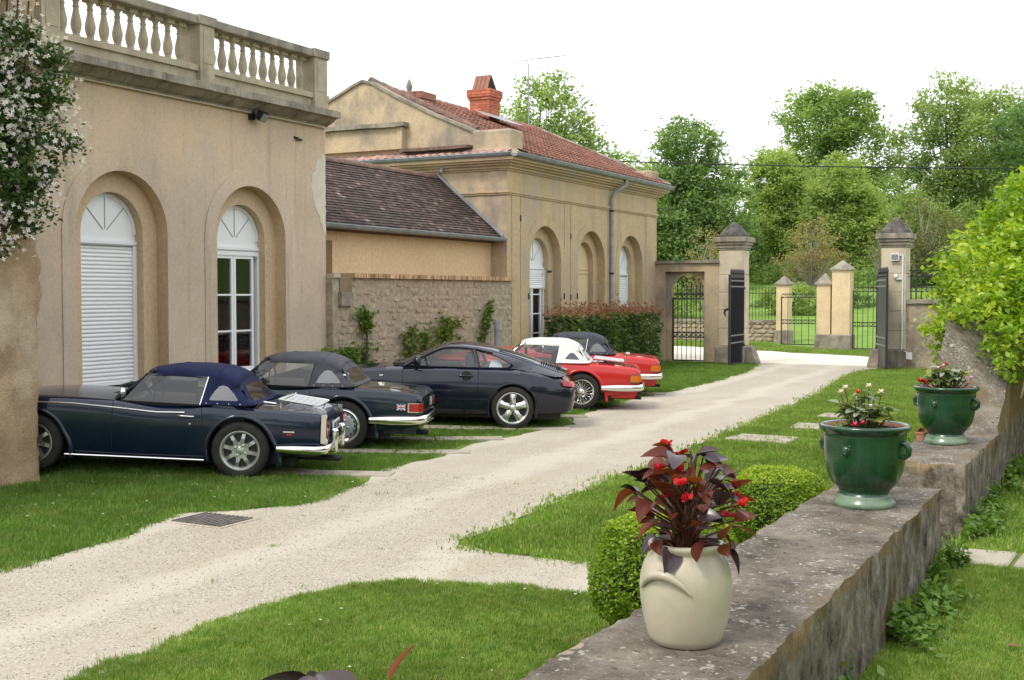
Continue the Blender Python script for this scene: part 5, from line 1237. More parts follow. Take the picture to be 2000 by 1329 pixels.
COUPE = [(-1.04, .12, .46, .58, .57), (-1.035, .34, .42, .61, .60), (-1.015, .52, .36, .635, .625), (-.985, .64, .31, .655, .65), (-.945, .725, .275, .69, .69), (-.86, .785, .24, .725, .735), (-.70, .82, .22, .77, .80), (-.45, .85, .21, .825, .875), (-.1, .865, .20, .868, .93), (.25, .858, .19, .885, .93), (.6, .842, .18, .888, .90), (1.1, .838, .175, .885, .89), (1.55, .838, .175, .878, .89), (1.85, .842, .18, .865, .87), (2.2, .85, .195, .842, .79), (2.55, .838, .21, .79, .71), (2.85, .79, .235, .70, .62), (3.08, .70, .27, .585, .53), (3.18, .58, .31, .50, .47), (3.22, .45, .34, .44, .43)]
COUPE = [(c_[0] * (.9 if c_[0] < -.3 else 1.0),) + tuple(c_[1:]) for c_ in COUPE]
def coupe(label, contact, r, scale):
    loc, rz = place(contact, r, .845 * scale); C = thing('sports_coupe', label, 'car', loc, rz); C.scale = (scale,) * 3; C.rotation_euler.y = -R(1.5); C.location.z = yard_z(contact[0], contact[1])
    st, sec = COUPE, sect_coupe
    def B(n, mb, m, sm=None, parent=None): return mb.build(n, m, parent or C, smooth=sm, world=False)
    P = M['midnight']; body = B('body', body_mesh(st, sec, 72), P, 32); AR, WZ = .352, .322; bpy.context.view_layer.update(); cut_arches(body, [(0, WZ), (2.272, WZ)], AR, .56)
    for u in (0, 2.272):
        for s in (1, -1):
            B('wheel_well', MB().lathe([(AR - .004, 0), (AR - .004, .25 * s)], 30, (u, .56 * s, WZ), 'y', R(-25), R(205)), M['trim'], 40)
            hw_ = interp(st, u)[0] * s
            B('arch_lip', MB().lathe([(AR - .002, -.04 * s), (AR - .002, .0), (AR + .012, .003 * s), (AR + .022, -.004 * s), (AR + .024, -.04 * s)], 34, (u, hw_ * .992, WZ), 'y', R(-20), R(200)), P, 50)
            wheel(C, u, s * (.735 if u == 0 else .74), s, 'fan', .318, .235 if u == 0 else .2, .222)
    # roof and rear
    us = [1.09, .975, .785, .555, .325, .10, -.16, -.46, -.78]; ye = [.535, .548, .556, .556, .55, .54, .53, .535, .55]; ze = [1.205, 1.222, 1.222, 1.195, 1.145, 1.085, 1.0, .90, .80]; zc = [1.262, 1.288, 1.297, 1.278, 1.232, 1.165, 1.075, .965, .86]
    rows = []
    for u, y_, z_, c_ in zip(us, ye, ze, zc):
        row = []
        for k in range(13):
            v = -1 + k / 6; av = abs(v); row.append((u, v * y_, z_ + (c_ - z_) * (1 - av ** 2.3)))
        rows.append(row)
    rf = B('roof', MB().grid(rows), P, 180); rf.modifiers.new('t', 'SOLIDIFY').thickness = .02
    B('rear_window', MB().grid([[(u, -.42 + .105 * k, float(np.interp(-u, [-x for x in us], zc)) + .006 - .035 * (abs(-.42 + .105 * k) / .55) ** 2.3 * 2.2) for k in range(9)] for u in (.24, .12, 0, -.14, -.28)]), M['dark_glass'], 60, rf)
    for i in range(9):
        u = -.40 - i * .035; z = float(np.interp(-u, [-x for x in us], zc)) + .004; B('engine_slat', MB().box(u - .008, u + .008, -.36, .36, z - .006, z + .014), M['trim'], None, rf)
    for s in (1, -1):
        yb, zb = .74, .888
        def S(u, z):
            t = (z - zb) / (1.235 - zb); return (u, s * (yb + (.556 - yb) * t), z)
        # sail panel behind the quarter window
        up = [(.325, 1.145), (.21, 1.115), (.10, 1.085), (-.03, 1.043), (-.16, 1.0), (-.31, .95), (-.46, .90), (-.78, .80)]
        lo = [(.30, 1.095), (.18, 1.045), (.075, .99), (.02, .955), (.015, .925), (.06, .895), (-.15, .87), (-.62, .785)]
        def SP(u, z, k):
            yy = float(np.interp(-u, [-x for x in us], ye)); return (u, s * yy, z)
        a = [SP(u, z, 0) for u, z in up]; b = [S(u, z) if z > .88 else (u, s * .74, z) for u, z in lo]; B('rear_pillar', MB().grid([a, [tuple((Vector(p) + Vector(q)) / 2 + Vector((0, s * .012, .006))) for p, q in zip(a, b)], b]), P, 180)
        # roof rail and window openings
        G = lambda u: .765 * u + .249
        rail = [S(u_, z_) for u_, z_ in ((1.63, .885), (1.40, 1.03), (1.23, 1.13), (1.09, 1.195), (.975, 1.214), (.785, 1.214), (.555, 1.188), (.325, 1.138))]
        B('roof_rail', MB().tube(rail, .022, 8), P, 60); B('rain_gutter', MB().tube([(p[0], p[1] + s * .012, p[2] + .006) for p in rail[3:]], .007, 6), M['chrome'] if False else P, 60)
        W = [[S(1.55, .892), S(1.335, 1.04), S(1.29, .892)], [S(1.275, .892), S(1.32, 1.05), S(1.09, 1.172), S(.975, 1.190), S(.785, 1.190), S(.63, 1.176), S(.54, .892)], [S(.50, .892), S(.575, 1.165), S(.36, 1.115), S(.21, 1.055), S(.105, .995), S(.055, .955), S(.052, .93), S(.10, .90)]]
        for k, w_ in enumerate(W):
            pn = MB(); pn.v = w_; pn.f = [tuple(range(len(w_)))]; B(('vent_window', 'door_window', 'quarter_window')[k], pn, M['carglass']); B('window_seal', MB().tube(w_ + [w_[0]], .010, 6), M['rubber'], 60)
        B('door_pillar', MB().tube([S(.52, .89), S(.60, 1.185)], .024, 8, sq=(1, .6)), M['trim'], 60)
        seam(C, st, sec, .53, 3, 8, -.02, side=s); seam(C, st, sec, 1.62, 3, 8, .02, side=s)
        B('sill_gap', MB().tube([(.42, s * .829, .27), (1.62, s * .826, .27)], .004, 5), M['rubber'])
        B('door_handle', MB().tube([(.60, s * .838, .77), (.64, s * .853, .772), (.76, s * .853, .772), (.80, s * .838, .77)], .013, 6), P, 60); B('handle_recess', MB().lathe([(0, 0), (.075, 0)], 20, (.69, .832 * s, .77), 'y'), M['trim'])
        B('fuel_vent', MB().tube([(-.33, s * .80, .845), (-.2, s * .812, .855), (-.1, s * .80, .86)], .014, 6, sq=(1, .5)), M['trim'], 60)
        mh = MB().lathe([(0, -.06), (.05, -.05), (.085, 0), (.088, .045), (.075, .055), (0, .05)], 16, (0, 0, 0), 'x').build('door_mirror', M['trim'] if False else P, C, smooth=60, world=False); mh.location = (1.42, s * .89, .965); mh.rotation_euler.y = math.pi
        B('mirror_foot', MB().tube([(1.45, s * .76, .88), (1.43, s * .82, .92), (1.42, s * .87, .95)], .028, 8), M['trim'], 60)
        B('tail_lamp', MB().grid([[(-0.724, s * .806, .665), (-0.815, s * .775, .655), (-0.873, s * .725, .645), (-0.909, s * .62, .64), (-0.916, s * .40, .64)], [(-0.724, s * .80, .705), (-0.805, s * .765, .695), (-0.864, s * .71, .69), (-0.900, s * .60, .685), (-0.908, s * .4, .68)], [(-0.688, s * .79, .745), (-0.778, s * .745, .735), (-0.842, s * .68, .725), (-0.878, s * .58, .715), (-0.896, s * .4, .705)]]), M['red_lens'], 180)
        B('side_repeater', MB().box(1.92, 1.97, s * .8455 - .004, s * .8455 + .004, .735, .76), M['clear_lens'])
        B('headlamp', MB().lathe([(0, .05), (.08, .035), (.115, 0)], 20, (2.93, s * .58, .66), 'x'), M['clear_lens'], 60)
    B('bumper_gap', MB().tube([(-.38, .848, .56), (-.63, .826, .575), (-.81, .78, .59), (-.90, .645, .60)], .004, 5), M['rubber'])
    def ws(v, t):
        u = (1.84 - .22 * v * v) * (1 - t) + (1.11 - .03 * v * v) * t; y = v * (.70 * (1 - t) + .54 * t); z = (.882 - .0 * v * v) * (1 - t) + (1.258 - .055 * v * v) * t; return (u, y, z)
    B('windscreen', MB().grid([[ws(-1 + i / 4, t) for i in range(9)] for t in (0, .33, .66, 1)]), M['carglass'], 60)
    B('windscreen_seal', MB().tube([ws(-1, 0), ws(-1, .5), ws(-1, 1)] + [ws(-1 + i / 4, 1) for i in range(1, 9)] + [ws(1, .5), ws(1, 0)], .014, 6), M['trim'], 60); B('scuttle', MB().tube([ws(-1 + i / 4, -.03) for i in range(9)], .03, 6), M['trim'], 60)
    B('wiper', MB().tube([(1.86, .1, .90), (1.74, .35, .95), (1.62, .55, 1.0)], .008, 5), M['trim'])
    B('cockpit', MB().box(-.25, 1.7, -.68, .68, .55, .893), M['trim']); seats(C, .68, 1.12, mat=M['seat_grey']); B('dash_top', MB().box(1.45, 1.8, -.62, .62, .88, .93), M['trim'])
    B('paper_bag', MB().frustum((.18, .38, .35, .6), (.22, .34, .42, .55), .895, 1.02), M['plate'])
    B('steering_wheel', MB().lathe([(.18 + .014 * math.cos(a), .014 * math.sin(a)) for a in np.linspace(0, 2 * math.pi, 9)], 24, (0, 0, 0), 'x'), M['trim'], 60).location = (1.25, .36, .93)
    for ch in C.children:
        if ch.name.split('.')[0] in ('body', 'wheel', 'wheel_well', 'arch_lip', 'steering_wheel', 'door_mirror', 'mirror_foot'): continue
        for o_ in [ch] + list(ch.children):
            for v_ in o_.data.vertices:
                if v_.co.z > .89: v_.co.z = .89 + (v_.co.z - .89) * .88
    B('underbody', MB().box(-.7, 2.7, -.55, .55, .14, .30), M['trim']); B('bonnet_gap', MB().tube([(1.9, .62, .866), (2.3, .60, .80), (2.7, .54, .69)], .004, 5), M['rubber'])
    return C
M['dark_glass'] = plain('dark_tinted_glass', (.012, .014, .016), .04, coat=.3); M['seat_grey'] = plain('grey_blue_seat', (.09, .11, .14), .6)

roadster('navy vintage roadster with bright blue soft top and chrome boot rack', (-8.55, 9.99), R(28), .99, 'navy', 'hood_blue', 'fin', 'mag', extras=('headrest',), pitch=2.4)
roadster('dark blue vintage roadster with grey soft top and a union flag sticker', (-8.92, 12.38), R(25), 1.0, 'teal', 'hood_grey', 'kamm', 'steel', extras=('flag',))
coupe('midnight blue sports coupe with five spoke wheels and sloping tail', (-8.16, 15.54), R(25), 1.0)
roadster('red vintage roadster with white soft top and wire wheels', (-8.48, 18.68), R(22), 1.0, 'red', 'hood_white', 'kamm', 'wire', extras=('rack',))
roadster('red vintage roadster with charcoal soft top parked beside the hedge', (-9.10, 21.25), R(22), 1.0, 'red', 'hood_black', 'kamm', 'wire')
# ================================================================== plants
def leaf_cloud(centers, size, rng, aspect=.55, spread=1.0, up=.35, fold=.25, droop=0.0, var=None):
    """numpy cloud of folded two-triangle leaves; returns V, F, var"""
    n = len(centers); C = np.asarray(centers, float)
    d = rng.normal(size=(n, 3)) * spread; d[:, 2] = d[:, 2] * .6 - droop; d /= np.linalg.norm(d, axis=1)[:, None] + 1e-9
    nrm = rng.normal(size=(n, 3)); nrm[:, 2] = np.abs(nrm[:, 2]) + up; nrm -= (nrm * d).sum(1)[:, None] * d; nrm /= np.linalg.norm(nrm, axis=1)[:, None] + 1e-9
    s = np.cross(d, nrm)
    L = (size * rng.uniform(.65, 1.25, n))[:, None]; W = L * aspect * .5
    a = C - d * L * .5; b = C + d * L * .5; m = C + d * L * .02
    l = m + s * W + nrm * W * fold; r = m - s * W + nrm * W * fold
    V = np.stack([a, l, b, r], 1).reshape(-1, 3); idx = np.arange(n)[:, None] * 4
    F = np.concatenate([idx + np.array([0, 2, 1]), idx + np.array([0, 3, 2])], 1).reshape(-1, 3)
    if var is None: var = rng.uniform(0, 1, n)
    return V, F, np.repeat(var, 4)

def clumps(blobs, n, rng, clump=.9, per=90, shell=.55):
    """leaf centres in clumps through a set of ellipsoids (cx,cy,cz,rx,ry,rz)"""
    vol = np.array([b[3] * b[4] * b[5] for b in blobs]); k = max(1, n // per); out = []; var = []; cc = []
    which = rng.choice(len(blobs), k, p=vol / vol.sum())
    for w_ in which:
        b = blobs[w_]; u = rng.normal(size=3); u /= np.linalg.norm(u); rad = rng.uniform(shell, 1.0) ** .6
        c = np.array(b[:3]) + u * rad * np.array(b[3:6]); cl = clump * rng.uniform(.6, 1.3)
        p = c + rng.normal(size=(per, 3)) * cl * np.array([.5, .5, .36]); out.append(p); cc.append(c)
        var.append(np.clip(rng.uniform(.1, .9) + rng.normal(size=per) * .16, 0, 1))
    return np.concatenate(out), np.concatenate(var), np.array(cc)

def tree(label, x, y, h, blobs, n, leaf, mat, bark, seed, per=90, clump=.9, trunk=.22, name='tree', cat='tree', group='trees beyond the gate', limbs=14, shell=.35, spread=1.0, aspect=.6):
    rng = np.random.default_rng(seed); z0 = hill_z(x, y); t_ = max(0.0, min(1.0, (y - 66 + .12 * x) / 60.0)); zc_ = max(t_ * t_ * (3 - 2 * t_) * 8.5, z0 - 1.2 if y < 70 else 0)
    T = thing(name, label, cat, (x, y, z0), group=group)
    B_ = [(x + b[0], y + b[1], zc_ + b[2], b[3], b[4], b[5]) for b in blobs]
    P, var, cc = clumps(B_, n, rng, clump, per, shell)
    V, F, v = leaf_cloud(P, leaf, rng, aspect, spread, var=var)
    link('crown', npmesh('crown', V, F, v, mat), None, T)
    tm = MB(); top = max(b[2] + b[5] * .6 for b in blobs) + zc_ - z0; pts = []; lean = rng.normal(size=2) * .02
    for i in range(7):
        t = i / 6; pts.append((x + lean[0] * t * top + .12 * math.sin(i * 2.1 + seed), y + lean[1] * t * top, z0 - .3 + t * top))
    tm.tube(pts, [trunk * (1 - .85 * i / 6) for i in range(7)], 7)
    pick = cc[rng.choice(len(cc), min(limbs, len(cc)), replace=False)]
    for c in pick:
        t = float(np.clip((c[2] - z0) / top * .55, .15, .85)); i = t * 6; k = int(i); f_ = i - k
        p0 = Vector(pts[k]).lerp(Vector(pts[min(k + 1, 6)]), f_); p3 = Vector(c); mid = p0.lerp(p3, .5) + Vector((0, 0, -.08 * (p3 - p0).length)); r0 = trunk * (1 - .8 * t) * .55
        tm.tube([p0, mid, p3], [r0, r0 * .6, r0 * .2], 5)
    tm.build('trunk', bark, T, smooth=60)
    return T
M['bark'] = surf('bark', (.06, .05, .04), (.13, .11, .085), 6, bump=.6, bscale=20); M['bark_pale'] = surf('pale_bark', (.26, .24, .20), (.36, .33, .28), 6, bump=.4, bscale=20)
M['lf_dark'] = leafmat('foliage_dark', (.085, .155, .060), (.185, .28, .11), .5); M['lf_mid'] = leafmat('foliage_mid', (.165, .25, .085), (.30, .40, .14), .52); M['lf_light'] = leafmat('foliage_light', (.20, .285, .09), (.37, .45, .155), .52)
M['lf_pale'] = leafmat('foliage_pale', (.20, .28, .11), (.33, .41, .17), .5); M['lf_brown'] = leafmat('foliage_bronze', (.21, .15, .075), (.32, .25, .125), .38, cc=(.24, .26, .11)); M['lf_olive'] = leafmat('foliage_olive', (.12, .13, .055), (.215, .215, .085), .38)
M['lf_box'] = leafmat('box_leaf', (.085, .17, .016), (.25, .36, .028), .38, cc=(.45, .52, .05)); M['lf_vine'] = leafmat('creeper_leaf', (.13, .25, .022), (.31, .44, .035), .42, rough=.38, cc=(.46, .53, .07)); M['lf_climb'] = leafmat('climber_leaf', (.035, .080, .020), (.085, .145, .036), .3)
M['lf_weed'] = leafmat('weed_leaf', (.07, .15, .02), (.16, .26, .04), .35); M['lf_wall'] = leafmat('wall_vine_leaf', (.07, .14, .02), (.17, .26, .035), .35); M['lf_hedge'] = leafmat('hedge_leaf', (.035, .075, .018), (.10, .16, .038), .3, cc=(.15, .20, .05)); M['lf_redtip'] = leafmat('red_shoot', (.22, .085, .06), (.30, .17, .11), .35)

M['lf_soft'] = leafmat('foliage_soft', (.13, .21, .085), (.25, .35, .14), .5)
# crowns: blobs relative to the foot (dx, dy, dz, rx, ry, rz)
tree('sparse pale green tree rising behind the chimney and aerial', -31.1, 63.4, 15, [(0, 0, 12.2, 2.6, 2.4, 2.6), (1.3, .5, 9.3, 2.2, 2.2, 3.0), (-1.2, 0, 9.5, 1.9, 2, 3.0), (.3, 0, 6, 2.4, 2, 2.4), (2.3, 1, 10.4, 1.2, 1.2, 1.8)], 13000, .27, M['lf_pale'], M['bark'], 1, per=45, clump=.65, limbs=30)
tree('small sparse tree just above the gatehouse eaves', -36.5, 88.5, 13, [(0, 0, 8.5, 3.2, 3, 3.2), (2, 0, 7.5, 2, 2, 2.4), (-3, 0, 7, 2.2, 2, 2.6)], 6500, .30, M['lf_pale'], M['bark'], 2, per=45, clump=.8, limbs=18)
tree('dense dark green tree rounded at the top right of the gatehouse', -25.3, 72, 12.5, [(0, 0, 10.0, 2.35, 2.3, 2.7), (-.7, 0, 7.0, 2.9, 2.7, 3.2), (1.4, .3, 7.0, 2.7, 2.3, 3.2), (0, 0, 4.2, 3.5, 3, 2.9), (.2, 0, 11.2, 1.7, 1.7, 1.9)], 46000, .25, M['lf_soft'], M['bark'], 3, per=110, clump=.7, limbs=12, shell=.5)
tree('tall open mid green tree topping the others behind the gate', -23.5, 101, 17, [(0, 0, 11.5, 4.3, 3.6, 3.2), (2.6, 0, 8.5, 2.8, 2.6, 3.2), (-2, 0, 8, 2.8, 2.6, 3.0), (0, 0, 6, 4.4, 3, 3), (1, 0, 12, 3, 2.6, 2.4)], 27000, .31, M['lf_mid'], M['bark'], 4, per=60, clump=.9, limbs=24)
tree('light green bushy tree between the dark tree and the tall one', -23.0, 84, 12, [(0, 0, 8.2, 2.2, 2, 2.5), (-.5, 0, 5, 2.6, 2.4, 2.6), (1.4, .4, 6.6, 2.2, 2, 2.6), (0, 0, 9.4, 1.6, 1.5, 1.8)], 26000, .25, M['lf_light'], M['bark'], 5, per=100, clump=.75)
tree('yellow green tree below the tall open tree', -17.9, 81, 11, [(0, 0, 6.8, 2.5, 2.2, 2.7), (-1.0, 0, 4.4, 2.6, 2.3, 2.4), (1.2, 0, 4.6, 2.5, 2.2, 2.6), (-.3, 0, 8.2, 1.8, 1.6, 1.9)], 26000, .25, M['lf_light'], M['bark'], 6, per=100, clump=.75)
tree('tall feathery pale tree right of the lamp box pillar', -14.0, 100, 17, [(0, 0, 11.5, 2.4, 2.3, 3.4), (-2.6, 0, 8.5, 2.0, 2, 2.8), (2.2, 0, 9.5, 2.2, 2, 3.4), (0, 0, 6.5, 3, 2.6, 2.6), (1, 0, 4.5, 3.4, 2.6, 2.4)], 21000, .30, M['lf_pale'], M['bark'], 7, per=45, clump=.8, limbs=34)
tree('dark blue green tree above the creeper', -7.0, 88, 14, [(0, 0, 9.5, 2.6, 2.4, 3.0), (.5, 0, 6, 2.8, 2.4, 3.0)], 12000, .25, M['lf_dark'], M['bark'], 8, per=80, clump=.7)
tree('open green tree half hidden behind the creeper', -10.0, 97, 15, [(0, 0, 9.5, 2.8, 2.4, 3.6), (1.5, 0, 6.5, 2.6, 2.4, 2.6)], 12000, .30, M['lf_pale'], M['bark'], 9, per=50, clump=.8, limbs=26)
tree('mid green tree filling the gap below the tall tree', -21.5, 92, 9, [(0, 0, 5.0, 4.2, 2.8, 3.4), (4, 0, 4.6, 3.4, 2.6, 3.2)], 22000, .27, M['lf_mid'], M['bark'], 10, per=100, clump=.85)
tree('dark green tree behind the arched gate wall', -28.5, 80, 9, [(0, 0, 4.6, 3.0, 2.6, 3.2), (3, 0, 4, 2.6, 2.4, 2.8)], 15000, .26, M['lf_dark'], M['bark'], 11, per=100, clump=.75)
tree('dark understorey tree behind the bronze sapling', -15.3, 90, 8, [(0, 0, 3.4, 3.2, 2.4, 2.8), (3.2, 0, 3.2, 2.8, 2.2, 2.8)], 13000, .26, M['lf_mid'], M['bark'], 12, per=100, clump=.8)
tree('broad olive green tree behind the lamp box pillar', -11.6, 75, 9, [(0, 0, 5.2, 2.2, 2, 2.6), (-1, 0, 3.6, 2, 1.8, 2.0), (1.4, 0, 4, 2, 1.8, 2.4)], 8000, .17, M['lf_olive'], M['bark_pale'], 13, per=40, clump=.6, limbs=40)
tree('bronze leaved sapling above the arched gate wall', -19.3, 57.5, 5.6, [(0, 0, 3.9, 1.05, 1, 1.3), (-.3, 0, 2.9, .9, .9, .9), (.5, 0, 3.0, .8, .8, .9)], 2600, .12, M['lf_brown'], M['bark_pale'], 14, per=30, clump=.35, trunk=.09, limbs=40)
tree('bronze leaved small tree with pale trunk between the gate pillars', -15.2, 62, 6.4, [(0, 0, 4.4, 1.4, 1.3, 1.5), (-.5, 0, 3.4, 1.4, 1.2, .9), (.8, 0, 3.6, 1.1, 1.1, 1.0)], 3600, .13, M['lf_brown'], M['bark_pale'], 15, per=30, clump=.4, trunk=.11, limbs=60)
tree('thin pale branched sapling left of the lamp box pillar', -12.2, 66, 6, [(0, 0, 4.2, 1.2, 1, 1.3), (.6, 0, 3.0, .8, .8, .8)], 900, .13, M['lf_olive'], M['bark_pale'], 16, per=18, clump=.4, trunk=.09, limbs=44)
tree('light green bush under the bronze tree', -15.6, 60, 2.6, [(0, 0, 1.6, 1.35, 1.1, 1.0), (-.9, 0, 1.9, .7, .7, .9), (.9, 0, 1.4, .8, .7, .8)], 6000, .13, M['lf_light'], M['bark'], 17, per=80, clump=.35, name='bush', cat='bush', trunk=.07, group='bushes beyond the road')
tree('dark round bush left of the slim pier beyond the road', -18.0, 64, 1.6, [(0, 0, .9, 1.1, .9, .8)], 3600, .13, M['lf_dark'], M['bark'], 18, per=70, clump=.3, name='bush', cat='bush', trunk=.06, group='bushes beyond the road')
tree('dark green bush behind the narrow garden gate', -13.2, 64, 2.2, [(0, 0, 1.1, 1.1, .9, .9), (-1, 0, 1.0, .9, .8, .8)], 4600, .13, M['lf_dark'], M['bark'], 19, per=70, clump=.3, name='bush', cat='bush', trunk=.06, group='bushes beyond the road')
tree('leafy shrub growing through the large iron gate', -7.3, 44.6, 2.3, [(0, 0, 1.35, .55, .5, .75), (.3, 0, .8, .5, .5, .5)], 2200, .12, M['lf_light'], M['bark'], 20, per=50, clump=.22, name='bush', cat='bush', trunk=.04, group='bushes beyond the road')
tree('round green bush seen through the wicket gate arch', -23.0, 58, 3, [(0, 0, 1.7, 2.0, 1.3, 1.3), (2, 0, 1.5, 1.4, 1.2, 1.1)], 7000, .15, M['lf_light'], M['bark'], 21, per=80, clump=.4, name='bush', cat='bush', trunk=.08, group='bushes beyond the road')
rngw = np.random.default_rng(99)     # the wood that closes the view
wb = []
for i in range(46):
    x = -62 + i * 1.55 + rngw.normal() * .6; y = 108 + rngw.normal() * 3; h = rngw.uniform(2.6, 4.2)
    wb.append((x, y, hill_z(x, y) + h * .7, 2.6, 2, h))
P, var, cc = clumps(wb, 42000, rngw, 1.1, 90, .3); V, F, v = leaf_cloud(P, .38, rngw, .6, var=var)
tag(link('distant_wood', npmesh('distant_wood', V, F, v, M['lf_mid']), None), 'far green wood closing the view on the hill', kind='stuff')
und = []
for i in range(34):
    x = -34 + i * 1.0 + rngw.normal() * .4; y = 76 + .0 * x + rngw.normal() * 1.2; und.append((x, y, hill_z(x, y) + .5, 1.1, .8, .6))
P, var, cc = clumps(und, 22000, rngw, .5, 80, .3); V, F, v = leaf_cloud(P, .20, rngw, .6, var=var * .6)
tag(link('distant_undergrowth', npmesh('distant_undergrowth', V, F, v, M['lf_mid']), None), 'dark undergrowth along the foot of the hill', kind='stuff')

# ---- hedge with red tips
H = thing('photinia_hedge', 'clipped evergreen hedge with red shoot tips under the gatehouse arches', 'hedge', (-11.9, 28.8, 0))
rng = np.random.default_rng(5); n = 26000
P = np.stack([rng.uniform(-12.35, -11.35, n), rng.uniform(25.1, 30.3, n), rng.uniform(.05, 1.5, n)], 1)
edge = np.minimum.reduce([P[:, 0] + 12.4, -11.3 - P[:, 0], P[:, 1] - 25.0, 30.4 - P[:, 1], 1.55 - P[:, 2]]); keep = (edge < .22) | (rng.uniform(size=n) < .15); P = P[keep]
und_ = np.array([noise.noise(Vector((p[0] * 1.5, p[1] * 1.5, p[2] * 1.5))) for p in P]); P[:, 0] += und_ * .10; P[:, 2] += und_ * .08
V, F, v = leaf_cloud(P, .11, rng, .5, var=np.clip(.45 + und_ * .8 + rng.normal(size=len(P)) * .2, 0, 1)); link('foliage', npmesh('foliage', V, F, v, M['lf_hedge']), None, H)['kind'] = 'stuff'
n = 2600; P = np.stack([rng.uniform(-12.4, -11.3, n), rng.uniform(25.0, 30.4, n), 1.46 + rng.gamma(1.6, .06, n)], 1); P[:, 2] += np.array([.10 * noise.noise(Vector((p[0] * 2, p[1] * 1.3, 3))) for p in P])
V, F, v = leaf_cloud(P, .10, rng, .38, up=.1, droop=-.8); link('red_shoots', npmesh('red_shoots', V, F, v, M['lf_redtip']), None, H)['kind'] = 'stuff'
stm = MB()
for i in range(17):
    y = 25.3 + i * .3; stm.tube([(-11.85, y, 0), (-11.85 + rnd.uniform(-.2, .2), y, 1.3)], .02, 5)
stm.build('stems', M['bark'], H)

# ---- climbing clematis on the left wall
CL = thing('clematis', 'dark climber covered in small pinkish white flowers on the rendered wall', 'climber', (-10.25, 8.7, 0)); rng = np.random.default_rng(11)
bl = [(-10.22, 8.18, 4.75, .26, .42, .55), (-10.15, 8.62, 4.2, .28, .5, .6), (-10.15, 8.75, 3.6, .28, .5, .55), (-10.18, 8.42, 3.2, .26, .46, .5), (-10.18, 8.58, 2.85, .22, .34, .32), (-10.2, 8.15, 3.9, .26, .45, .7), (-10.2, 8.0, 5.3, .22, .28, .6), (-10.2, 8.25, 2.6, .14, .22, .26)]
P, var, cc = clumps(bl, 15000, rng, .15, 60, .4); P[:, 0] = np.maximum(P[:, 0], np.where(P[:, 1] < 8.95, -10.27, -10.7)); V, F, v = leaf_cloud(P, .065, rng, .5, var=var); link('foliage', npmesh('foliage', V, F, v, M['lf_climb']), None, CL)['kind'] = 'stuff'
# flowers: four petals each, near the outside
fp = []; fv = []
P2, _, _ = clumps(bl, 2500, rng, .14, 6, .8); P2[:, 0] += .07; P2 = P2[P2[:, 1] < 9.35]; rngf = rng; nF = len(P2); Vf = []; Ff = []; vf = []
for i, p in enumerate(P2):
    nn = np.array([.9, -.5, .25]) + rng.normal(size=3) * .45; nn /= np.linalg.norm(nn); t1 = np.cross(nn, [0, 0, 1.0]); t1 /= np.linalg.norm(t1); t2 = np.cross(nn, t1); s_ = rng.uniform(.019, .029); a0 = rng.uniform(0, 1.6); va = rng.uniform(0, 1)
    for k in range(4):
        a = a0 + k * math.pi / 2; d = t1 * math.cos(a) + t2 * math.sin(a); e = t1 * -math.sin(a) + t2 * math.cos(a); b = len(Vf)
        Vf += [p, p + d * s_ * .6 + e * s_ * .38 + nn * s_ * .2, p + d * s_ * 1.05 + nn * s_ * .1, p + d * s_ * .6 - e * s_ * .38 + nn * s_ * .2]; Ff += [(b, b + 1, b + 2), (b, b + 2, b + 3)]; vf += [va] * 4
link('flowers', npmesh('flowers', np.array(Vf), np.array(Ff), vf, leafmat('clematis_petal', (.66, .56, .56), (.82, .79, .76), .3)), None, CL)['kind'] = 'stuff'
sm = MB()
for k in range(7):
    y = 8.0 + k * .13; sm.tube([(-10.24, y, 2.5 + .04 * k), (-10.22, y + .1 * math.sin(k), 3), (-10.2, y - .1, 4.2), (-10.22, y, 5.2)], .010, 5)
sm.build('stems', M['bark'], CL)

# ---- vines on the garden wall
for (y, z0, z1, sp, w_, nn, lab) in ((17.35, .4, 1.05, .35, .5, 620, 'low leafy vine against the corner of the tan building'), (17.95, .3, 1.62, .10, .16, 420, 'twisted old vine stem with a tuft of leaves on top'), (19.45, .35, 1.35, .22, .20, 240, 'young vine on the garden wall behind the coupe bonnet'), (19.95, .6, 1.25, .15, .14, 150, 'small vine shoot between two others on the garden wall'), (20.75, .5, 1.5, .35, .32, 480, 'widest leafy vine on the middle of the garden wall'), (22.1, .7, 1.78, .25, .14, 260, 'slanting vine shoot beside the grey standpipe')):
    Vn = thing('wall_vine', lab, 'vine', (-12.35, y, 0), group='vines along the garden wall'); rng = np.random.default_rng(int(y * 10))
    sl = .5 if y > 22 else 0.0
    zs = rng.beta(2.2, 1.3, nn) * (z1 - z0) + z0
    if nn == 420 and y < 18: zs = np.where(rng.uniform(size=nn) < .65, rng.uniform(z1 - .22, z1 + .02, nn), np.where(rng.uniform(size=nn) < .5, rng.uniform(.62, .85, nn), rng.uniform(z0, z1, nn)))
    P = np.stack([-12.39 + rng.normal(size=nn) * .03, y + (zs - z0) * sl + rng.normal(size=nn) * w_ * (.35 + .75 * np.sin(zs * 9 + y) ** 2), zs + rng.normal(size=nn) * .06], 1); P[:, 0] = np.maximum(P[:, 0], -12.42)
    V, F, v = leaf_cloud(P, .085, rng, .85, var=None); link('leaves', npmesh('leaves', V, F, v, M['lf_wall']), None, Vn)['kind'] = 'stuff'
    t = MB().tube([(-12.36, y, -.02), (-12.38, y + .04, .4), (-12.36, y - .03 + .3 * sl, .8), (-12.39, y + .03 + sl * (z1 - z0) * .8, z1 - .1)], [.035, .032, .028, .016], 7); t.build('stem', M['bark'], Vn, smooth=60)

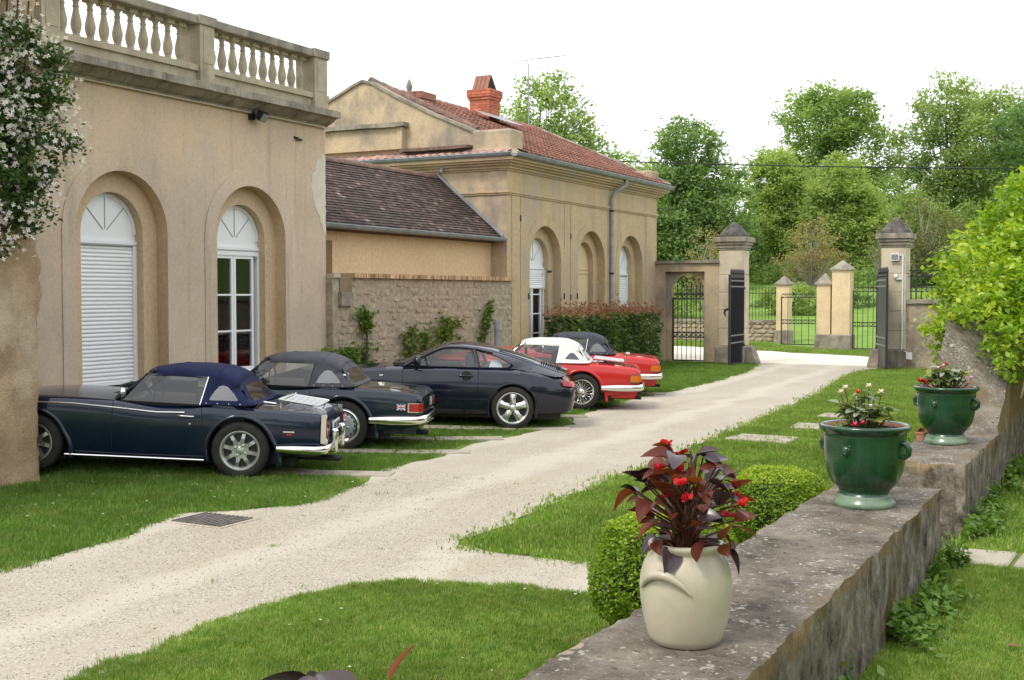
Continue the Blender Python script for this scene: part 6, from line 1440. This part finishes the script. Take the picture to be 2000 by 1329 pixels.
# ---- box balls
def boxball(label, x, y, rx, ry, h, n, seed):
    Bx = thing('box_shrub', label, 'shrub', (x, y, 0), group='clipped box shrubs'); rng = np.random.default_rng(seed)
    u = rng.normal(size=(n, 3)); u /= np.linalg.norm(u, axis=1)[:, None]; u = np.sign(u) * np.abs(u) ** .85; rad = 1 - np.abs(rng.normal(size=n)) * .07
    P = np.array([x, y, h * .5]) + u * rad[:, None] * np.array([rx, ry, h * .5]); lum = np.array([1 + .10 * noise.noise(Vector(p) * 5) + .05 * noise.noise(Vector(p) * 13) for p in P])[:, None]; P = np.array([x, y, h * .5]) + (P - np.array([x, y, h * .5])) * lum
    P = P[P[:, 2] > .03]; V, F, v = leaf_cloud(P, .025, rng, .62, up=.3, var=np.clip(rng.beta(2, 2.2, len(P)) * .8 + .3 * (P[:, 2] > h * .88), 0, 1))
    link('foliage', npmesh('foliage', V, F, v, M['lf_box']), None, Bx)['kind'] = 'stuff'
    MB().lathe([(0, .05), (rx * .55, .1), (rx * .84, h * .45), (rx * .6, h * .82), (0, h * .9)], 16, (x, y, 0)).build('inner_core', plain('core_dark', (.02, .03, .01), .9), Bx, smooth=60); MB().tube([(x, y, -.02), (x, y, .3)], .03, 6).build('stem', M['bark'], Bx)  # solid dark core filling the inside of the foliage
boxball('clipped box shrub tucked behind the stoneware jar of begonia', -2.40, 6.50, .42, .50, .76, 30000, 1)
boxball('clipped box shrub beside the wall behind the large green pot', -2.50, 9.15, .40, .50, .66, 22000, 2)

# ---- creeper over the high shoulder
CR = thing('creeper', 'bright yellow green creeper spilling over the high end of the wall', 'creeper', (-1.4, 13.8, 0)); rng = np.random.default_rng(21)
bl = [(-.75, 14.6, 2.75, .9, 1.1, .70), (-1.35, 14.2, 2.15, .70, .8, .62), (-1.68, 13.9, 1.62, .45, .6, .45), (-.45, 14.4, 2.95, .8, 1.0, .55), (0, 13.9, 2.4, .8, .9, .8), (-.75, 13.2, 2.0, .6, .5, .42), (-.3, 12.9, 1.8, .5, .5, .5), (.6, 14, 2.9, .8, .9, .8), (-.78, 12.5, 1.50, .24, .35, .30), (-.72, 12.25, 1.22, .14, .22, .28), (-1.62, 13.8, 1.3, .22, .4, .25), (-1.88, 13.9, 1.72, .32, .5, .36), (-1.80, 13.9, 1.32, .24, .4, .2), (-1.62, 14.1, 2.2, .45, .6, .4), (-1.2, 14.4, 2.65, .5, .7, .4), (-1.28, 12.15, 1.78, .26, .3, .32), (-1.2, 12.0, 1.38, .13, .2, .28), (-1.42, 12.7, 2.12, .32, .4, .34), (-1.1, 12.5, 1.95, .3, .4, .4), (-1.15, 13.2, 2.35, .4, .5, .4), (-1.0, 12.4, 1.5, .2, .3, .35), (-1.3, 12.9, 2.0, .35, .4, .3), (-1.15, 11.9, 1.55, .14, .2, .3), (-1.45, 12.35, 1.9, .22, .3, .22)]
P, var, cc = clumps(bl, 46000, rng, .15, 30, .55); V, F, v = leaf_cloud(P, .075, rng, .58, up=.8, droop=.55, fold=.18, var=var); link('foliage', npmesh('foliage', V, F, v, M['lf_vine']), None, CR)['kind'] = 'stuff'
st_ = MB()
for k in range(26):
    c = cc[rng.integers(len(cc))]; st_.tube([(-1.35, 14.2, 1.7), tuple((np.array([-1.35, 14.2, 1.9]) + c) / 2 + rng.normal(size=3) * .1), tuple(c)], [.03, .016, .006], 5)
for k in range(5): st_.tube([(-.95, 12.3, 1.5), (-.96 + .03 * k, 12.2, 1.25), (-1.0 + .05 * k, 12.1, 1.02 - .02 * k)], .008, 5)
st_.build('stems', surf('creeper_stem', (.30, .20, .13), (.42, .30, .2), 8), CR)
IV = thing('ivy_bank', 'dark leafy bank rising behind the terrace lawn', 'ivy', (-.3, 16, .3)); P, var, _ = clumps([(-.2, 16.5, 1.0, .9, 1.6, .9), (.8, 16, .9, .9, 1.6, .9)], 7000, rng, .3, 40, .4); V, F, v = leaf_cloud(P, .10, rng, .7, var=var); link('foliage', npmesh('foliage', V, F, v, M['lf_climb']), None, IV)['kind'] = 'stuff'

# ================================================================== pots
def ceramic(name, ca, cb, rough=.2, speck=.0, streak=None):
    m, nt, b = nodes_of(name); v = coords(nt, 'obj')
    col = ramp(nt, noise_tex(nt, v, 6, 5), [(.35, ca), (.65, cb)])
    if streak: col = mixc(nt, ramp(nt, noise_tex(nt, coords(nt, 'obj', (26, 26, 2.2)), 1.0, 4), [(.5, 0.0), (.75, .55)]), col, streak)
    nt.links.new(col, b.inputs['Base Color']); nt.links.new(ramp(nt, noise_tex(nt, v, 14, 4), [(.3, rough), (.7, rough + .18)]), b.inputs['Roughness']); sv(b, 'Coat Weight', .35); sv(b, 'Coat Roughness', .08)
    bumpn(nt, b, noise_tex(nt, coords(nt, 'obj', (1, 1, 6)), 9, 3), .08, .01); return m
M['stoneware'] = ceramic('stoneware_glaze', (.43, .38, .28), (.51, .46, .35), .33); M['green_glaze'] = ceramic('green_glaze', (.006, .034, .013), (.012, .058, .023), .16, streak=(.022, .085, .042)); M['foot_glaze'] = ceramic('pale_green_glaze', (.08, .145, .085), (.17, .235, .15), .22)
M['soil'] = surf('potting_soil', (.03, .022, .016), (.06, .045, .032), 20, bump=.8, bscale=60); M['terracotta'] = surf('terracotta', (.42, .19, .115), (.52, .26, .17), 8, bump=.2)
M['beg_dark'] = plain('begonia_leaf_dark', (.040, .021, .023), .28); M['beg_red'] = leafmat('begonia_leaf_red', (.095, .020, .012), (.20, .050, .018), .32, rough=.35, attr='obj'); M['beg_stem'] = plain('begonia_stem', (.075, .022, .012), .5); M['flower_red'] = leafmat('begonia_flower', (.50, .012, .02), (.66, .03, .05), .25, attr='obj')

def leaf_mesh(name, L, W, cup=.25, bend=.2, n=6):
    rows = []
    for i in range(n + 1):
        t = i / n; w_ = W * .5 * (math.sin(math.pi * t ** .75) ** .8 if 0 < t < 1 else .0) + .001; x = L * t; zc = -bend * L * t * t
        rows.append([(x, -w_, zc + cup * w_), (x, -w_ * .5, zc + cup * w_ * .25), (x, 0, zc), (x, w_ * .5, zc + cup * w_ * .25), (x, w_, zc + cup * w_)])
    me = MB().grid(rows).mesh(name, 180, recalc=False); return me

def stoneware_jar(label, x, y, z, rz):
    J = thing('stoneware_jar', label, 'jar', (x, y, z), rz, group='stoneware jars on the wall')
    pr = [(0, .004), (.105, .0), (.120, .006), (.131, .03), (.147, .09), (.157, .15), (.160, .20), (.156, .24), (.146, .275), (.131, .300), (.121, .313), (.119, .322), (.127, .331), (.131, .340), (.129, .349), (.121, .352), (.113, .346), (.110, .33), (.112, .30)]
    MB().lathe(pr, 48).build('body', M['stoneware'], J, smooth=60, world=False)
    MB().lathe([(0, .322), (.112, .322)], 24).build('soil', M['soil'], J, world=False)
    for s in (1, -1):
        pts = []; rr_ = []
        for i in range(13):
            t = -1 + i / 6; a = t * .62; zz = .262 - .062 * t * t; r_ = float(np.interp(zz, [.15, .20, .24, .275, .30], [.157, .16, .156, .146, .131])) + .006 + .012 * (1 - abs(t))
            pts.append((s * r_ * math.cos(a), s * r_ * math.sin(a), zz)); rr_.append(.003 + .014 * (1 - abs(t) ** 2))
        MB().tube(pts, rr_, 8).build('lug_handle', M['stoneware'], J, smooth=60, world=False)
    return J

def begonia(label, x, y, z, seed, scale=1.0, n_leaf=96, height=.33):
    Bg = thing('begonia_plant', label, 'plant', (x, y, z), group='dark leaved begonias'); Bg.scale = (scale,) * 3; r = random.Random(seed)
    lm = []
    for k in range(4):
        me = leaf_mesh('leaf', 1, .66 + .12 * (k % 2), .55 - .15 * (k % 3), .18 + .28 * (k % 2), 8); me.materials.append(M['beg_dark'] if k < 2 else M['beg_red']); lm.append(me)
    stems = MB(); fme = None
    for i in range(n_leaf):
        a = i * 2.4 + r.uniform(-.4, .4); t = (i + .5) / n_leaf          # from the rim upwards
        zz = height * (t ** .8) * r.uniform(.88, 1.08); rad = (.045 + .125 * math.sin(math.pi * min(1, .25 + .75 * t)) ** .8) * r.uniform(.55, 1.1)
        p = Vector((rad * math.cos(a), rad * math.sin(a), zz)); o = bpy.data.objects.new('leaf', lm[r.choice((0, 1, 2, 3, 2, 3, 1))]); COL.objects.link(o); o.parent = Bg
        o.location = p; s_ = r.uniform(.060, .100); o.scale = (s_, s_, s_); tilt = r.uniform(.1, .7) if t < .12 else r.uniform(-.95, .35)
        o.rotation_euler = (r.uniform(-.7, .7), tilt, a + r.uniform(-.8, .8))
        b = Vector((.035 * math.cos(a * 1.3), .035 * math.sin(a * 1.3), -.01)); stems.tube([b, Vector((b.x + (p.x - b.x) * .3, b.y + (p.y - b.y) * .3, p.z * .6)), p], [.0055, .0045, .003], 5)
    stems.build('stems', M['beg_stem'], Bg, smooth=60, world=False)
    pm_ = leaf_mesh('petal', .026, .024, .5, -.3, 4); pm_.materials.append(M['flower_red'])
    for i in range(n_leaf // 6):
        a = i * 2.0 + r.uniform(-.5, .5); rad = r.uniform(.05, .23); zz = height * r.uniform(.5, 1.1) * (1.05 - rad); c = Vector((rad * math.cos(a), rad * math.sin(a), zz))
        F_ = MB(); F_.tube([c * .6 + Vector((0, 0, zz * .25)), c], .003, 4); f = F_.build('flower', M['beg_stem'], Bg, world=False)
        for k in range(7):
            o = bpy.data.objects.new('petal', pm_); COL.objects.link(o); o.parent = f; o.location = c + Vector((r.uniform(-.007, .007), r.uniform(-.007, .007), r.uniform(-.006, .006))); o.rotation_euler = (r.uniform(-.8, .8), r.uniform(-.9, .3), k * .9)
    return Bg
JR = stoneware_jar('cream stoneware jar with lug handle in front of the clipped box shrub', -1.385, 3.93, .795, R(-100))
begonia('dark leaved begonia with red flowers in the jar before the box shrub', -1.385, 3.93, .795 + .325, 5)
stoneware_jar('cream stoneware jar at the wall end away from the box shrubs', -1.20, 1.69, .795, R(-60))
begonia('dark leaved begonia growing from the jar at the wall end away from the shrubs', -1.20, 1.69, .795 + .325, 9, 1.05, 22, .195)

def green_urn(label, x, y, z, rz, S=1.0):
    U = thing('green_urn', label, 'pot', (x, y, z), rz, group='green glazed urns on the wall'); U.scale = (S,) * 3
    pr = [(.150, .070), (.141, .080), (.139, .092), (.150, .108), (.172, .130), (.195, .165), (.211, .21), (.220, .265), (.224, .33), (.226, .40), (.228, .412), (.226, .42), (.233, .428), (.248, .440), (.253, .452), (.251, .462), (.240, .468), (.226, .464), (.218, .45), (.214, .38)]
    MB().lathe(pr, 56).build('bowl', M['green_glaze'], U, smooth=60, world=False)
    MB().lathe([(0, .002), (.160, 0), (.170, .006), (.173, .02), (.168, .036), (.158, .046), (.155, .06), (.1495, .072)], 56).build('foot', M['foot_glaze'], U, smooth=60, world=False)
    MB().lathe([(.2143, .440), (.2180, .452), (.2215, .4595)], 56).build('clay_rim', M['terracotta'], U, smooth=60, world=False)
    MB().lathe([(0, .43), (.216, .43)], 32).build('soil', M['soil'], U, world=False)
    for a in (0, math.pi):          # handles and lion masks alternate
        c, s = math.cos(a), math.sin(a)
        pts = [((.216 + d) * c, (.216 + d) * s, zz) for d, zz in ((-.004, .375), (.028, .372), (.046, .345), (.044, .315), (.022, .298), (-.006, .300))]; MB().tube(pts, [.017, .019, .018, .016, .016, .016], 8).build('handle', M['green_glaze'], U, smooth=60, world=False)
    for a in (math.pi / 2, -math.pi / 2):
        mk = MB(); c, s = math.cos(a), math.sin(a)
        def Q(t, zz, d): return ((.217 + d) * c - t * s, (.217 + d) * s + t * c, .335 + zz)
        for (t, zz, d, rr_) in ((0, 0, -.004, .032), (0, -.016, .014, .013), (0, -.026, .008, .010), (-.012, .008, .020, .0065), (.012, .008, .020, .0065), (0, -.002, .024, .006), (-.021, .024, .0, .010), (.021, .024, .0, .010), (-.028, .004, -.004, .010), (.028, .004, -.004, .010), (-.024, -.016, -.004, .010), (.024, -.016, -.004, .010), (-.008, .032, -.002, .009), (.008, .032, -.002, .009), (-.012, -.036, -.004, .009), (.012, -.036, -.004, .009)):
            mk.lathe([(0, -rr_), (rr_ * .7, -rr_ * .7), (rr_, 0), (rr_ * .7, rr_ * .7), (0, rr_)], 10, Q(t, zz, d))
        mk.build('lion_mask', M['green_glaze'], U, smooth=80, world=False)
    return U
green_urn('large green glazed urn with lion mask on the same wall as the stoneware jars', -1.385, 6.93, .795, R(-195))
green_urn('green glazed urn with two handles on the wall beyond the gap', -1.40, 10.2, .785, R(-15))

def bedding(label, x, y, z, seed, colors, n=26, h=.16, rad=.17):
    Bd = thing('bedding_plant', label, 'plant', (x, y, z), group='flowers in the green urns'); r = random.Random(seed); mats = [M['lf_bed'], M['lf_bed2'], M['lf_bed3']]; lms = []
    for k in range(3):
        me = leaf_mesh('leaf', 1, .5, .2, .15); me.materials.append(mats[k]); lms.append(me)
    st = MB()
    for i in range(n):
        a = i * 2.4; q = math.sqrt((i + .5) / n); p = Vector((rad * q * math.cos(a), rad * q * math.sin(a), h * r.uniform(.3, 1.0) * (1.1 - .5 * q)))
        st.tube([(p.x * .5, p.y * .5, 0), p], [.005, .003], 4)
        for k in range(5):
            o = bpy.data.objects.new('leaf', lms[r.choice((0, 0, 1, 1, 2))]); COL.objects.link(o); o.parent = Bd; s_ = r.uniform(.055, .095); o.location = p * r.uniform(.75, 1) ; o.scale = (s_,) * 3; o.rotation_euler = (r.uniform(-.4, .4), r.uniform(-.7, .5), a + k * 1.3)
    st.build('stems', plain('green_stem', (.06, .10, .02), .6), Bd, world=False)
    for (cx, cy, cz, s_, m_) in colors:
        f = MB().tube([(cx * .6, cy * .6, .01), (cx, cy, cz - .005)], .003, 4).build('flower', M['beg_stem'], Bd, world=False); pm_ = leaf_mesh('petal', s_, s_ * .8, .3, -.2, 4); pm_.materials.append(m_)
        for k in range(9):
            o = bpy.data.objects.new('petal', pm_); COL.objects.link(o); o.parent = f; o.location = (cx, cy, cz + .004 * (k // 5)); o.rotation_euler = (0, -.25 - .5 * (k // 5), k * 1.26)
    return Bd
M['lf_bed'] = leafmat('bedding_leaf', (.06, .115, .03), (.12, .19, .055), .25, attr='obj'); M['lf_bed2'] = leafmat('bedding_leaf_grey', (.20, .25, .16), (.34, .38, .27), .25, attr='obj'); M['lf_bed3'] = leafmat('bedding_leaf_lime', (.20, .24, .04), (.30, .30, .06), .3, attr='obj')
PK, PW_, PR_ = plain('pink_petal', (.60, .03, .10), .5), plain('cream_petal', (.72, .60, .45), .5), plain('red_petal', (.62, .012, .012), .5); PPk = plain('pale_pink_petal', (.70, .38, .42), .5)
bedding('low bedding plant with cream buds and a crimson bloom in the lion mask urn', -1.385, 6.93, .795 + .43, 3, [(-.02, -.17, .035, .030, PK), (.02, -.165, .05, .022, PK), (-.10, -.05, .23, .028, PW_), (-.03, -.05, .21, .024, PR_), (.02, .0, .24, .028, PW_), (.09, -.02, .21, .028, PW_), (-.14, .02, .20, .026, PW_), (.05, -.1, .14, .018, PW_)], 34, .27)
bedding('bedding plants with red and pink blooms in the two handled urn', -1.40, 10.2, .785 + .43, 4, [(-.17, -.04, .06, .042, PR_), (-.14, -.10, .055, .04, PR_), (-.19, -.09, .07, .035, PR_), (-.06, -.05, .17, .03, PPk), (-.02, -.04, .19, .028, PPk), (.02, -.06, .16, .028, PW_), (-.09, -.02, .15, .026, PPk), (.0, -.02, .21, .022, PK), (.17, -.04, .06, .03, PPk), (.19, -.02, .10, .025, PPk)], 34, .27)
TP = thing('small_flowerpot', 'small terracotta pot of dark red leaves tucked behind the urn', 'pot', (-1.60, 10.3, .785)); TP.scale = (.8,) * 3; MB().lathe([(0, 0), (.05, 0), (.065, .075), (.072, .078), (.074, .095), (.066, .097), (.062, .08)], 24).build('pot', M['terracotta'], TP, smooth=50, world=False)
lm_ = leaf_mesh('leaf', .05, .035, .3, .2); lm_.materials.append(M['beg_red'])
for i in range(16):
    o = bpy.data.objects.new('leaf', lm_); COL.objects.link(o); o.parent = TP; o.location = (rnd.uniform(-.03, .03), rnd.uniform(-.03, .03), rnd.uniform(.09, .13)); o.rotation_euler = (0, rnd.uniform(-.8, .2), i * 2.4)

# ================================================================== grass and loose stones as instanced stuff
def tuft(name, n, h, w_, mat, seed, spread=.03, bend=.5):
    r = np.random.default_rng(seed); mb = MB()
    for i in range(n):
        a = r.uniform(0, 6.28); bx, by = r.normal(size=2) * spread; hh = h * r.uniform(.5, 1.15); b = bend * r.uniform(.1, 1.0) * hh; ww = w_ * r.uniform(.7, 1.2); c, s = math.cos(a), math.sin(a); k = r.uniform(0, 6.28); ck, sk = math.cos(k) * ww, math.sin(k) * ww
        mb.add([(bx - ck, by - sk, -.01), (bx + ck, by + sk, -.01), (bx + c * b * .35 + ck * .7, by + s * b * .35 + sk * .7, hh * .6), (bx + c * b * .35 - ck * .7, by + s * b * .35 - sk * .7, hh * .6), (bx + c * b, by + s * b, hh)], [(0, 1, 2, 3), (3, 2, 4)])
    me = mb.mesh(name, recalc=False); me.materials.append(mat); o = bpy.data.objects.new(name, me); return o

def scatter(name, poly, inst, density, label, s0, s1, seed, zf=None, z=0.0, step=.5, rot_tilt=.25, kind='stuff', jit=.05):
    bm = bmesh.new(); pts = densify(poly, .25, jit, seed); vs = [bm.verts.new((p[0], p[1], 0)) for p in pts]; es = [bm.edges.new((vs[i], vs[(i + 1) % len(vs)])) for i in range(len(vs))]
    bmesh.ops.triangle_fill(bm, edges=es, use_beauty=True)
    if zf:
        bmesh.ops.subdivide_edges(bm, edges=[e for e in bm.edges if e.calc_length() > .8], cuts=3, use_grid_fill=True); bmesh.ops.triangulate(bm, faces=bm.faces[:])
    for v in bm.verts: v.co.z = (zf(v.co.x, v.co.y) if zf else 0) + z
    for f in bm.faces:
        f.normal_update()
        if f.normal.z < 0: f.normal_flip()
    me = bpy.data.meshes.new(name); bm.to_mesh(me); bm.free(); o = link(name, me, inst.data.materials[0]); tag(o, label, kind=kind)
    ng = bpy.data.node_groups.new(name, 'GeometryNodeTree'); ng.interface.new_socket('Geometry', in_out='INPUT', socket_type='NodeSocketGeometry'); ng.interface.new_socket('Geometry', in_out='OUTPUT', socket_type='NodeSocketGeometry')
    N = ng.nodes; gi, go = N.new('NodeGroupInput'), N.new('NodeGroupOutput'); d = N.new('GeometryNodeDistributePointsOnFaces'); d.inputs['Density'].default_value = density; d.inputs['Seed'].default_value = seed
    oi = N.new('GeometryNodeObjectInfo'); oi.inputs['Object'].default_value = inst; oi.inputs['As Instance'].default_value = True; ip = N.new('GeometryNodeInstanceOnPoints')
    rs_ = N.new('FunctionNodeRandomValue'); rs_.data_type = 'FLOAT'; rs_.inputs[2].default_value = s0; rs_.inputs[3].default_value = s1
    rr_ = N.new('FunctionNodeRandomValue'); rr_.data_type = 'FLOAT_VECTOR'; rr_.inputs[0].default_value = (-rot_tilt, -rot_tilt, 0); rr_.inputs[1].default_value = (rot_tilt, rot_tilt, 6.283)
    L = ng.links.new; L(gi.outputs[0], d.inputs['Mesh']); L(d.outputs['Points'], ip.inputs['Points']); L(oi.outputs['Geometry'], ip.inputs['Instance']); L(rs_.outputs[1], ip.inputs['Scale']); L(rr_.outputs[0], ip.inputs['Rotation']); L(ip.outputs[0], go.inputs[0])
    o.modifiers.new('scatter', 'NODES').node_group = ng; return o
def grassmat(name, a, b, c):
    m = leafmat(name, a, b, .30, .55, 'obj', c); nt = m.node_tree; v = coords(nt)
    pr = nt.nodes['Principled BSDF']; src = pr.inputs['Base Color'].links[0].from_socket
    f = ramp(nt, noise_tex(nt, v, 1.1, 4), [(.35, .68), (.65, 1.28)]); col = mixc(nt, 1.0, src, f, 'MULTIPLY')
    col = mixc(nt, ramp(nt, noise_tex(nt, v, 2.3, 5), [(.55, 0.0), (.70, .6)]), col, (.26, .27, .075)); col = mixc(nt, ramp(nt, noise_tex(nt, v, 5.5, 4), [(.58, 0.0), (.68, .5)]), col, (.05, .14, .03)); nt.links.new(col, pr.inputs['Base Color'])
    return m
M['grass'] = grassmat('grass_blade', (.085, .175, .022), (.14, .245, .036), (.22, .29, .08)); M['grass_lit'] = grassmat('grass_blade_sunlit', (.125, .225, .032), (.20, .305, .050), (.31, .36, .11))  # second grass is a paler copy with sunlight put into its colour
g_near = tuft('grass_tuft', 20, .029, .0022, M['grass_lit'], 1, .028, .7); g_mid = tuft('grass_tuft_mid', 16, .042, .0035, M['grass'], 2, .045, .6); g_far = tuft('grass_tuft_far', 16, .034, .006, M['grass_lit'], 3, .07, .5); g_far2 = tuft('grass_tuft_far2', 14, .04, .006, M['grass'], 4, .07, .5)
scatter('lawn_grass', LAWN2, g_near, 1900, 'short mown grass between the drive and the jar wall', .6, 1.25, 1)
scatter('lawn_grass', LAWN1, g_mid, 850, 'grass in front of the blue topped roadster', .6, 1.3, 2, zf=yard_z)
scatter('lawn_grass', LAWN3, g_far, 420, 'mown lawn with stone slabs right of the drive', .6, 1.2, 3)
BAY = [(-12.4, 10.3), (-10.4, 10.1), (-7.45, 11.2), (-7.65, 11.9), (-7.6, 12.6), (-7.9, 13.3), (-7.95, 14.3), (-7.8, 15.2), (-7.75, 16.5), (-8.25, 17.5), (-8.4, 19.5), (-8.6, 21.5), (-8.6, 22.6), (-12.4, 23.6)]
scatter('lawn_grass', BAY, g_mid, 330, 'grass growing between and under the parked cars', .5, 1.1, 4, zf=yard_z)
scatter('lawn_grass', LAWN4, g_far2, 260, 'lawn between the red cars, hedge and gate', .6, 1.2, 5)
scatter('lawn_grass', [(-1.06, 5.0), (-1.06, 7.9), (1.0, 8.0), (1.2, 5.0)], g_near, 1700, 'terrace grass in front of the flagstones', .6, 1.2, 6, z=.296)
scatter('lawn_grass', [(-1.08, 8.5), (-1.08, 20), (1.5, 20), (1.0, 8.55)], g_far, 500, 'terrace grass beyond the flagstones', .6, 1.2, 7, z=.296)
scatter('verge_grass', [(-5, 38.9), (-7.6, 39.3), (-11, 41.1), (-14, 43.1), (-20, 46), (-20, 47.4), (-13, 46.6), (-10.4, 42.5), (-8.9, 42.4), (-5, 42.2)], g_far, 120, 'grass verge beside the road opposite the gate', .8, 1.8, 8)
for (ya, yb, n_, lab) in ((4.2, 7.95, 5200, 'leafy weeds along the foot of the low wall'), (8.6, 12.3, 3400, 'leafy weeds at the foot of the wall beyond the gap')):
    rw = np.random.default_rng(int(ya * 10)); P = np.stack([-1.07 + np.abs(rw.normal(size=n_)) * .095, rw.uniform(ya, yb, n_), .30 + np.abs(rw.normal(size=n_)) * .05], 1)
    dens_ = np.array([noise.noise(Vector((p[0] * 3, p[1] * 2.2, 7.0))) for p in P]); P = P[dens_ > .02]; P[:, 2] += .05 * np.clip(1 - (P[:, 0] + 1.07) * 5, 0, 1)
    V, F, v = leaf_cloud(P, .050, rw, .6, up=.9); tag(link('wall_weeds', npmesh('wall_weeds', V, F, v, M['lf_weed'])), lab, kind='stuff')
dz = MB()
for k in range(7):
    a = k * .9; dz.add([(0, 0, .05), (.010 * math.cos(a - .3), .010 * math.sin(a - .3), .054), (.013 * math.cos(a), .013 * math.sin(a), .052), (.010 * math.cos(a + .3), .010 * math.sin(a + .3), .054)], [(0, 1, 2, 3)])
dme = dz.mesh('daisy', recalc=False); dme.materials.append(plain('daisy_white', (.75, .75, .72), .6)); daisy = bpy.data.objects.new('daisy', dme)
scatter('daisies', LAWN1, daisy, 8, 'tiny white daisies scattered in the grass by the roadster', .5, 1.0, 11, zf=yard_z); scatter('daisies', LAWN2, daisy, 2.0, 'few tiny white daisies in the near lawn', .6, 1.0, 12)
pe = MB().lathe([(0, -.4), (.7, -.3), (1, 0), (.6, .35), (0, .45)], 6).mesh('pebble', 180); pe.materials.append(surf('pebble', (.40, .35, .27), (.66, .61, .51), 3, bump=0, mode='obj')); peb = bpy.data.objects.new('pebble', pe)
mo = peb.data.materials[0].node_tree; oi_ = mo.nodes.new('ShaderNodeObjectInfo'); b_ = mo.nodes['Principled BSDF']; mo.links.new(ramp(mo, oi_.outputs['Random'], [(0, (.25, .20, .15)), (.4, (.40, .35, .27)), (1, (.62, .58, .50))]), b_.inputs['Base Color'])
near_drive = [(-7.15, 3), (-7.15, 5.9), (-7.3, 7.3), (-7.2, 8.6), (-6.9, 9.4), (-7.1, 10.4), (-7.4, 11.5), (-5.1, 11.5), (-4.9, 9), (-4.75, 8.15), (-3.5, 8.1), (-2.0, 8.3), (-2.0, 7.25), (-3.8, 7.25), (-4.7, 6.9), (-5.0, 6.0), (-4.95, 3)]
scatter('gravel_stones', near_drive, peb, 450, 'loose pale gravel on the near drive',   .0025, .0065, 13, z=.006, rot_tilt=.6)
scatter('drive_weeds', near_drive, g_mid, 2.2, 'stray grass tufts growing through the gravel', .25, .7, 14, z=.004)
lf = leaf_mesh('dead_leaf', .07, .035, .3, .1); lf.materials.append(plain('dead_leaf', (.16, .08, .035), .8))
for i, (x, y, z, lab) in enumerate(((-.55, 6.1, .33, 'single brown fallen leaf on the terrace grass by the wall'), (-.75, 9.4, .33, 'brown fallen leaf on the terrace grass beyond the flagstones'), (-1.2, 8.1, .19, 'brown leaves on the step in the wall gap'))):
    o = link('fallen_leaf', lf); o.location = (x, y, z); o.rotation_euler = (.1, -.1, i * 1.3); tag(o, lab, 'leaf', 'fallen leaves', 'thing')

# the garden behind and beside the camera, which the cars and window panes mirror
rg = np.random.default_rng(77); gb = []
for (x, y) in [(11 + 1.5 * math.sin(i * 2.3), -14 + i * 4.2) for i in range(12)] + [(-16 + i * 4.5, -15 + math.sin(i * 1.7)) for i in range(7)]:
    gb.append((x, y, 3.2, 2.4, 2.4, 3.0)); gb.append((x + .6, y, 6.4, 2.0, 2.0, 2.2))
P, var, cc = clumps(gb, 22000, rg, 1.0, 60, .3); V, F, v = leaf_cloud(P, .42, rg, .65, var=var)
tag(link('garden_trees', npmesh('garden_trees', V, F, v, M['lf_dark']), None), 'belt of garden trees round the terrace', kind='stuff')
gh = rough_box(8.6, 9.1, -10, 34, 0, 2.2, .5, .03, 91); tag(link('garden_boundary', gh, M['mortar']), 'stone wall closing the far side of the terrace garden', 'wall', kind='thing')
